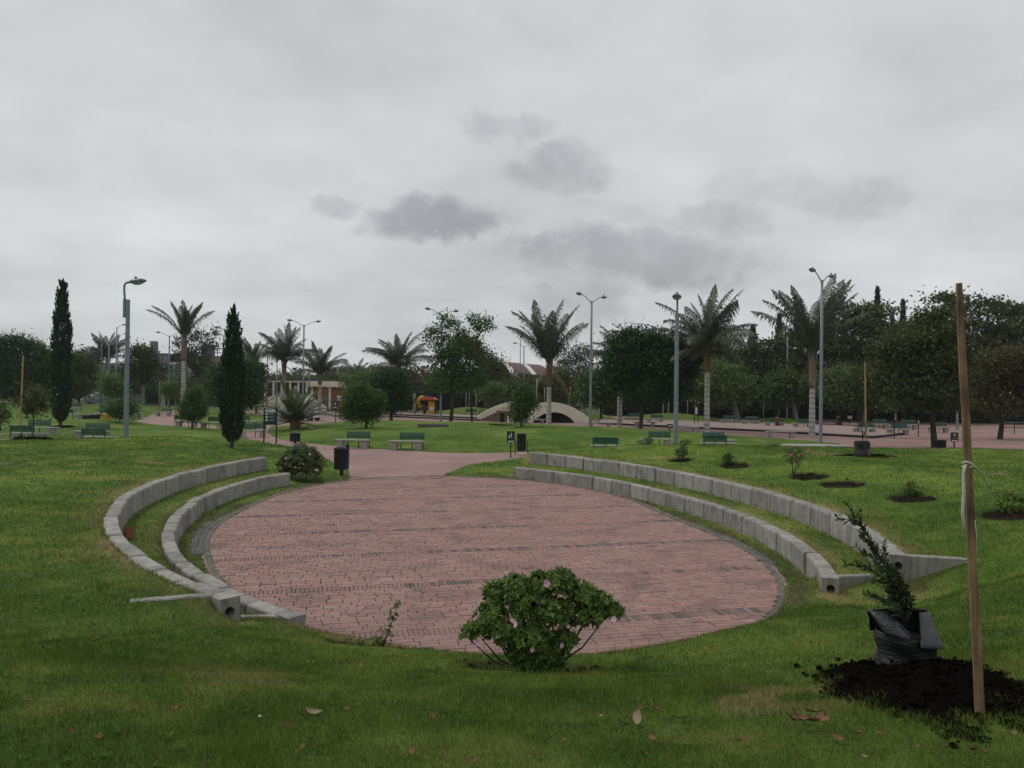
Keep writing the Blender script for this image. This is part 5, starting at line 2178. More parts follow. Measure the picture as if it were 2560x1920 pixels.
# ---- cars
def car(label, loc, rz, paint, van=False, L=4.3):
    root = thing('parked_car', label, 'car', loc, rz)
    h = 1.5 if not van else 1.75
    prof = [(-L / 2, .35), (-L / 2, .72), (-L * .44, .86), (-L * .26, .95), (-L * .13, h - .04), (0, h), (L * .18, h - .02), (L * .33, .98 if not van else h - .05), (L * .46, .92), (L / 2, .75), (L / 2, .35)]
    W = .84
    vs_, fs = [], []
    n = len(prof)
    for yy_, k in ((-W, .0), (-W * .97, 1), (W * .97, 1), (W, 0)):
        for (x_, z_) in prof:
            zz_ = z_
            ins = 1.0
            if z_ > 1.0: ins = .80
            vs_.append((x_ * (.985 if not k else 1), (yy_ if not k else yy_ * .93) * ins, zz_ if k else min(zz_, 1.0) * .98 + (max(zz_ - 1.0, 0)) * .9))
    for r_ in range(3):
        for i in range(n - 1):
            a = r_ * n + i
            fs.append((a, a + 1, a + n + 1, a + n))
        fs.append((r_ * n + n - 1, r_ * n, (r_ + 1) * n, (r_ + 1) * n + n - 1))
    fs += [tuple(range(n))[::-1], tuple(3 * n + i for i in range(n))]
    MB().add(vs_, fs, False).build('body', paint, root)
    for sd in (-1, 1):
        for (xa, xb, xc, xd) in ((-L * .20, -L * .105, .0, .0), (.06, .06, L * .17, L * .25)):
            p = [(xa, 1.02), (xd if xd else -.04, 1.02), (xc if xc else -.04, h - .12), (xb, h - .12)]
            y_ = sd * W * .80
            MB().add([(q[0], y_ + sd * (.10 - .16 * (q[1] - 1.02)), q[1]) for q in p], [(0, 1, 2, 3)]).build('side_window', M_GLASS, root)
    MB().add([(-L * .275, -.62, .985), (-L * .275, .62, .985), (-L * .145, .55, h - .08), (-L * .145, -.55, h - .08)], [(0, 1, 2, 3)]).build('windscreen', M_GLASS, root, (-.03, 0, .02))
    for sx in (-L * .31, L * .31):
        for sd in (-1, 1):
            w = MB().lathe((0, 0, 0), [(.2, -.1), (.31, -.1), (.32, 0), (.31, .1), (.2, .1)], 16).build('wheel', M_TYRE, root, (sx, sd * .76, .32), (math.pi / 2, 0, 0))
            MB().lathe((0, 0, 0), [(.20, -.105), (.05, -.115), (.0, -.115)], 12).build('rim', M_LUM, w)
            MB().lathe((0, 0, 0), [(.0, .115), (.05, .115), (.20, .105)], 12).build('rim', M_LUM, w)
    for sd in (-1, 1):
        MB().box((-L / 2 - .005, sd * .58, .72), (.06, .34, .16), 0, .02).build('headlight', M_LENS, root)
    return root


_c = at(752, 1040, 76)
car('white car parked behind the date palm', (_c.x, 76, 0), rad(168), M_CARW, True, 4.6)
M_CARG = mat('grey_blue_car_paint', (.16, .18, .21), (.13, .15, .18), 2, .25, spec=.6)
_c = at(245, 990, 132); car('grey car parked far left by the pinkish wall', (_c.x, 132, .0), rad(15), M_CARG)
_c = at(244, 975, 138); car('white van parked behind the far grey car', (_c.x, 138, .25), rad(10), M_CARW, True, 5.0)


# ---- playground
def playground():
    d = 90
    a = at(1062, 1022, d)
    root = thing('play_tower', 'yellow play tower with orange roof and curved tube slide', 'playground', (a.x, d, .31))
    s = px(1, d)
    # local x in pixels from u=1062, z in pixels from v=1022
    def X(u): return (u - 1062) * s
    def Zp(v): return (1022 - v) * s
    mb = MB()
    for u in (1060, 1086):
        for y_ in (0, 1.3):
            MB().tube([(X(u), y_, -.2), (X(u), y_, Zp(986))], .075, 8).build('post', M_BLACKP, root)
    r = MB()
    pr = [(X(1049), Zp(985)), (X(1053), Zp(980)), (X(1083), Zp(980)), (X(1092), Zp(985)), (X(1092), Zp(987)), (X(1049), Zp(987))]
    r.plate(pr, -.5, 1.8); r.build('roof', M_REDP, root)
    MB().box((X(1068), .6, Zp(977)), (.65, .12, .22), 0, .02).build('roof_sign', M_BLUEP, root)
    MB().box((X(1079), -.05, Zp(1005)), (X(1087) - X(1071), .1, Zp(990) - Zp(1020)), 0, .02).build('panel', M_YEL, root)
    MB().lathe((0, 0, 0), [(.0, -.03), (.22, -.03), (.24, 0), (.22, .03), (.12, .03), (.1, .02), (0, .02)], 14).build('steering_wheel', M_WHITE, root, (X(1080), -.14, Zp(1008)), (math.pi / 2, 0, 0))
    MB().box((X(1073), .65, Zp(1006)), (1.5, 1.4, .1), 0, .02).build('platform', M_BLACKP, root)
    pts = []
    for k in range(13):
        a_ = rad(80 + 215 * k / 12)
        pts.append((X(1056) + math.cos(a_) * .56, .6 + .05 * k, Zp(993.5) + math.sin(a_) * .56 * 1.15))
    MB().tube(pts, .24, 12).build('tube_slide', M_YEL, root)
    MB().add([(X(1056), .4, Zp(1003)), (X(1056), 1.0, Zp(1003)), (X(1036), 1.0, Zp(1018)), (X(1036), .4, Zp(1018)), (X(1056), .4, Zp(1006)), (X(1056), 1.0, Zp(1006)), (X(1036), 1.0, Zp(1021)), (X(1036), .4, Zp(1021))],
             [(0, 1, 2, 3), (7, 6, 5, 4), (0, 3, 7, 4), (1, 5, 6, 2), (0, 4, 5, 1), (3, 2, 6, 7)]).build('ladder_ramp', M_BLACKP, root)
    for u in (1030, 1096):
        MB().tube([(X(u), -.8, -.2), (X(u), -.8, Zp(1009))], .05, 6).build('bollard', M_BLACKP, root)
    return root


playground()
_a = at(1035, 1020, 91)
pole_plain('short grey stone post left of the play tower', 1036, 92, 984, 'stone_post', .2, M_SLAB)


# ---- lamps
lamp_single('near grey park lamp with hooked arm, left of the oval', 316, 38, 749, 0.0)
lamp_single('grey park lamp with hooked arm, centre right among benches', 1690, 41, 783, rad(-105), .78)
lamp_double('tall twin lamp standing before the rightmost palm', 2052, 47, 700, rad(47))
lamp_double('tall twin lamp right of the arched footbridge', 1476, 62, 752, rad(43))
lamp_double('tall twin lamp rising beside the tall ragged tree', 1102, 73, 786, rad(34))
lamp_double('twin lamp between two palms, above the low brick building', 757, 84, 812, rad(22))
lamp_double('distant twin lamp left of the leftmost tall palm', 421, 108, 839, rad(8))
lamp_double('far small twin lamp above the striped shed roof', 1308, 125, 865, rad(12))
lamp_double('lamp half hidden behind the right of the two cypresses', 569, 100, 828, rad(28))
lamp_double('lamp post without visible head between the two right palms', 1967, 90, 838, rad(90), sides=(1,), arm=.5)
lamp_double('short grey lamp post at the far right behind the leafy tree', 2393, 74, 962, rad(90), sides=(1,), arm=.5)
lamp_double('far lamp left of the left cypress, its head seen end on', 85, 112, 862, rad(100), sides=(1,), arm=.7)
lamp_double('far lamp just right of the left cypress with one arm', 178, 125, 868, rad(5), sides=(1,))
lamp_double('far one-armed lamp just left of the left cypress', 140, 128, 872, rad(170), sides=(1,))
lamp_double('far lamp in front of the distant bushy palm', 270, 118, 858, rad(15), sides=(-1,))
lamp_double('tallest far lamp left of the near hooked lamp', 289, 122, 818, rad(10), sides=(1,), arm=.8)
lamp_double('far lamp behind the tallest far lamp, a little lower', 293, 140, 840, rad(0), sides=(1,), arm=1.0)
pole_plain('slim dark green post on the left lawn below the far palm', 252, 74, 860, 'lawn_post', .07, mat('dull_green_post', (.10, .14, .12), None, 4, .6))
pole_plain('grey pole left of the two behind the low building', 667, 104, 893)
pole_plain('grey pole right of the two behind the low building', 691, 106, 903)
pole_plain('thin grey pole beside the twin lamp by the palms', 773, 104, 884)
pole_plain('slim mast left of the pair behind the striped shed', 1252, 190, 880, 'antenna_mast', .12)
pole_plain('tallest slim mast behind the striped shed', 1299, 190, 848, 'antenna_mast', .12)
pole_plain('short slim mast behind the striped shed', 1274, 190, 897, 'antenna_mast', .1)
pole_plain('slim pale pole before the trees left of the footbridge', 1190, 100, 942, 'wooden_pole', .09, M_SLAB)
pole_plain('pale pole standing behind the footbridge rail', 1341, 96, 946, 'wooden_pole', .09, M_SLAB)

# ---- benches
G = 'park benches with green backs'
bench('green-backed bench right of the litter bin, left of the pair on the path', 882, 1116, 41.8, rad(-6))
bench('green-backed bench on the path, right one of the pair before the lawn', 1016, 1122, 40.8, rad(-5))
bench('green-backed bench facing us at the far left, behind the stake', 104, 1100, 46, rad(4), flip=True)
bench('green-backed bench seen from behind, beside the left soil heap', 74, 1112, 41.5, rad(180))
bench('green-backed bench facing us, left of the near hooked lamp', 228, 1112, 43.5, rad(6))
bench('green bench seen from behind at the foot of the hooked lamp', 254, 1116, 39.3, rad(176))
bench('green-backed bench behind the centre right hooked lamp', 1640, 1117, 45.6, rad(0))
bench('green-backed bench right of the centre right hooked lamp', 1797, 1118, 45.4, rad(2), flip=True)
bench('green bench back rising over the right terrace, seen from behind', 1524, 1130, 39.2, rad(180))
bench('low green bench seen from behind, right of the hooked lamp', 1795, 1128, 42.2, rad(182))
bench('green-backed bench beside the notice board and the cypress', 630, 1098, 49.5, rad(24))
bench('green-backed bench left of the right cypress, on the path', 532, 1078, 57.5, rad(4))
bench('green bench back half sunk behind the small clipped tree', 467, 1080, 60.5, rad(170))
bench('small green-backed bench on the bank above the left path', 408, 1034, 82, rad(-15))
bench('green bench end peeping out right of the right cypress', 622, 1065, 62, rad(150))
bench('green-backed bench with black and yellow blocks under the left lamp post', 262, 1048, 68, rad(3))
bench('green bench just right of the left cypress foot', 178, 1052, 64, rad(175))
bench('small far bench right of the left cypress', 180, 1036, 80, rad(8))
bench('far green bench seen side on, left of the curved path', 338, 1036, 74, rad(75))
bench('dark far bench beyond the left lamp post', 264, 1022, 90, rad(5))
bench('bench behind the ringed palm trunk, left of the green mound', 1582, 1050, 83, rad(6))
bench('bench in front of the green mound, left of the hooked lamp', 1637, 1054, 80, rad(3))
bench('bench right of the ringed palm, first of the row before the hedge', 1822, 1056, 79, rad(-2))
bench('second bench of the row right of the ringed palm', 1876, 1057, 77, rad(2))
bench('bench with a seated person near the bare lamp post', 1936, 1066, 73, rad(-3))
bench('bench just left of the rightmost palm trunk', 2006, 1068, 71, rad(4))
bench('bench behind the bagged sapling and its stake', 2160, 1078, 63, rad(-2))
bench('bench back in the second row behind the bagged sapling', 2196, 1066, 73, rad(1))
bench('bench beside the dark street sign post', 2244, 1078, 62, rad(2))
bench('bench in the second row behind the street sign post', 2268, 1067, 72, rad(-4))
bench('bench left of the leafy tree trunk at the right', 2345, 1071, 67, rad(3))
bench('dark bench beside the play tower mound', 1172, 1029, 93, rad(0))
bench('slab bench at the foot of the twin lamp by the footbridge', 1500, 1066, 68, rad(4), 's')
bench('slab bench between the hooked lamp and the ringed palm', 1713, 1078, 60.5, rad(3), 's')
bench('slab bench left of the rightmost palm', 1952, 1088, 56.5, rad(-4), 's')
bench('slab bench half hidden by the trunk under the bridge arch', 1336, 1054, 74, rad(5), 's')
bench('small far slab bench right of the rightmost palm', 2074, 1054, 82, rad(0), 's')
bench('long slab bench behind the dark round tree trunk', 1612, 1060, 71, rad(8), 's')
# concrete pads under the two left pairs, and a stone sill in the middle lawn
for (u, d, lab, w) in ((86, 41.3, 'concrete pad under the left pair of benches', 4.2), (262, 39.2, 'concrete pad at the foot of the near hooked lamp', 4.6)):
    p = at(u, 1110, d); zg = gz(p.x, d)
    t_ = thing('bench_pad', lab, 'pad', (p.x, d, zg))
    MB().box((0, 0, .02), (w, 1.3, .16), 0, .02).build('slab', M_SLAB, t_)
_p = at(1083, 1070, 54)
_t = thing('stone_sill', 'long grey stone sill lying in the middle lawn', 'stone', (_p.x, 54, gz(_p.x, 54)))
MB().box((0, 0, .08), (2.15, .5, .26), rad(-6), .03).build('slab', M_CONC_D, _t)
for k, (dx, m) in enumerate(((-1.45, M_BLACKP), (-.75, M_BLACKP), (0.35, M_YEL), (1.35, M_BLACKP))):
    p = at(262, 1045, 66.5)
    t_ = thing('painted_block', ['leftmost black block below the far left bench', 'black block left of the yellow one below the bench', 'yellow painted block below the far left bench', 'rightmost black block below the far left bench'][k], 'block',
               (p.x + dx, 66.4, gz(p.x + dx, 66.4)))
    MB().box((0, 0, .2), (.66 if k != 2 else .95, .5, .5), 0, .03).build('body', m, t_)

# ---- bins and signs
bin_round('dark blue round litter bin beside the path left of centre', 855, 28.4, 1119, 38, M_NAVY, z_up=.33, h_body=.80)
MB().lathe((0, 0, 0), [(.07, 0), (.07, .10), (.05, .13), (.06, .15), (0, .16)], 10).build('cap_knob', M_NAVY, [o for o in bpy.data.objects if o.get('label', '').startswith('dark blue round')][0], (.2, .05, at(855, 1119, 28.4).z - gz(pixdir(855, 1100)[0] * 28.4, 28.4)))
bin_round('blue litter bin partly hidden behind the flowering bush', 738, 45, 1082, 26, M_NAVY, z_up=.1)
bin_round('black litter bin beside the leafy tree trunk at the right', 2352, 47.5, 1100, 24, M_BLACKP, z_up=.03)
bin_round('small dark bin at the foot of the bridge stairs', 1255, 75, 1033, 13, M_BLACKP, z_up=.15)
t_ = bin_round('dark ribbed litter bin hung between two posts beside the litter sign', 1304, 38.6, 1084, 24, M_BLACKP, post=False, z_up=.22)
for sx in (-.32, .32):
    MB().tube([(sx, 0, -.1), (sx, 0, .75)], .025, 6).build('post', M_DSIGN, t_)
MB().tube([(-.32, 0, .62), (.32, 0, .62)], .018, 6).build('axle', M_DSIGN, t_)

r_, w_, zb_, zt_ = sign_panel('dark green litter sign with white figure, right of the path', 1277.5, 37.0, 1078, 1106, 20)
litter_icon(r_, w_, zb_, zt_, M_WHITE)
r_, w_, zb_, zt_ = sign_panel('small far litter sign beside the round tree', 838, 66, 1002, 1020, 12)
litter_icon(r_, w_, zb_, zt_, M_WHITE)
r_, w_, zb_, zt_ = sign_panel('two-post dark green notice board beside the date palm', 676, 44.4, 1024, 1062, 28, posts=2, name='notice_board')
h_ = zt_ - zb_
flat(r_, 'header', M_WHITE, [rect(-w_ * .47, zt_ - h_ * .17, w_ * .47, zt_ - h_ * .01)])
flat(r_, 'crest', M_DSIGN, [circ(w_ * .34, zt_ - h_ * .09, w_ * .05)], -.0265)
flat(r_, 'header_text', M_DSIGN, [rect(-w_ * .42, zt_ - h_ * (.07 + .045 * k), w_ * (.1 - .08 * k), zt_ - h_ * (.052 + .045 * k)) for k in range(2)], -.0265)
for k in range(3):
    z_ = zt_ - h_ * (.36 + .20 * k)
    flat(r_, 'pictogram', M_WHITE, [rect(-w_ * .42, z_, -w_ * .24, z_ + h_ * .12)])
    flat(r_, 'text_line', mat('pale_text%d' % k, (.30, .34, .32)), [rect(-w_ * .16, z_ + h_ * (.02 + .035 * j), w_ * (.40 - .07 * ((j + k) % 3)), z_ + h_ * (.035 + .035 * j)) for j in range(4)])
r_, w_, zb_, zt_ = sign_panel('small green sign on the lawn left of the hooked lamp', 1674, 58, 1060, 1070, 15)
flat(r_, 'text_line', M_WHITE, [rect(-w_ * .35, zb_ + .10 + .07 * k, w_ * .35, zb_ + .13 + .07 * k) for k in range(2)])
r_, w_, zb_, zt_ = sign_panel('small black sign with round white emblem before the right plaza', 2386, 45.5, 1081, 1104, 19, pm=M_BLACKP, fm=M_BLACKP)
flat(r_, 'emblem', M_WHITE, [circ(0, zb_ + (zt_ - zb_) * .72, w_ * .15)])
flat(r_, 'emblem_centre', M_BLACKP, [circ(0, zb_ + (zt_ - zb_) * .72, w_ * .07)], -.0265)
flat(r_, 'text_line', M_SLAB, [rect(-w_ * .3, zb_ + (zt_ - zb_) * (.30 + .1 * k), w_ * .3, zb_ + (zt_ - zb_) * (.33 + .1 * k)) for k in range(2)])
flat(r_, 'caption_strip', M_WHITE, [rect(-w_ * .36, zb_ + .03, w_ * .36, zb_ + .09)])
r_, w_, zb_, zt_ = sign_panel('pale two-post board left of the ringed palm', 1740, 76, 1017, 1036, 7, posts=2)
flat(r_, 'poster', M_WHITE, [rect(-w_ * .4, zb_ + .05, w_ * .4, zt_ - .05)])
r_, w_, zb_, zt_ = sign_panel('slim green sign post left of the leafy tree trunk', 2296, 60, 1050, 1062, 4)
flat(r_, 'caption_strip', M_WHITE, [rect(-w_ * .3, zb_ + .05, w_ * .3, zt_ - .05)])
r_, w_, zb_, zt_ = sign_panel('dark street sign pole with two green name plates', 2236, 57, 977, 984, 18, tilt=.3)
MB().box((-.12, .0, zt_ + .22), (.5, .03, .18), 0, .004).build('panel', M_DSIGN, r_)
r_, w_, zb_, zt_ = sign_panel('small green sign before the hedge, right of the tall lamp', 2095, 80, 1038, 1046, 10)
flat(r_, 'caption_strip', M_WHITE, [rect(-w_ * .35, zb_ + .08, w_ * .35, zb_ + .2)])
r_, w_, zb_, zt_ = sign_panel('small white sign before the hedge near the tall lamp', 2124, 83, 1040, 1047, 11, pm=M_BLACKP, fm=M_WHITE)
flat(r_, 'text_line', M_BLACKP, [rect(-w_ * .3, zb_ + .1 + .08 * k, w_ * .3, zb_ + .12 + .08 * k) for k in range(2)])
r_, w_, zb_, zt_ = sign_panel('small dark sign at the bridge stairs with a white plate', 1289, 73, 1044, 1049, 10)
flat(r_, 'caption_strip', M_WHITE, [rect(-w_ * .3, zb_ + .04, w_ * .3, zb_ + .12)])


def rail_fence():
    d = 66
    a, b = at(2504, 1050, d), at(2600, 1052, d)
    root = thing('rail_fence', 'low dark tubular rail fence at the far right edge', 'fence', (a.x, d, 0))
    W = b.x - a.x
    for k in range(4):
        MB().tube([(W * k / 3, 0, -.1), (W * k / 3, 0, 1.0)], .035, 6).build('post', M_DSIGN, root)
    for z_ in (.55, 1.0):
        MB().tube([(0, 0, z_), (W, 0, z_)], .03, 6).build('rail', M_DSIGN if z_ < .8 else M_POLE, root)


rail_fence()
_k = gp(2008, 1117, 0); 
_t = thing('planter_kerb', 'rounded pale concrete kerb end by the right twin lamp', 'kerb', (_k.x, 43.9, 0))
MB().prism([(1.25 * math.cos(a) + (0 if math.cos(a) > 0 else -1.2), .9 * math.sin(a)) for a in np.linspace(0, 2 * math.pi, 28, endpoint=False)], -.05, .34).build('body', M_SLAB, _t)

# ---- people
_p = at(1443, 1040, 90); person('person in a white shirt and jeans walking behind the footbridge', (_p.x, 88, .45), rad(80), 'walk', M_SHIRTW, M_JEANS, 1.75)
_p = at(1942, 1060, 72.9); person('person in dark red sitting on the bench near the bare lamp post', (_p.x, 72.85, gz(_p.x, 73)), 0, 'sit', M_MAROON, M_JEANS)
# ==================================================================== trees
GR = 'dark layered trees along the right boundary'
# right-hand boundary, from the edge of the frame inwards
tree('broad flat-topped tree at the far right edge, tallest of the right boundary', 2470, 92,
     [(2380, 752, 42, 16), (2455, 768, 60, 20), (2540, 775, 55, 22), (2350, 800, 55, 20), (2430, 812, 70, 22), (2520, 820, 70, 24), (2600, 800, 60, 40), (2330, 850, 55, 24), (2410, 862, 75, 26), (2500, 872, 80, 28), (2570, 880, 60, 34), (2380, 915, 80, 28), (2480, 930, 90, 30), (2580, 950, 60, 40)],
     9000, .46, L_ACAC, M_BARK, .35, 'acacia_tree', GR, shell=(.7, 1), flat=.30, spread=2.3, per=70, dens=1.9, fork=.55)
tree('layered dark tree between the rightmost palm and the bagged sapling stake', 2150, 90,
     [(2122, 780, 32, 18), (2180, 782, 36, 18), (2105, 820, 45, 20), (2165, 825, 55, 20), (2200, 850, 40, 24), (2110, 865, 55, 22), (2170, 885, 60, 24), (2130, 925, 65, 28), (2190, 950, 50, 30)],
     6000, .44, L_ACAC, M_BARK, .3, 'acacia_tree', GR, shell=(.7, 1), flat=.30, spread=2.3, per=70, dens=1.9, fork=.5)
tree('layered dark tree just left of the tall flat-topped one', 2275, 94,
     [(2235, 832, 42, 20), (2285, 822, 44, 22), (2250, 870, 58, 24), (2300, 880, 50, 26), (2240, 920, 60, 28), (2300, 940, 55, 30)], 4200, .44, L_ACAC, M_BARK, .28, 'acacia_tree', GR, flat=.30, spread=2.3, per=70, dens=1.9, fork=.5)
tree('dark layered tree behind and left of the rightmost palm', 1990, 93,
     [(1955, 862, 42, 20), (2000, 850, 40, 22), (2050, 845, 40, 24), (1970, 905, 60, 26), (2035, 905, 55, 28), (2000, 955, 65, 32), (2075, 930, 45, 34)], 4600, .44, L_ACAC, M_BARK, .28, 'acacia_tree', GR, flat=.30, spread=2.3, per=70, dens=1.9, fork=.5)
tree('dark layered tree right of the wide-spreading palm', 1850, 95,
     [(1800, 872, 40, 18), (1850, 878, 42, 18), (1905, 890, 45, 20), (1820, 915, 58, 24), (1890, 930, 60, 26), (1850, 965, 65, 30), (1930, 960, 50, 30)], 4600, .44, L_ACAC, M_BARK, .28, 'acacia_tree', GR, flat=.30, spread=2.3, per=70, dens=1.9, fork=.5)
tree('dark tree behind the wide-spreading palm, right of the round dark tree', 1740, 97, [(1715, 890, 35, 25), (1760, 905, 45, 28), (1730, 945, 50, 30)], 2600, .42, L_OLIVE, M_BARK, .22, 'acacia_tree', GR, flat=.7)
tree('low dark tree filling the right boundary behind the benches', 2260, 88, [(2230, 985, 50, 30), (2290, 985, 50, 32), (2340, 975, 40, 35)], 2200, .4, L_OLIVE, M_BARK, .2, 'acacia_tree', GR)
conifer('dark blue-green conifer over the trees right of the wide palm', 1880, 108, 815, 70, 935, L_CONI, 12)
conifer('pointed conifer tip left of the rightmost palm', 1946, 110, 788, 34, 900, L_CONI, 14)
conifer('tallest conifer tip rising over the layered trees', 2191, 112, 720, 44, 900, L_CONI, 15)
conifer('slim conifer tip left of the flat-topped tree', 2255, 112, 752, 30, 900, L_CONI, 15)
conifer('small conifer tip beside the slim one', 2229, 114, 790, 26, 900, L_CONI, 10)
conifer('small dark spire behind the round dark tree', 1676, 118, 835, 18, 920, L_CONI, 10)
# lighter trees in front of the hedge
tree('pale green weeping tree with pale trunk right of the wide palm', 1843, 84, [(1780, 938, 45, 28), (1815, 945, 45, 34), (1755, 965, 40, 28), (1800, 985, 55, 24), (1850, 975, 28, 30)], 3600, .34, L_LIGHT, M_BARKP, .42, 'pepper_tree', spread=1.9)
tree('pale green bushy tree left of the rightmost palm', 1990, 84, [(1960, 965, 32, 26), (1990, 975, 28, 32), (1940, 995, 26, 22)], 2200, .34, L_MID, M_BARKP, .3, 'pepper_tree')
tree('bright green bushy tree right of the rightmost palm', 2100, 80, [(2085, 955, 28, 24), (2110, 945, 26, 20), (2095, 985, 34, 26), (2125, 990, 28, 24)], 2800, .32, L_LIGHT, M_BARK, .2, 'pepper_tree')
tree('grey-green drooping tree behind the bagged sapling stake', 2160, 78, [(2150, 950, 30, 26), (2175, 965, 30, 30), (2150, 995, 34, 26), (2190, 1000, 28, 24)], 2800, .3, L_MID, M_BARKP, .22, 'pepper_tree')
tree('olive leafy tree with forked trunk standing on the right plaza', 2336, 48,
     [(2250, 875, 55, 38), (2315, 850, 55, 38), (2375, 870, 48, 45), (2215, 935, 48, 42), (2285, 930, 65, 48), (2355, 940, 58, 45), (2235, 985, 48, 30), (2305, 990, 60, 32), (2380, 995, 42, 30), (2330, 800, 38, 26), (2400, 930, 30, 40)],
     7500, .23, L_OLIVE, M_BARK, .2, 'leafy_tree', spread=1.7, fork=.22, per=45, flat=.6)
tree('rusty brown-green tree at the right edge of the frame', 2500, 58,
     [(2475, 920, 50, 36), (2535, 905, 50, 40), (2450, 970, 45, 32), (2515, 970, 60, 36), (2580, 950, 50, 45), (2480, 1010, 55, 20), (2560, 1010, 45, 22)], 5200, .26, L_RUST, M_BARK, .2, 'leafy_tree', spread=1.7, fork=.3, dens=1.9, flat=.6)
# centre
tree('dense dark green round tree right of the twin lamp', 1602, 66,
     [(1550, 865, 36, 30), (1595, 850, 34, 26), (1650, 862, 38, 30), (1700, 868, 34, 26), (1535, 915, 32, 34), (1590, 915, 52, 46), (1660, 915, 50, 44), (1715, 920, 36, 38), (1560, 965, 38, 26), (1620, 975, 50, 28), (1690, 970, 44, 28), (1565, 835, 14, 12), (1622, 835, 12, 12), (1735, 880, 22, 30)],
     11000, .25, L_DARK, M_BARK, .19, 'round_tree', spread=1.7, shell=(.5, 1.03))
tree('tall ragged tree with separate leaf tufts and rusty leaves', 1127, 72,
     [(1112, 905, 42, 30), (1165, 905, 46, 34), (1140, 945, 50, 32), (1180, 955, 40, 28), (1105, 955, 34, 24), (1150, 870, 38, 26), (1075, 840, 14, 10), (1085, 830, 16, 14), (1095, 862, 20, 12), (1112, 800, 13, 15), (1135, 815, 18, 18), (1150, 838, 20, 14), (1185, 800, 14, 14), (1200, 822, 22, 12), (1218, 802, 9, 13), (1222, 815, 10, 8), (1105, 890, 20, 14)],
     6800, .24, L_MID, M_BARK, .2, 'ragged_tree', spread=1.35, twigs=26, fork=.2, dens=1.35, per=18)
tree('rust-tinged foliage tree behind the tall ragged tree', 1180, 76, [(1170, 860, 30, 18), (1195, 880, 26, 18), (1110, 845, 14, 10), (1150, 880, 30, 14)], 1500, .24, L_RUST, M_BARK, .12, 'ragged_tree', spread=1.5)
tree('clipped round tree on the middle lawn left of the path benches', 916, 53,
     [(905, 1008, 40, 34), (895, 985, 26, 20), (935, 1008, 24, 28), (880, 1030, 24, 20), (925, 1035, 24, 16)], 5200, .17, L_MID, M_BARK, .1, 'round_tree', spread=1.5)
tree('dense dark tree behind the clipped round tree', 978, 78, [(960, 960, 28, 28), (990, 955, 28, 26), (965, 1000, 34, 26), (1000, 1000, 24, 28)], 4200, .26, L_DARK, M_BARK, .16, 'round_tree')
tree('yellowish bushy tree above the clipped round tree', 905, 88, [(885, 955, 24, 20), (920, 950, 24, 20), (900, 980, 34, 18)], 1700, .28, L_LIGHT, M_BARK, .12, 'bushy_tree')
tree('slender small tree in front of the footbridge', 1303, 55, [(1306, 1005, 21, 24), (1300, 1030, 20, 20), (1312, 985, 16, 20), (1325, 1010, 10, 14)], 2600, .17, L_MID, M_BARK, .055, 'young_tree', spread=1.5)
tree('soft green tree right of the footbridge', 1503, 86, [(1480, 955, 26, 22), (1515, 950, 28, 24), (1470, 985, 24, 22), (1505, 985, 34, 26), (1535, 975, 20, 28)], 3200, .3, L_MID, M_BARK, .16, 'bushy_tree')
tree('grey thin-leaved tree behind the palm at the footbridge', 1440, 112, [(1420, 895, 30, 26), (1455, 885, 28, 26), (1430, 935, 42, 30), (1470, 930, 22, 30), (1410, 965, 32, 22)], 2800, .34, L_GREY, M_TWIG, .2, 'thin_tree', twigs=26, spread=2.2, dens=1.4)
tree('dark shaggy tree between the ragged tree and the striped shed', 1225, 96, [(1215, 905, 20, 18), (1235, 925, 22, 22), (1205, 945, 22, 26), (1230, 960, 24, 26)], 2400, .3, L_OLIVE, M_TWIG, .16, 'thin_tree', twigs=22)
tree('yellow-green bush left of the footbridge crest', 1222, 90, [(1220, 985, 18, 18), (1240, 975, 14, 16)], 1000, .26, L_LIGHT, M_BARK, .08, 'bushy_tree')
tree('olive tree behind the footbridge crest', 1300, 100, [(1290, 975, 24, 18), (1330, 970, 24, 22), (1270, 985, 18, 16)], 1800, .3, L_OLIVE, M_BARK, .12, 'bushy_tree')
tree('dark bushy tree directly behind the palm at the footbridge', 1395, 100, [(1380, 975, 28, 26), (1420, 985, 30, 24), (1400, 950, 24, 22)], 2200, .3, L_OLIVE, M_BARK, .14, 'bushy_tree')
# left half
tree('dark green tree behind the right cypress', 596, 86, [(555, 935, 26, 28), (590, 925, 26, 26), (625, 930, 28, 30), (550, 970, 24, 26), (600, 970, 40, 30), (640, 975, 18, 32), (575, 1000, 36, 16), (620, 1003, 30, 14)], 5200, .28, L_DARK, M_BARK, .16, 'round_tree')
tree('green foliage right of the right cypress tip', 640, 92, [(620, 915, 22, 18), (640, 925, 16, 18)], 900, .28, L_MID, M_BARK, .1, 'bushy_tree')
tree('small clipped tree on the left lawn beside the curved path', 481, 56, [(478, 1022, 27, 24), (492, 1030, 20, 20), (470, 1035, 20, 16), (484, 995, 18, 16), (490, 975, 10, 12)], 3200, .16, L_MID, M_BARK, .07, 'young_tree', spread=1.5)
tree('bright green small tree below the leftmost tall palm', 425, 92, [(420, 972, 13, 10), (432, 968, 11, 10), (425, 982, 14, 8)], 900, .22, L_LIGHT, M_BARK, .06, 'young_tree')
tree('sparse tall tree right of the leftmost tall palm', 497, 104, [(455, 860, 18, 14), (480, 840, 14, 12), (505, 838, 14, 12), (530, 832, 10, 14), (470, 880, 26, 14), (515, 865, 22, 18), (490, 905, 34, 22), (460, 900, 18, 16), (520, 905, 20, 18), (500, 940, 30, 18)], 3000, .3, L_GREY, M_TWIG, .18, 'thin_tree', twigs=30, spread=1.5, dens=1.3)
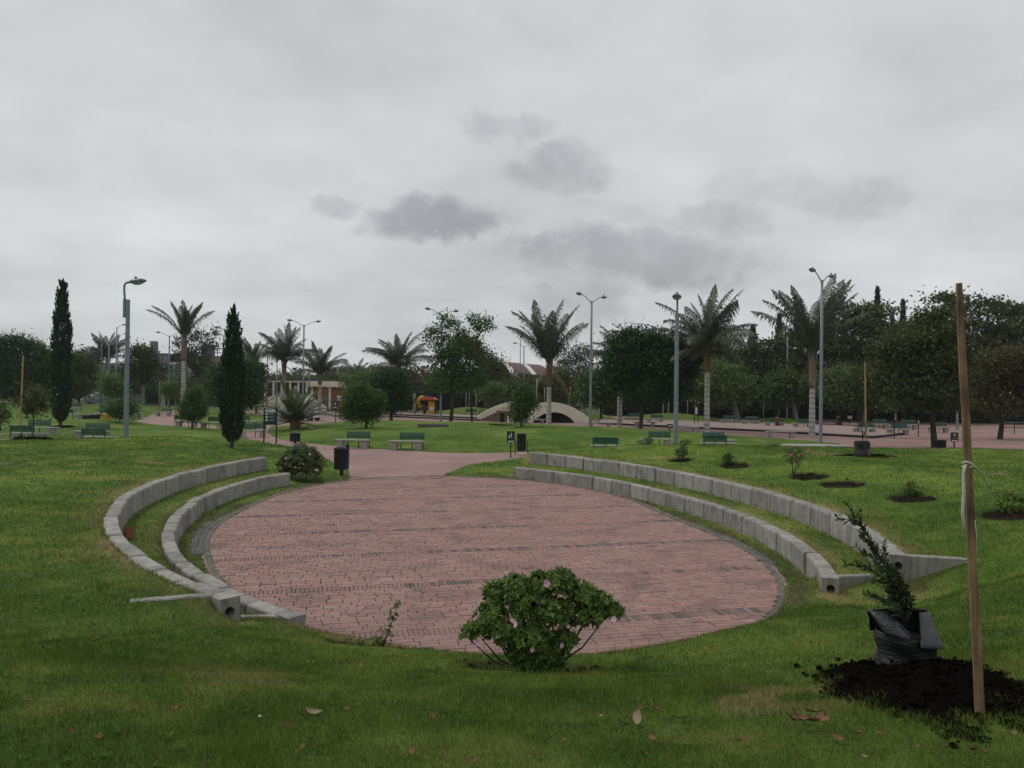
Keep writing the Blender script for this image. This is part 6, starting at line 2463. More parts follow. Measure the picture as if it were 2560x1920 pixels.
tree('yellowing tree behind the near hooked lamp', 357, 108, [(345, 880, 20, 14), (365, 885, 22, 16), (350, 915, 32, 18), (380, 915, 18, 16), (362, 940, 30, 14)], 2600, .3, L_OLIVE, M_BARKP, .26, 'thin_tree', twigs=16)
tree('light young tree left of the near hooked lamp', 281, 84, [(275, 955, 18, 14), (295, 962, 16, 14), (270, 975, 16, 12), (290, 985, 20, 12)], 1300, .24, L_LIGHT, M_BARK, .08, 'young_tree')
tree('dark full tree at the left edge of the frame', 40, 102, [(15, 870, 34, 30), (50, 862, 26, 24), (0, 915, 40, 34), (45, 920, 36, 36), (20, 965, 46, 26), (-30, 900, 36, 50)], 6000, .32, L_DARK, M_BARK, .22, 'round_tree')
tree('dark green tree between the edge tree and the left cypress', 98, 106, [(90, 880, 22, 24), (112, 905, 24, 30), (85, 930, 26, 34), (115, 955, 26, 28), (135, 900, 12, 26), (95, 975, 30, 16)], 4200, .32, L_MID, M_BARK, .2, 'round_tree')
tree('dark spreading tree just right of the left cypress', 198, 100, [(190, 905, 22, 18), (215, 915, 22, 20), (185, 945, 26, 22), (215, 955, 24, 20), (200, 980, 26, 12)], 3200, .3, L_OLIVE, M_BARK, .16, 'round_tree', fork=.3)
tree('far dark tree top over the net fence', 218, 155, [(205, 890, 18, 12), (232, 888, 18, 13), (218, 905, 30, 16)], 1500, .42, L_DARK, M_BARK, .22, 'far_tree')
tree('far dark tree behind the light young tree', 310, 128, [(300, 945, 24, 24), (325, 960, 22, 22)], 1500, .36, L_DARK, M_BARK, .18, 'far_tree')
tree('thin staked young tree by the left soil heap', 83, 42.5, [(80, 985, 18, 14), (98, 1000, 16, 16), (70, 1005, 14, 14), (92, 1022, 20, 12), (78, 1030, 12, 8)], 800, .15, L_OLIVE, M_BARK, .035, 'young_tree', spread=1.9)
tree('low dark shrub at the left frame edge', 2, 52, [(2, 1040, 16, 14), (-15, 1030, 20, 18)], 600, .17, L_OLIVE, M_BARK, .05, 'shrub', cat='shrub')
tree('small loose shrub right of the near hooked lamp', 300, 62, [(290, 1020, 16, 14), (308, 1030, 16, 14), (325, 1020, 12, 12)], 900, .18, L_MID, M_BARK, .04, 'shrub', cat='shrub')
# rows of far trees closing the view
rows = [('far green tree behind the low brick building, at its left end', 690, 140, 935, L_OLIVE), ('far green tree behind the middle of the low brick building', 735, 142, 930, L_MID), ('far tree behind the right end of the low building', 845, 138, 925, L_MID),
        ('far tree left of the broad palm crown', 880, 145, 940, L_OLIVE), ('far tree behind the broad palm crown', 960, 135, 912, L_OLIVE), ('far tree right of the broad palm crown', 1040, 130, 925, L_RUST),
        ('far tree above the play tower', 1075, 126, 940, L_OLIVE), ('far tree behind the striped shed', 1340, 185, 935, L_OLIVE), ('far tree left of the dark round tree', 1520, 130, 930, L_GREY),
        ('far tree low behind the dark round tree', 1640, 125, 950, L_OLIVE), ('far tree behind the small bright tree at left', 455, 135, 945, L_DARK), ('far tree behind the sparse tall tree', 540, 132, 935, L_OLIVE),
        ('far tree under the distant bushy palm', 262, 142, 930, L_OLIVE), ('far tree behind the near hooked lamp, low', 395, 140, 950, L_DARK), ('far tree left of the footbridge crest', 1260, 128, 950, L_OLIVE)]
for (lab, u, d, vt, m) in rows:
    w = RND.uniform(26, 34)
    tree(lab, u, d, [(u - w * .5, vt + 22, w * .7, 18), (u + w * .5, vt + 18, w * .7, 18), (u, vt + 45, w * 1.1, 24), (u + RND.uniform(-10, 10), vt + 72, w * 1.2, 16)], 1800, .36, m, M_BARK, .16, 'far_tree')


def far_wood():
    n = 42000
    a = NR.uniform(-.72, .80, n)
    d = NR.uniform(150, 195, n)
    x = a * d
    top = 6.0 + 4.5 * (fbm(x, d, .06, 401) - .4) + 3.0 * (vnoise(x, d, .22, 402) - .5) + 5.5 * sstep(.22, .42, a) - 2.0 * sstep(-.2, -.4, a)
    z = top * NR.random(n) ** .6
    P = np.stack([x, d, z], 1)
    T = .6 * vnoise(x, z * 1.5 + d, .35, 403) + .4 * NR.random(n)
    o = meshobj('far_wood', leaf_mesh(P, .95, T, L_OLIVE, .6, name='far_wood'))
    tag(o, 'far belt of dark trees closing the horizon', 'trees', kind='stuff')


far_wood()


def hedge(label, p0, p1, h, depth, n, leaf=.3, name='hedge', z0=0.0):
    a, b = np.array(p0, float), np.array(p1, float)
    L = np.linalg.norm(b - a); ang = math.atan2(b[1] - a[1], b[0] - a[0])
    root = thing(name, label, 'hedge', (a[0], a[1], z0), ang)
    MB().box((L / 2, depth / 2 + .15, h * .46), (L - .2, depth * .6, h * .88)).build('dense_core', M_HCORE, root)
    f = NR.random(n)
    top = NR.random(n) < .25
    P = np.stack([NR.uniform(0, L, n), np.where(top, NR.uniform(0, depth, n), NR.normal(0, .10, n)), np.where(top, h + NR.normal(0, .12, n), NR.uniform(0, h, n))], 1)
    P[:, 2] += (vnoise(P[:, 0], P[:, 1], .5, 3) - .5) * .5 * (P[:, 2] > h * .7)
    P[:, 1] += (vnoise(P[:, 0], P[:, 2], .9, 4) - .5) * .5
    T = .55 * vnoise(P[:, 0], P[:, 2], 1.1, 6) + .45 * NR.random(n)
    meshobj('leaves', leaf_mesh(P, leaf, T, L_HEDGE, .5), root)
    return root


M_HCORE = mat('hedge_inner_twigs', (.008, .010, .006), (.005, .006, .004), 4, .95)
hedge('long dark hedge behind the right plaza, right part', (46, 90), (92, 86), 3.6, 1.5, 9000, .36)
hedge('long dark hedge behind the right plaza, left part', (12, 101), (45.6, 90.2), 3.4, 1.5, 8000, .36)
hedge('dark clipped hedge at the foot of the net fence', (-66, 138), (-46, 136), 2.6, 1.2, 2600, .34)
hedge('low dark hedge behind the playground', (-24, 118), (8, 114), 3.0, 1.4, 3600, .36)

# cypresses
spire('tall slim dark cypress on the left lawn', 152, 56, 698, 45, n=9000, leaf=.22, trunk_px=14)
spire('slim feather-tipped dark cypress left of the flowering bush', 581, 34, 763, 58, n=9500, leaf=.14, trunk_px=22,
      prof=[(0, .35), (.03, .72), (.08, .85), (.2, .98), (.35, 1.0), (.5, .9), (.62, .74), (.72, .62), (.8, .46), (.87, .3), (.93, .16), (1, .03)])

# palms
palm('leftmost tall palm with upright fan of fronds and pale trunk', 458, 102, 842, 92, [('up', 11, 1.0), ('up2', 8, 1.0)], .36, shaft='grey', shaft_px=60)
palm('distant bushy palm behind the lamps at the left', 268, 132, 895, 62, [('up', 8, 1), ('up2', 7, 1), ('mid', 7, .95), ('out', 4, .9)], .34, shaft='grey', shaft_px=30)
palm('small palm with pale trunk right of the yellowing tree', 407, 112, 930, 45, [('mid', 6, 1), ('out', 6, 1), ('low', 4, .9)], .3, shaft='grey')
palm('palm behind the right cypress', 632, 122, 905, 62, [('up', 7, 1), ('up2', 7, 1), ('mid', 5, .95)], .32, shaft='grey')
palm('broad palm left of the twin lamp over the low building', 709, 96, 905, 92, [('up', 6, 1), ('up2', 7, 1), ('mid', 7, 1), ('out', 3, .95), ('dead', 2, .8)], .28, shaft='brown', shaft_px=30)
palm('palm right of the twin lamp over the low building', 799, 92, 935, 84, [('up', 6, 1), ('up2', 6, 1), ('mid', 7, 1), ('out', 3, .9)], .26, shaft='grey', shaft_px=26)
palm('far small palm left of the broad arching palm', 890, 125, 945, 55, [('up2', 6, 1), ('mid', 7, 1), ('out', 5, .95)], .28, shaft='grey')
palm('broad arching palm behind the clipped round tree', 995, 98, 915, 88, [('up', 4, .95), ('up2', 6, 1), ('mid', 8, 1), ('out', 7, 1), ('low', 3, .95)], .3, shaft='grey')
palm('tall palm standing in front of the footbridge', 1372, 72, 905, 142, [('up', 12, 1), ('up2', 7, 1), ('dead', 3, .8)], .26, shaft='brown', shaft_px=62)
palm('drooping small palm left of the footbridge crest', 1265, 102, 945, 44, [('mid', 5, 1), ('out', 7, 1), ('low', 6, .95)], .28, shaft='grey', shaft_px=24)
palm('palm half hidden behind the dense dark round tree', 1549, 70.5, 895, 95, [('up2', 5, .95), ('mid', 7, 1), ('out', 6, 1), ('low', 3, .9)], .27, shaft='brown', shaft_px=60)
palm('wide-spreading palm with white-ringed trunk right of centre', 1767, 63, 872, 150, [('up', 5, 1.0), ('up2', 6, 1.02), ('mid', 7, 1.05), ('out', 7, 1.0), ('low', 3, .85)], .27, shaft='brown', shaft_px=58)
palm('rightmost palm with a narrow upright crown', 2030, 60, 885, 176, [('up', 14, 1.0), ('up2', 6, .95), ('dead', 3, .55)], .26, shaft='grey', shaft_px=85)


def date_palm():
    d = 57; u = 738
    x = pixdir(u, 1076)[0] * d; z0 = gz(x, d)
    root = thing('date_palm', 'low bushy date palm on the middle lawn by the notice board', 'palm', (x, d, z0))
    MB().lathe((0, 0, 0), [(.36, -.1), (.40, .15), (.38, .4), (.28, .62), (.1, .75)], 14).build('trunk', M_PSHAFT, root)
    for k in range(46):
        a = k * 2.39996 + RND.gauss(0, .15)
        kind = 0 if k < 12 else 1 if k < 26 else 2 if k < 38 else 3
        me = FR['phx'][kind] if not (kind == 3 and k % 3 == 0) else FR['phxdead'][0]
        meshobj('frond', me, root, (math.cos(a) * .1, math.sin(a) * .1, .5), (RND.gauss(0, .08), RND.gauss(0, .1), a - math.pi / 2), RND.uniform(3.0, 3.9))
    return root


date_palm()

# young stakes on the far mounds
for i, (u, d, v0, lab) in enumerate(((1658, 84, 1000, 'left pale stake on the green mound'), (1671, 84, 995, 'right pale stake on the green mound'), (1719, 90, 995, 'pale stake left of the ringed palm'), (1738, 88, 998, 'pale stake behind the pale board'),
                                     (1909, 88, 990, 'pale stake before the hedge, left of the bare lamp'), (1947, 87, 988, 'pale stake on the right green mound'), (1361, 90, 970, 'pale stake behind the footbridge palm'), (1423, 86, 968, 'leaning pale stake behind the footbridge rail'),
                                     (1165, 96, 978, 'left pale stake on the mound beside the play tower'), (1173, 98, 974, 'right pale stake on the mound beside the play tower'), (398, 95, 953, 'pale stake below the near hooked lamp'), (439, 93, 950, 'pale stake beside the bright green small tree'))):
    x = pixdir(u, 1000)[0] * d
    t_ = thing('tree_stake', lab, 'stake', (x, d, 0))
    h = at(u, v0, d).z
    MB().tube([(0, 0, -.1), (.02, 0, h * .5), (.03 + .1 * (i == 7), 0, h)], .045, 5).build('shaft', M_SLAB if i < 10 else M_STAKE, t_)
for (lab, u, d, rx, ry, h) in (('low round green mound behind the benches right of the bridge', 1680, 88, 7.0, 4.5, .85), ('low green mound left of the rightmost palm', 1950, 84, 5.0, 3.5, .6), ('low green mound beside the play tower', 1180, 100, 6.0, 4, 1.0),
                               ('small green mound right of the footbridge end', 1490, 90, 3.0, 2.5, .6)):
    x = pixdir(u, 1040)[0] * d
    n = 40; vs_ = []; fs = []
    for k in range(9):
        f = k / 8
        for j in range(n):
            a = 2 * math.pi * j / n
            vs_.append((math.cos(a) * rx * (1 - f), math.sin(a) * ry * (1 - f), -.05 + (h + .05) * math.sin(f * math.pi / 2) ** 1.2))
    for k in range(8):
        for j in range(n):
            fs.append((k * n + j, k * n + (j + 1) % n, (k + 1) * n + (j + 1) % n, (k + 1) * n + j))
    V_ = np.array(vs_)
    me = np_mesh('grass_mound', V_, np.array(fs), M_TURF, True, cols=grass_col(V_[:, 0] + x, V_[:, 1] + d))
    tag(meshobj('grass_mound', me, None, (x, d, 0)), kind='structure')
# ==================================================================== foreground plants and soil
# ---- the flowering azalea at the lip of the oval
_b = Vector((PITS[6][0] - .02, PITS[6][1] - .05, 0))
BX, BY = _b.x, _b.y
BZ = gz(BX, BY) + .02
k_ = BY / F


def bl(u, v, ru, rv, ry=None, dy=0.0):
    return ((u - 1325) * k_, dy, (1672 - v) * k_), (ru * k_, (ry or ru) * k_, rv * k_)


azalea('large pink-flowering azalea bush at the front lip of the brick oval', (BX, BY, BZ),
       [bl(1395, 1438, 37, 26, 51), bl(1345, 1450, 32, 24, 51, .08), bl(1280, 1455, 38, 27, 51, .02), bl(1235, 1478, 32, 24, 42, .1), bl(1450, 1470, 34, 26, 42), bl(1490, 1488, 32, 21, 34, .05), bl(1525, 1510, 24, 16, 26, .0), bl(1455, 1515, 37, 21, 38, -.08),
        bl(1315, 1500, 48, 32, 51, -.08), bl(1380, 1505, 42, 29, 47, -.1), bl(1225, 1522, 40, 24, 42, -.05), bl(1185, 1550, 27, 16, 29, -.12), bl(1250, 1555, 38, 22, 39, -.14), bl(1320, 1560, 46, 27, 51, -.16), bl(1400, 1575, 35, 21, 42, -.12), bl(1165, 1563, 14, 10, 17, -.1),
        bl(1300, 1605, 37, 27, 39, -.06), bl(1350, 1622, 34, 27, 39, -.02), bl(1330, 1648, 56, 26, 50, -.04), bl(1345, 1600, 50, 30, 50, -.06), bl(1388, 1640, 18, 16, 22, 0.0)],
       1900, 280, AZ_R, L_AZA, 1,
       [(FLW[i % 3], ((u - 1325) * k_, -.30 + dy, (1672 - v) * k_), s) for i, (u, v, dy, s) in enumerate(((1355, 1425, .0, .9), (1284, 1520, -.05, .75), (1192, 1568, .02, .8), (1395, 1570, -.02, .7), (1520, 1512, .05, .8),
                                                                                                             (1322, 1576, -.08, .6)))],
       size=1.15, stem_r=.012, inner=520)
# ---- small twiggy sapling left of it
_s = Vector((PITS[7][0] + .05, PITS[7][1], 0))
azalea('thin small sapling in a dug hole left of the azalea bush', (_s.x, _s.y, gz(_s.x, _s.y)), [((.16, 0, .40), (.05, .05, .11)), ((.21, .03, .50), (.04, .04, .08)), ((.05, -.03, .16), (.13, .1, .1)), ((-.12, 0, .1), (.14, .1, .08)), ((.09, 0, .27), (.05, .05, .05))], 110, 60, AZ_D[:1] + AZ_R[:2], L_AZA, 1,
       name='sapling', size=.72, stem_r=.007)
# ---- flowering bush at the left wall ends
_s = gp(727, 1190, .3)
azalea('rounded pink-flowering bush at the far end of the left walls', (_s.x, 27.2, gz(_s.x, 27.2)), [((-.1, 0, .62), (.72, .7, .55)), ((.35, -.1, .5), (.5, .5, .42)), ((-.45, 0, .5), (.45, .5, .42)), ((.0, -.1, .9), (.5, .5, .3))], 700, 120, AZ_D, L_AZA2, 3,
       [(FLW[i % 3], (RND.uniform(-.7, .7), -.62 + RND.uniform(0, .1), RND.uniform(.3, .9)), 1.15) for i in range(10)], size=2.2, stem_r=.02, inner=260)
_s2 = gp(745, 1205, .1)
azalea('low trailing shrub below the rounded flowering bush', (_s2.x + .1, 26.3, gz(_s2.x + .1, 26.3)), [((0, 0, .16), (.42, .3, .16)), ((.3, .0, .1), (.3, .25, .12))], 150, 40, AZ_D, L_AZA2, 2, size=1.6)
# ---- planted mound on the right
G_ = 'young shrubs in dug holes on the right mound'


def hole_shrub(label, u, v, z, blobs, n, flowers=(), size=1.0, meshes=AZ_D, m=None):
    p = gpt(u, v)
    return azalea(label, (p.x, p.y, gz(p.x, p.y)), blobs, n, 30, meshes, m or L_AZA2, 2, flowers, 'young_shrub', G_, size, .008)


hole_shrub('sparse young shrub in a hole behind the right upper wall, furthest left', 1703, 1151, .97, [((0, 0, .28), (.22, .2, .16)), ((.08, 0, .42), (.14, .12, .1))], 70, size=1.5)
hole_shrub('tiny creeping shrub in the second hole on the right mound', 1822, 1160, 1.02, [((0, 0, .14), (.24, .15, .1)), ((-.05, 0, .26), (.1, .1, .08))], 60, size=1.5)
hole_shrub('twiggy shrub with magenta flowers in a hole on the right mound', 1982, 1188, 1.05, [((.05, 0, .45), (.20, .18, .16)), ((.22, 0, .58), (.16, .14, .14)), ((-.12, 0, .55), (.14, .12, .16)), ((.05, 0, .72), (.16, .14, .12))], 85,
           [(FLM[i % 2], p, 1.0) for i, p in enumerate(((.40, -.1, .72), (.0, -.1, .48), (.1, -.12, .38), (.24, -.12, .58), (-.1, -.12, .6)))], size=1.1)
hole_shrub('small brown-leaved shrub in a hole right of the open hole', 2275, 1242, 1.10, [((0, 0, .16), (.2, .18, .13)), ((.02, 0, .26), (.1, .1, .08))], 70, size=1.1)
hole_shrub('leafy shrub with pink buds in the hole by the right frame edge', 2520, 1283, 1.12, [((.02, 0, .22), (.28, .22, .18)), ((-.1, 0, .34), (.16, .14, .1)), ((.18, 0, .3), (.18, .16, .14))], 150, [(FLM[0], (-.12, -.2, .46), .6), (FLM[1], (.05, -.22, .4), .5)], size=1.0, meshes=AZ_R, m=L_AZA)
for (u, d, lab, sz) in ((1610, 40.5, 'dry twiggy shrub in front of the bench by the hooked lamp', 1.0), (1705, 38.5, 'dry spreading shrub at the foot of the hooked lamp', 1.2)):
    x = pixdir(u, 1120)[0] * d
    azalea(lab, (x, d, gz(x, d)), [((0, 0, .4), (.45 * sz, .4, .3)), ((.2, 0, .62), (.3 * sz, .3, .2)), ((-.3, 0, .3), (.3, .3, .2))], 120, 20, AZ_D, L_AZA2, 4, size=2.0, name='dry_shrub')


def agave():
    u, d = 1937, 44.6
    x = pixdir(u, 1110)[0] * d; z0 = gz(x, d)
    root = thing('agave_plant', 'spiky agave rosette at the edge of the right lawn', 'plant', (x, d, z0))
    V_, Q, T_ = [], [], []
    for me_i in range(4):
        pass
    rng = np.random.default_rng(3)
    b = 0
    for k in range(34):
        a = k * 2.39996; el = .15 + 1.1 * (1 - k / 34) * rng.uniform(.8, 1.15)
        el = min(el, 1.35)
        L = rng.uniform(.62, .85)
        out = np.array([math.cos(a) * math.cos(el), math.sin(a) * math.cos(el), math.sin(el)]); sd = np.array([-math.sin(a), math.cos(a), 0])
        vs_ = []
        for f, w in ((0, .045), (.4, .055), (.75, .03), (1, .002)):
            c = out * L * f + np.array([0, 0, -.12 * f * f])
            vs_ += [c - sd * w, c + sd * w]
        me = np_mesh('leaf', np.array(vs_), np.array([(0, 1, 3, 2), (2, 3, 5, 4), (4, 5, 7, 6)]), L_AGAVE, True, {'tint': np.full(8, rng.random())})
        meshobj('leaf', me, root)
    return root


agave()


# ---- soil heaps
def soil_heap(label, cx_, cy_, pts, h, name='soil_heap', clods=60, fine=.05, res=70, loose=(), m=None, cat='soil', group=None):
    m = m or M_SOIL
    """pts: outline polygon (world), height field over the lawn with crumbs"""
    P = np.array(pts)
    x0, y0 = P.min(0) - .1; x1, y1 = P.max(0) + .1
    nx_, ny_ = res, max(20, int(res * (y1 - y0) / (x1 - x0)))
    X, Y = np.meshgrid(np.linspace(x0, x1, nx_), np.linspace(y0, y1, ny_))
    x, y = X.ravel(), Y.ravel()
    sd = poly_sdf(x, y, pts) + (fbm(x, y, 4.0, 301) - .5) * .16 + (fbm(x, y, 16, 305) - .5) * .05
    g = Z(x, y)
    z = g + h * sstep(-.02, .45, sd) + (fbm(x, y, 5, 311) - .5) * .09 * sstep(0, .12, sd) + (fbm(x, y, 22, 321, 4) - .45) * fine * sstep(-.01, .05, sd) + .012 * sstep(-.01, .02, sd) - .05 * (sd < -.01)
    a = (np.arange(ny_ - 1)[:, None] * nx_ + np.arange(nx_ - 1)[None]).ravel()
    Fc = np.stack([a, a + 1, a + nx_ + 1, a + nx_], 1)
    Fc = Fc[(sd[Fc] > -.03).any(1)]
    used = np.unique(Fc); mp = np.zeros(len(x), int); mp[used] = np.arange(len(used))
    root = thing(name, label, cat, (cx_, cy_, 0), 0, group)
    V_ = np.stack([x, y, z], 1)[used] - np.array([cx_, cy_, 0])
    meshobj('earth', np_mesh('earth', V_, mp[Fc], m, False), root)
    # crumbs
    Vs, Fs = [], []
    b = 0
    ico = [(0, 0, 1), (.894, 0, .447), (.276, .851, .447), (-.724, .526, .447), (-.724, -.526, .447), (.276, -.851, .447), (.724, .526, -.447), (-.276, .851, -.447), (-.894, 0, -.447), (-.276, -.851, -.447), (.724, -.526, -.447), (0, 0, -1)]
    icf = [(0, 1, 2), (0, 2, 3), (0, 3, 4), (0, 4, 5), (0, 5, 1), (1, 6, 2), (2, 7, 3), (3, 8, 4), (4, 9, 5), (5, 10, 1), (6, 7, 2), (7, 8, 3), (8, 9, 4), (9, 10, 5), (10, 6, 1), (6, 11, 7), (7, 11, 8), (8, 11, 9), (9, 11, 10), (10, 11, 6)]
    ico = np.array(ico); icf = np.array(icf)
    cand = np.argwhere(sd > -.06).ravel()
    for k in range(clods):
        i = cand[NR.integers(len(cand))]
        r = NR.choice([.008, .012, .018, .03], p=[.45, .3, .18, .07]) * NR.uniform(.7, 1.3)
        v = ico * r * NR.uniform(.65, 1.2, (12, 1)) * np.array([1, 1, .8]) + np.array([x[i] + NR.normal(0, .02), y[i] + NR.normal(0, .02), max(z[i], g[i]) + r * .25]) - np.array([cx_, cy_, 0])
        Vs.append(v); Fs.append(icf + b); b += 12
    tag(meshobj('crumbs', np_mesh('crumbs', np.vstack(Vs), np.vstack(Fs), m, False), root), kind='stuff')
    for (lx, ly, lr) in loose:
        v = ico * lr * NR.uniform(.7, 1.25, (12, 1)) * np.array([1, .9, .75])
        meshobj('clod', np_mesh('clod', v, icf, M_SOIL, False), root, (lx - cx_, ly - cy_, gz(lx, ly) + lr * .4))
    return root, (x, y, z, sd)


M_HOLE = mat('dug_earth', (.016, .0125, .0095), (.028, .022, .015), 12, 1.0, 1.0, spec=0)
HL = ['dug planting hole with the tiny creeping shrub', 'dug planting hole under the magenta-flowered shrub', 'empty dug planting hole on the right mound', 'dug planting hole under the small brown-leaved shrub', 'dug planting hole at the right frame edge',
      'long dug hole behind the foreground bagged shrub', 'dug hole ringing the large azalea bush', 'dug hole around the thin small sapling', 'dug planting hole furthest left behind the upper right wall']
for (qx, qy, rx, ry, dep), lab in zip(PITS, HL):
    soil_heap(lab, qx, qy, [(qx + rx * .80 * math.cos(a) * (1 + .10 * math.sin(3 * a + qx)), qy + ry * .80 * math.sin(a)) for a in np.linspace(0, 2 * math.pi, 18, endpoint=False)], .0, 'planting_hole', 70, .05, 44, (), M_HOLE, 'hole', 'dug planting holes in the lawn')
HP = [gpt(u, v) for (u, v) in ((2035, 1690), (2100, 1665), (2200, 1655), (2330, 1655), (2430, 1662), (2520, 1690), (2600, 1720), (2640, 1800), (2560, 1830), (2470, 1800), (2420, 1845), (2370, 1835), (2290, 1800), (2190, 1780), (2100, 1745), (2055, 1735), (2070, 1712))]
HC = HP[0].lerp(HP[6], .45)
HEAP, HG = soil_heap('large heap of black soil under the bagged shrub in the right foreground', HC.x, HC.y, [(p.x, p.y) for p in HP], .07, clods=1500, res=150,
                     loose=[(gpt(u, v).x, gpt(u, v).y, r) for (u, v, r) in ((1990, 1668, .036), (2095, 1652, .028), (2060, 1690, .02), (2050, 1705, .022), (2380, 1868, .025), (2440, 1850, .03))])
pts_ = [gpt(u, v) for (u, v) in ((28, 1112), (60, 1104), (100, 1106), (160, 1112), (120, 1117), (60, 1117))]
_q = at(83, 1112, 40.6); _z = gz(_q.x, 40.6)
soil_heap('black soil heap around the staked young tree at the left', _q.x, 40.6, [(_q.x - 1.2 + 1.4 * math.cos(a) * 1.0 + 1.2, 40.6 + .75 * math.sin(a)) for a in np.linspace(0, 2 * math.pi, 14, endpoint=False)], .34, clods=120, res=40)
_q = at(2165, 1146, 25.2)
soil_heap('flat black soil patch around the far bagged sapling', _q.x, 25.3, [(_q.x + .1 + 1.0 * math.cos(a) * (1 + .25 * math.sin(3 * a)), 25.4 + .5 * math.sin(a)) for a in np.linspace(0, 2 * math.pi, 16, endpoint=False)], .06, clods=200, res=50)
_q = at(153, 1066, 56)
soil_heap('ring of bare soil at the foot of the left cypress', _q.x, 56, [(_q.x + .9 * math.cos(a), 56 + .9 * math.sin(a)) for a in np.linspace(0, 2 * math.pi, 14, endpoint=False)], .03, clods=40, res=26)


# ---- bagged shrubs
def bagged(label_bag, label_plant, base, r, h, plant_blobs, n_wh, open_flaps, sc=1.0, solo=120, whs=None, wh_m=None):
    root = thing('nursery_bag', label_bag, 'plant bag', base)
    n, rows_ = 40, 26
    V_, Fq = [], []
    for j in range(rows_ + 1):
        f = j / rows_
        for k in range(n):
            a = 2 * math.pi * k / n
            rr = r * (1.06 - .10 * f + .05 * math.sin(f * 9)) * (1 + .035 * math.sin(5 * a + 7 * f) + .03 * math.sin(2 * a + 1))
            # creases: small horizontal folds, stronger on the flanks
            rr += r * .022 * math.sin(f * 62 + 2.0 * math.sin(3 * a)) * (1 - abs(f - .45)) + r * .02 * float(vnoise(np.array([a * 3]), np.array([f * 9]), 1, 5)[0])
            V_.append((rr * math.cos(a), rr * math.sin(a) * .9, h * f))
    for j in range(rows_):
        for k in range(n):
            Fq.append((j * n + k, j * n + (k + 1) % n, (j + 1) * n + (k + 1) % n, (j + 1) * n + k))
    meshobj('bag_wall', np_mesh('bag_wall', np.array(V_), np.array(Fq), M_PLAST, True), root)
    # soil inside
    MB().lathe((0, 0, 0), [(r * .97, h * .80), (r * .7, h * .86), (r * .3, h * .90), (0, h * .92)], 18, sy=.9).build('root_soil', M_ROOTS, root)
    for fl in open_flaps:
        m, grid = fl
        rows2 = len(grid); cols2 = len(grid[0])
        V2 = [p for row in grid for p in row]
        F2 = [(i * cols2 + j, i * cols2 + j + 1, (i + 1) * cols2 + j + 1, (i + 1) * cols2 + j) for i in range(rows2 - 1) for j in range(cols2 - 1)]
        mb = MB(); mb.add(V2, F2, True)
        o = mb.build('bag_flap', m, root)
        so = o.modifiers.new('thick', 'SOLIDIFY'); so.thickness = .004
    return root


M_PLASTB = mat('plastic_film_sheen', (.026, .032, .035), (.010, .012, .014), 9, .32, .6, spec=.55)  # black film with the folded flap's bluish sheen painted into its colour
M_ROOTS = mat('root_ball_soil', (.030, .022, .017), (.016, .012, .010), 30, .95, 1.0)
_bp = gpt(2262, 1672)
gzb = _bp.z
kb = _bp.y / F


def BP(u, v, dy=0.0):
    """pixel offsets from the bag's foot -> local metres"""
    return ((u - 2262) * kb, dy, (1690 - v) * kb)


rB = 70 * kb
hB = 128 * kb
def flap(c00, c01, c11, c10, n=7, bulge=.03, seed=0):
    """four corners (top left, top right, bottom right, bottom left) -> creased sheet"""
    rng = np.random.default_rng(seed)
    c00, c01, c11, c10 = (np.array(c, float) for c in (c00, c01, c11, c10))
    g = []
    for i in range(n + 1):
        f = i / n
        row = []
        for j in range(n + 1):
            q = j / n
            p = (c00 * (1 - q) + c01 * q) * (1 - f) + (c10 * (1 - q) + c11 * q) * f
            p[1] -= bulge * math.sin(math.pi * q) * (.4 + .6 * math.sin(math.pi * f)) + .006 * math.sin(q * 9 + f * 4)
            row.append(tuple(p + rng.normal(0, .0025, 3)))
        g.append(row)
    return g


flapR = flap(BP(2284, 1536, -.06), BP(2322, 1540, .02), BP(2322, 1612, -.19), BP(2256, 1604, -.25), bulge=.045, seed=1)
flapL = flap(BP(2167, 1537, .0), BP(2208, 1536, -.04), BP(2238, 1588, -.23), BP(2188, 1584, -.15), bulge=.05, seed=2)
flapL2 = flap(BP(2208, 1536, -.04), BP(2214, 1540, -.03), BP(2238, 1570, -.16), BP(2238, 1588, -.23), bulge=.0, seed=4)
backw = flap(BP(2170, 1540, .04), BP(2322, 1538, .06), BP(2336, 1600, .12), BP(2190, 1600, .12), bulge=-.10, seed=3)
bagged('black plastic nursery bag torn open on the foreground soil heap', '', (_bp.x, _bp.y, gzb - .02), rB, hB * .80, None, 0, [(M_PLASTG, flapR), (M_PLASTB, flapL), (M_PLAST, flapL2), (M_PLAST, backw)])
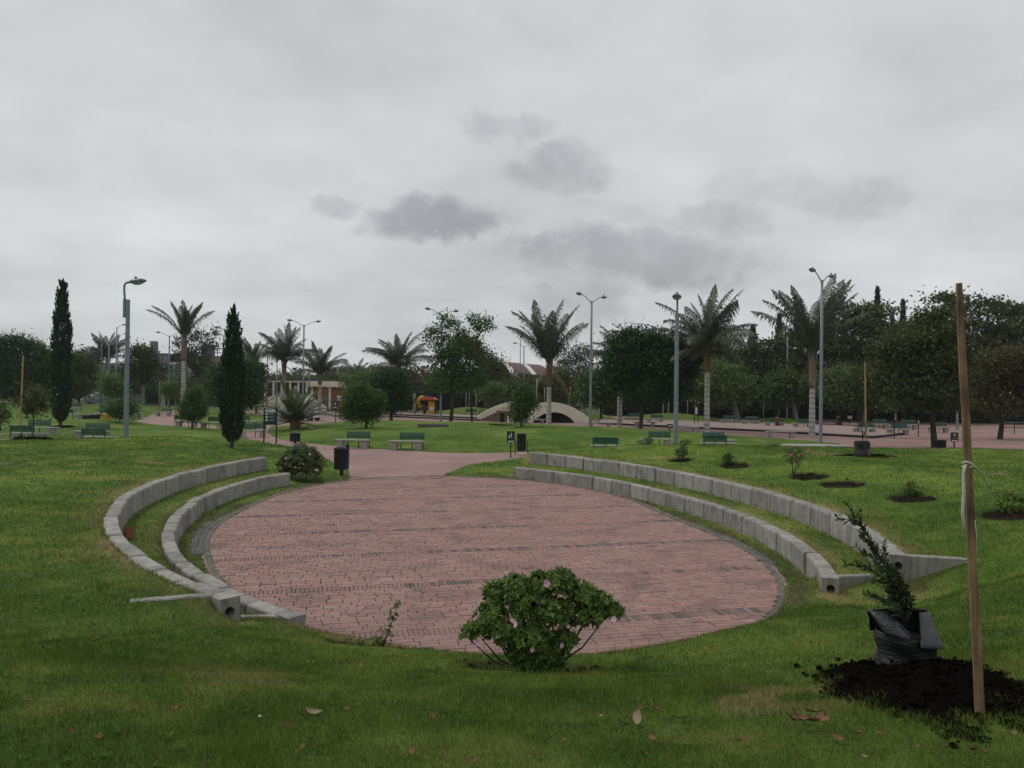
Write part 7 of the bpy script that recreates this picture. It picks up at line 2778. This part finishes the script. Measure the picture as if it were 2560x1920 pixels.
# the shrub in the bag: several leaning leafy shoots
def shoot_shrub(label, loc, shoots, name='potted_shrub', leaf_L=.04, every=.012, m=None, width=.42, r=.006):
    root = thing(name, label, 'shrub', loc)
    L2 = m or L_SHOOT
    for (path, lf) in shoots:
        pth = [Vector(p) for p in path]
        MB().tube(pth, [r * (1 - .75 * i / (len(pth) - 1)) for i in range(len(pth))], 6).build('stem', M_BARK, root)
        tot = sum((pth[i + 1] - pth[i]).length for i in range(len(pth) - 1))
        n = int(tot / every * lf)
        V_, Q, T_ = [], [], []
        for q in range(n):
            f = .12 + .88 * q / n
            s = f * tot
            for i in range(len(pth) - 1):
                l = (pth[i + 1] - pth[i]).length
                if s <= l or i == len(pth) - 2: break
                s -= l
            c = pth[i].lerp(pth[i + 1], min(s / l, 1)); tdir = (pth[i + 1] - pth[i]).normalized()
            a = q * 2.4 + RND.gauss(0, .4)
            ux = tdir.cross(Vector((0, 1, .2))).normalized(); uy = tdir.cross(ux).normalized()
            out = (ux * math.cos(a) + uy * math.sin(a)) * .8 + tdir * .65 + Vector((RND.gauss(0, .2), RND.gauss(0, .2), RND.gauss(0, .2)))
            out.normalize()
            sd = out.cross(tdir).normalized() if out.cross(tdir).length > .05 else ux
            l_ = leaf_L * RND.uniform(.65, 1.2) * (1 - .35 * f)
            w_2 = l_ * width * .5
            nr = out.cross(sd)
            b = len(V_)
            for (g, ww) in ((0, .15), (.45, 1), (.8, .8), (1, .05)):
                p = c + out * l_ * g
                V_ += [p - sd * w_2 * ww - nr * w_2 * ww * .3, p, p + sd * w_2 * ww - nr * w_2 * ww * .3]
            T_ += [min(1, max(0, RND.gauss(.45, .28)))] * 12
            for i2 in range(3):
                for j in range(2):
                    z_ = b + i2 * 3 + j
                    Q.append((z_, z_ + 1, z_ + 4, z_ + 3))
        tag(meshobj('leaves', np_mesh('leaves', np.array([tuple(v) for v in V_]), np.array(Q), L2, True, {'tint': np.array(T_)}), root))
    return root


L_SHOOT = leafmat('shoot_leaf', (.016, .036, .012), (.065, .105, .028), .45, .25, .3)
def sh(*p): return [BP(u, v, dy) for (u, v, dy) in p]
shoot_shrub('dark leafy shrub with long leaning shoots growing from the torn bag', (_bp.x, _bp.y, gzb - .02),
            [(sh((2250, 1570, -.05), (2235, 1480, -.04), (2190, 1400, -.02), (2150, 1330, 0), (2110, 1268, .02)), 1.1), (sh((2245, 1500, -.04), (2200, 1440, -.08), (2160, 1400, -.1), (2118, 1372, -.1)), 1.0), (sh((2190, 1400, -.02), (2160, 1360, .03), (2148, 1300, .05), (2152, 1290, .05)), .9),
             (sh((2150, 1330, 0), (2120, 1312, -.03), (2082, 1305, -.05)), .9), (sh((2250, 1560, -.03), (2240, 1470, .03), (2222, 1420, .06), (2215, 1372, .08)), 1.2), (sh((2250, 1540, -.03), (2225, 1490, .02), (2195, 1450, .02), (2160, 1430, .02), (2110, 1425, .0)), .9),
             (sh((2250, 1550, -.02), (2255, 1500, .05), (2230, 1440, .08), (2200, 1400, .1)), 1.2), (sh((2250, 1560, -.05), (2220, 1520, -.1), (2180, 1500, -.12), (2140, 1490, -.12)), .9), (sh((2250, 1560, -.05), (2262, 1520, .0), (2250, 1470, .0), (2232, 1440, .0)), 1.2),
             (sh((2252, 1560, -.05), (2240, 1520, -.06), (2215, 1490, -.08), (2198, 1470, -.08)), 1.2), (sh((2255, 1565, -.05), (2275, 1530, 0), (2270, 1500, .02)), 1.0), (sh((2252, 1550, 0), (2225, 1480, .08), (2205, 1430, .1), (2185, 1380, .1)), 1.2), (sh((2252, 1550, 0), (2250, 1500, -.08), (2225, 1460, -.1), (2215, 1425, -.1)), 1.3), (sh((2252, 1550, 0), (2270, 1490, .05), (2262, 1450, .08)), 1.2), (sh((2235, 1480, -.04), (2205, 1465, 0), (2175, 1470, .02)), 1.1), (sh((2240, 1510, 0), (2205, 1515, .05), (2165, 1500, .06)), 1.1)], leaf_L=.080, every=.0135, width=.5)
# far bagged sapling on the right mound
_fb = at(2155, 1149, 25.0); _fz = gz(_fb.x, 25.0)
bagged('small upright black nursery bag on the right mound', '', (_fb.x, 25.0, _fz), .24, .52, None, 0, [])
shoot_shrub('slender sapling growing from the small upright bag', (_fb.x, 25.0, _fz), [([(0, 0, .45), (.02, 0, .8), (-.08, 0, 1.1), (-.13, 0, 1.32)], 1.3), ([(0, 0, .6), (.12, 0, .85), (.1, 0, 1.05), (.16, 0, 1.2)], 1.2), ([(.0, 0, .8), (-.18, 0, .95), (-.25, 0, 1.0)], 1.0), ([(-.05, 0, 1.0), (.05, 0, 1.2), (.0, .05, 1.35)], 1.2)], leaf_L=.10, every=.03, m=L_SHOOT, r=.012)


# ---- wooden stakes
def stake(label, p0, p1, w0, w1, th, m, name='wooden_stake', rope=None):
    root = thing(name, label, 'stake', tuple(p0))
    a, b = Vector((0, 0, 0)), Vector(p1) - Vector(p0)
    d = b.normalized(); sx = Vector((1, -.35, 0)).normalized(); sy = d.cross(sx).normalized(); sx = sy.cross(d).normalized()
    vs_ = []
    nseg = 10
    for k in range(nseg + 1):
        f = k / nseg
        c = a.lerp(b, f) - d * (.25 * (1 - f)) + sx * RND.gauss(0, .0012)
        w = w0 + (w1 - w0) * f
        if k == nseg: w *= .8
        for (i, j) in ((-1, -1), (1, -1), (1, 1), (-1, 1)):
            vs_.append(c + sx * w * .5 * i + sy * th * .5 * j)
    fs = [(3, 2, 1, 0), tuple(nseg * 4 + q for q in range(4))]
    for k in range(nseg):
        for j in range(4):
            fs.append((k * 4 + j, k * 4 + (j + 1) % 4, (k + 1) * 4 + (j + 1) % 4, (k + 1) * 4 + j))
    bm = bmesh.new()
    bv = [bm.verts.new(v) for v in vs_]
    for f in fs: bm.faces.new([bv[q] for q in f])
    bmesh.ops.recalc_face_normals(bm, faces=bm.faces)
    me = bpy.data.meshes.new('shaft'); bm.to_mesh(me); bm.free(); me.materials.append(m)
    meshobj('shaft', me, root)
    return root


def stake_wood():
    """sawn stake, streaked grain along z, dark stain in patches"""
    m, n, l = newmat('sawn_stake_wood')
    o = N(n, 'ShaderNodeOutputMaterial'); b = N(n, 'ShaderNodeBsdfPrincipled'); b.inputs['Roughness'].default_value = .85
    l.new(b.outputs[0], o.inputs[0])
    tcn = N(n, 'ShaderNodeTexCoord'); mp = N(n, 'ShaderNodeMapping'); mp.inputs['Scale'].default_value = (60, 60, 2.2)
    l.new(tcn.outputs['Object'], mp.inputs[0])
    t = N(n, 'ShaderNodeTexNoise'); t.inputs['Scale'].default_value = 1.0; t.inputs['Detail'].default_value = 6; l.new(mp.outputs[0], t.inputs['Vector'])
    t2 = N(n, 'ShaderNodeTexNoise'); t2.inputs['Scale'].default_value = 3.0; t2.inputs['Detail'].default_value = 6; l.new(tcn.outputs['Object'], t2.inputs['Vector'])
    r = N(n, 'ShaderNodeMapRange'); r.inputs[1].default_value = .35; r.inputs[2].default_value = .65; l.new(t.outputs[0], r.inputs[0])
    mx = N(n, 'ShaderNodeMix', data_type='RGBA'); mx.inputs[6].default_value = (.29, .190, .095, 1); mx.inputs[7].default_value = (.14, .083, .042, 1); l.new(r.outputs[0], mx.inputs[0])
    r2 = N(n, 'ShaderNodeMapRange'); r2.inputs[1].default_value = .45; r2.inputs[2].default_value = .65; r2.inputs[4].default_value = .85; l.new(t2.outputs[0], r2.inputs[0])
    m2 = N(n, 'ShaderNodeMix', data_type='RGBA'); m2.inputs[7].default_value = (.050, .030, .017, 1); l.new(mx.outputs[2], m2.inputs[6]); l.new(r2.outputs[0], m2.inputs[0])
    l.new(m2.outputs[2], b.inputs['Base Color'])
    bp = N(n, 'ShaderNodeBump'); bp.inputs['Strength'].default_value = .5; bp.inputs['Distance'].default_value = .01; l.new(t.outputs[0], bp.inputs['Height']); l.new(bp.outputs[0], b.inputs['Normal'])
    return m


M_SAWN = stake_wood()
p0 = gpt(2447, 1788); dS = p0.y
p1 = at(2399, 708, dS + .05)
S_ = stake('tall rough wooden stake in the foreground soil heap at the right', p0, p1, 21 * dS / F, 15 * dS / F, .030, M_SAWN)
# rope tied to it
def rope(pts, r=.006, name='rope'):
    MB().tube([Vector(q) - p0 for q in pts], r, 6).build(name, M_ROPE, S_)
kx = lambda u, v, dd: at(u, v, dS + dd)
rope([kx(2414, 1160, -.04), kx(2408, 1180, -.035), kx(2408, 1230, -.03), kx(2405, 1280, -.03), kx(2409, 1325, -.03)], .008, 'rope_tail')
rope([kx(2404, 1158, -.03), kx(2414, 1154, -.045), kx(2426, 1158, -.045), kx(2434, 1166, -.02), kx(2420, 1170, .03), kx(2405, 1166, .02)], .006, 'rope_knot')
rope([kx(2430, 1160, -.02), kx(2452, 1180, .1), kx(2470, 1215, .25), kx(2484, 1240, .4)], .004, 'rope_strand')
rope([kx(2436, 1300, -.0), kx(2440, 1340, .0), kx(2438, 1400, .0)], .002, 'rope_strand')
p0L = at(50, 1106, 41.9); p1L = at(58, 888, 41.9)
stake('tall pale wooden stake at the far left beside the soil heap', Vector((p0L.x, 41.9, gz(p0L.x, 41.9))), p1L, .075, .06, .05, M_STAKE)
p0R = at(2165, 1120, 25.6); p1R = at(2163, 904, 25.6)
stake('pale wooden stake behind the small upright nursery bag', Vector((p0R.x, 25.6, gz(p0R.x, 25.6))), p1R, .055, .045, .04, M_STAKE)

# ---- clay half-bricks leaning on the terrace walls
for (u, v, z, rz, lab) in ((351, 1265, .42, .5, 'red clay brick leaning on the upper left wall, further one'), (321, 1345, .42, .9, 'red clay brick tipped at the bend of the upper left wall'), (1787, 1233, .42, -.5, 'red clay brick at the upper right wall, further one'), (1967, 1287, .42, -.7, 'red clay brick at the upper right wall, nearer one')):
    p = gp(u, v, z)
    t_ = thing('clay_brick', lab, 'brick', (p.x, p.y, .41), rz)
    o = MB().box((0, 0, .10), (.13, .08, .22), 0, .008).build('body', M_CLAY, t_, None, (RND.uniform(-.4, -.2) , .25 if u < 1000 else -.2, 0))

# ---- fallen leaves and litter on the near lawn
def leaf_litter_mesh(name, m, L, W, curl, seed):
    rng = np.random.default_rng(seed)
    V_, Q = [], []
    for i, f in enumerate((0, .2, .45, .7, .9, 1.0)):
        w = W * math.sin(math.pi * min(max(f, .03), .98)) ** .7
        z = curl * (f - .5) ** 2 * 4
        V_ += [(L * (f - .5), -w / 2, z + curl * .6 + rng.normal(0, .002)), (L * (f - .5), 0, z), (L * (f - .5), w / 2, z + curl * .6 + rng.normal(0, .002))]
    for i in range(5):
        for j in range(2):
            q = i * 3 + j
            Q.append((q, q + 1, q + 4, q + 3))
    return np_mesh(name, np.array(V_), np.array(Q), m, True)


LF = [leaf_litter_mesh('fallen_leaf', M_DRYL, .085, .036, .012, 1), leaf_litter_mesh('fallen_leaf', M_DRYL, .07, .03, .018, 2), leaf_litter_mesh('fallen_leaf', M_DRYL2, .075, .03, .010, 3), leaf_litter_mesh('fallen_leaf', M_DRYL, .055, .026, .01, 4)]
SPOTS = [(243, 1605), (112, 1630), (325, 1790), (540, 1719), (606, 1663), (414, 1651), (696, 1620), (1012, 1652), (1018, 1700), (905, 1665), (1080, 1795), (830, 1775), (1112, 1895), (1030, 1892), (1180, 1915), (870, 1780), (720, 1822), (446, 1782), (1378, 1808), (1505, 1800), (1600, 1774), (1638, 1783), (1700, 1799),
         (1630, 1855), (1856, 1865), (1900, 1800), (2090, 1857), (2145, 1845), (2200, 1846), (2530, 1847), (1610, 1897), (1650, 1648), (1710, 1645), (1985, 1620), (2025, 1615), (1885, 1640), (2010, 1685), (1930, 1725), (1480, 1765), (1405, 1705), (2360, 1880), (2430, 1890), (2455, 1893), (2500, 1650), (2480, 1690), (2290, 1880),
         (1410, 1862), (1340, 1900), (1930, 1880), (2160, 1905), (760, 1880), (250, 1860), (80, 1760), (180, 1840)]
for i, (u, v) in enumerate(SPOTS):
    p = gpt(u, v)
    o = meshobj('fallen_leaf', LF[(0, 1, 3, 0, 1, 3, 0, 1, 3, 2)[i % 10]], None, (p.x, p.y, p.z + .030), (RND.gauss(0, .35), RND.gauss(0, .35), RND.uniform(0, 6.28)), RND.uniform(.5, .95))
    tag(o, 'single dry brown leaf fallen on the near lawn', 'leaf', 'dry leaves scattered on the near lawn')
for i, (du, dv) in enumerate(((0, 0), (-18, -6), (22, -12), (-30, 8), (10, 12), (36, 6), (48, 14), (-8, 18))):
    p = gpt(2010 + du, 1812 + dv)
    o = meshobj('fallen_leaf', LF[i % 2], None, (p.x, p.y, p.z + .04 + .004 * i), (RND.gauss(0, .3), RND.gauss(0, .3), RND.uniform(-.6, .6)), RND.uniform(1.0, 1.4))
    tag(o, 'brown leaf in the small pile beside the foreground soil heap', 'leaf', 'small pile of brown leaves beside the soil heap')
p = gpt(1591, 1812)
tag(meshobj('fallen_leaf', leaf_litter_mesh('fallen_leaf', M_DRYL2, .14, .055, .012, 8), None, (p.x, p.y, p.z + .045), (.15, -.25, 1.35), 1.0), 'large pale oval dry leaf on the near lawn, right of centre', 'leaf')
p = gpt(784, 1796)
tag(meshobj('fallen_leaf', leaf_litter_mesh('fallen_leaf', M_DRYL2, .10, .05, .02, 9), None, (p.x, p.y, p.z + .035), (.2, .2, .1), 1.0), 'whitish curled dry leaf on the near lawn, left of centre', 'leaf')
p = gpt(652, 1800)
st = np.array([(0, 0, 1), (.9, 0, .3), (.2, .85, .4), (-.7, .5, .35), (-.7, -.5, .4), (.3, -.85, .4), (0, 0, -.4)]) * .014
tag(meshobj('pebble', np_mesh('pebble', st, np.array([(0, 1, 2), (0, 2, 3), (0, 3, 4), (0, 4, 5), (0, 5, 1), (6, 2, 1), (6, 3, 2), (6, 4, 3), (6, 5, 4), (6, 1, 5)]), M_WHITE), None, (p.x, p.y, p.z + .02)), 'small white pebble on the near lawn, left of centre', 'stone')


# ---- clover and plantain rosettes in the turf: one uncountable mass
def weeds():
    L_WEED = leafmat('weed_leaf', (.045, .098, .016), (.105, .165, .030), .85, .2, .05)
    W3 = [rosette_mesh('weed', L_WEED, 5 + s, (.022, .03, .040)[s], s + 40, .25, .55) for s in range(3)]
    items = []
    for k in range(900):
        y = 2.9 + 11 * RND.random() ** 1.5
        x = RND.uniform(-.72, .72) * y
        if float(vnoise(np.array([x]), np.array([y]), .9, 501)[0]) < .55: continue
        items.append((x, y))
    xs = np.array([i[0] for i in items]); ys = np.array([i[1] for i in items])
    zs = Z(xs, ys)
    th = np.arctan2(ys - CY, xs - CX); r = np.hypot(xs - CX, ys - CY)
    ok = (r > r_kerb(th) + .3) & (pit_mask(xs, ys) < .3) & (zs > .1)
    its = [(RND.choice(W3), Matrix.Translation((x, y, z + .014)) @ Matrix.Rotation(RND.uniform(0, 6.28), 4, 'Z') @ Matrix.Rotation(RND.gauss(0, .2), 4, 'X') @ Matrix.Scale(RND.uniform(.45, .9), 4)) for x, y, z, o in zip(xs, ys, zs, ok) if o]
    o = join_instances(its, 'weeds', L_WEED, None)
    tag(o, 'low clover and plantain weeds scattered in the near lawn', 'weeds', kind='stuff')


weeds()

# ==================================================================== the damp air
def haze():
    m = bpy.data.materials.new('haze_air')
    m.use_nodes = True
    n, l = m.node_tree.nodes, m.node_tree.links
    n.clear()
    o = N(n, 'ShaderNodeOutputMaterial')
    v = N(n, 'ShaderNodeVolumePrincipled')
    v.inputs['Color'].default_value = (.86, .90, .93, 1)
    v.inputs['Density'].default_value = .00022
    l.new(v.outputs[0], o.inputs['Volume'])
    mb = MB()
    mb.box((0, 575, 12.4), (1440, 1290, 28))
    tag(mb.build('haze', m), 'thin grey haze in the air over the park', 'haze', kind='stuff')


haze()
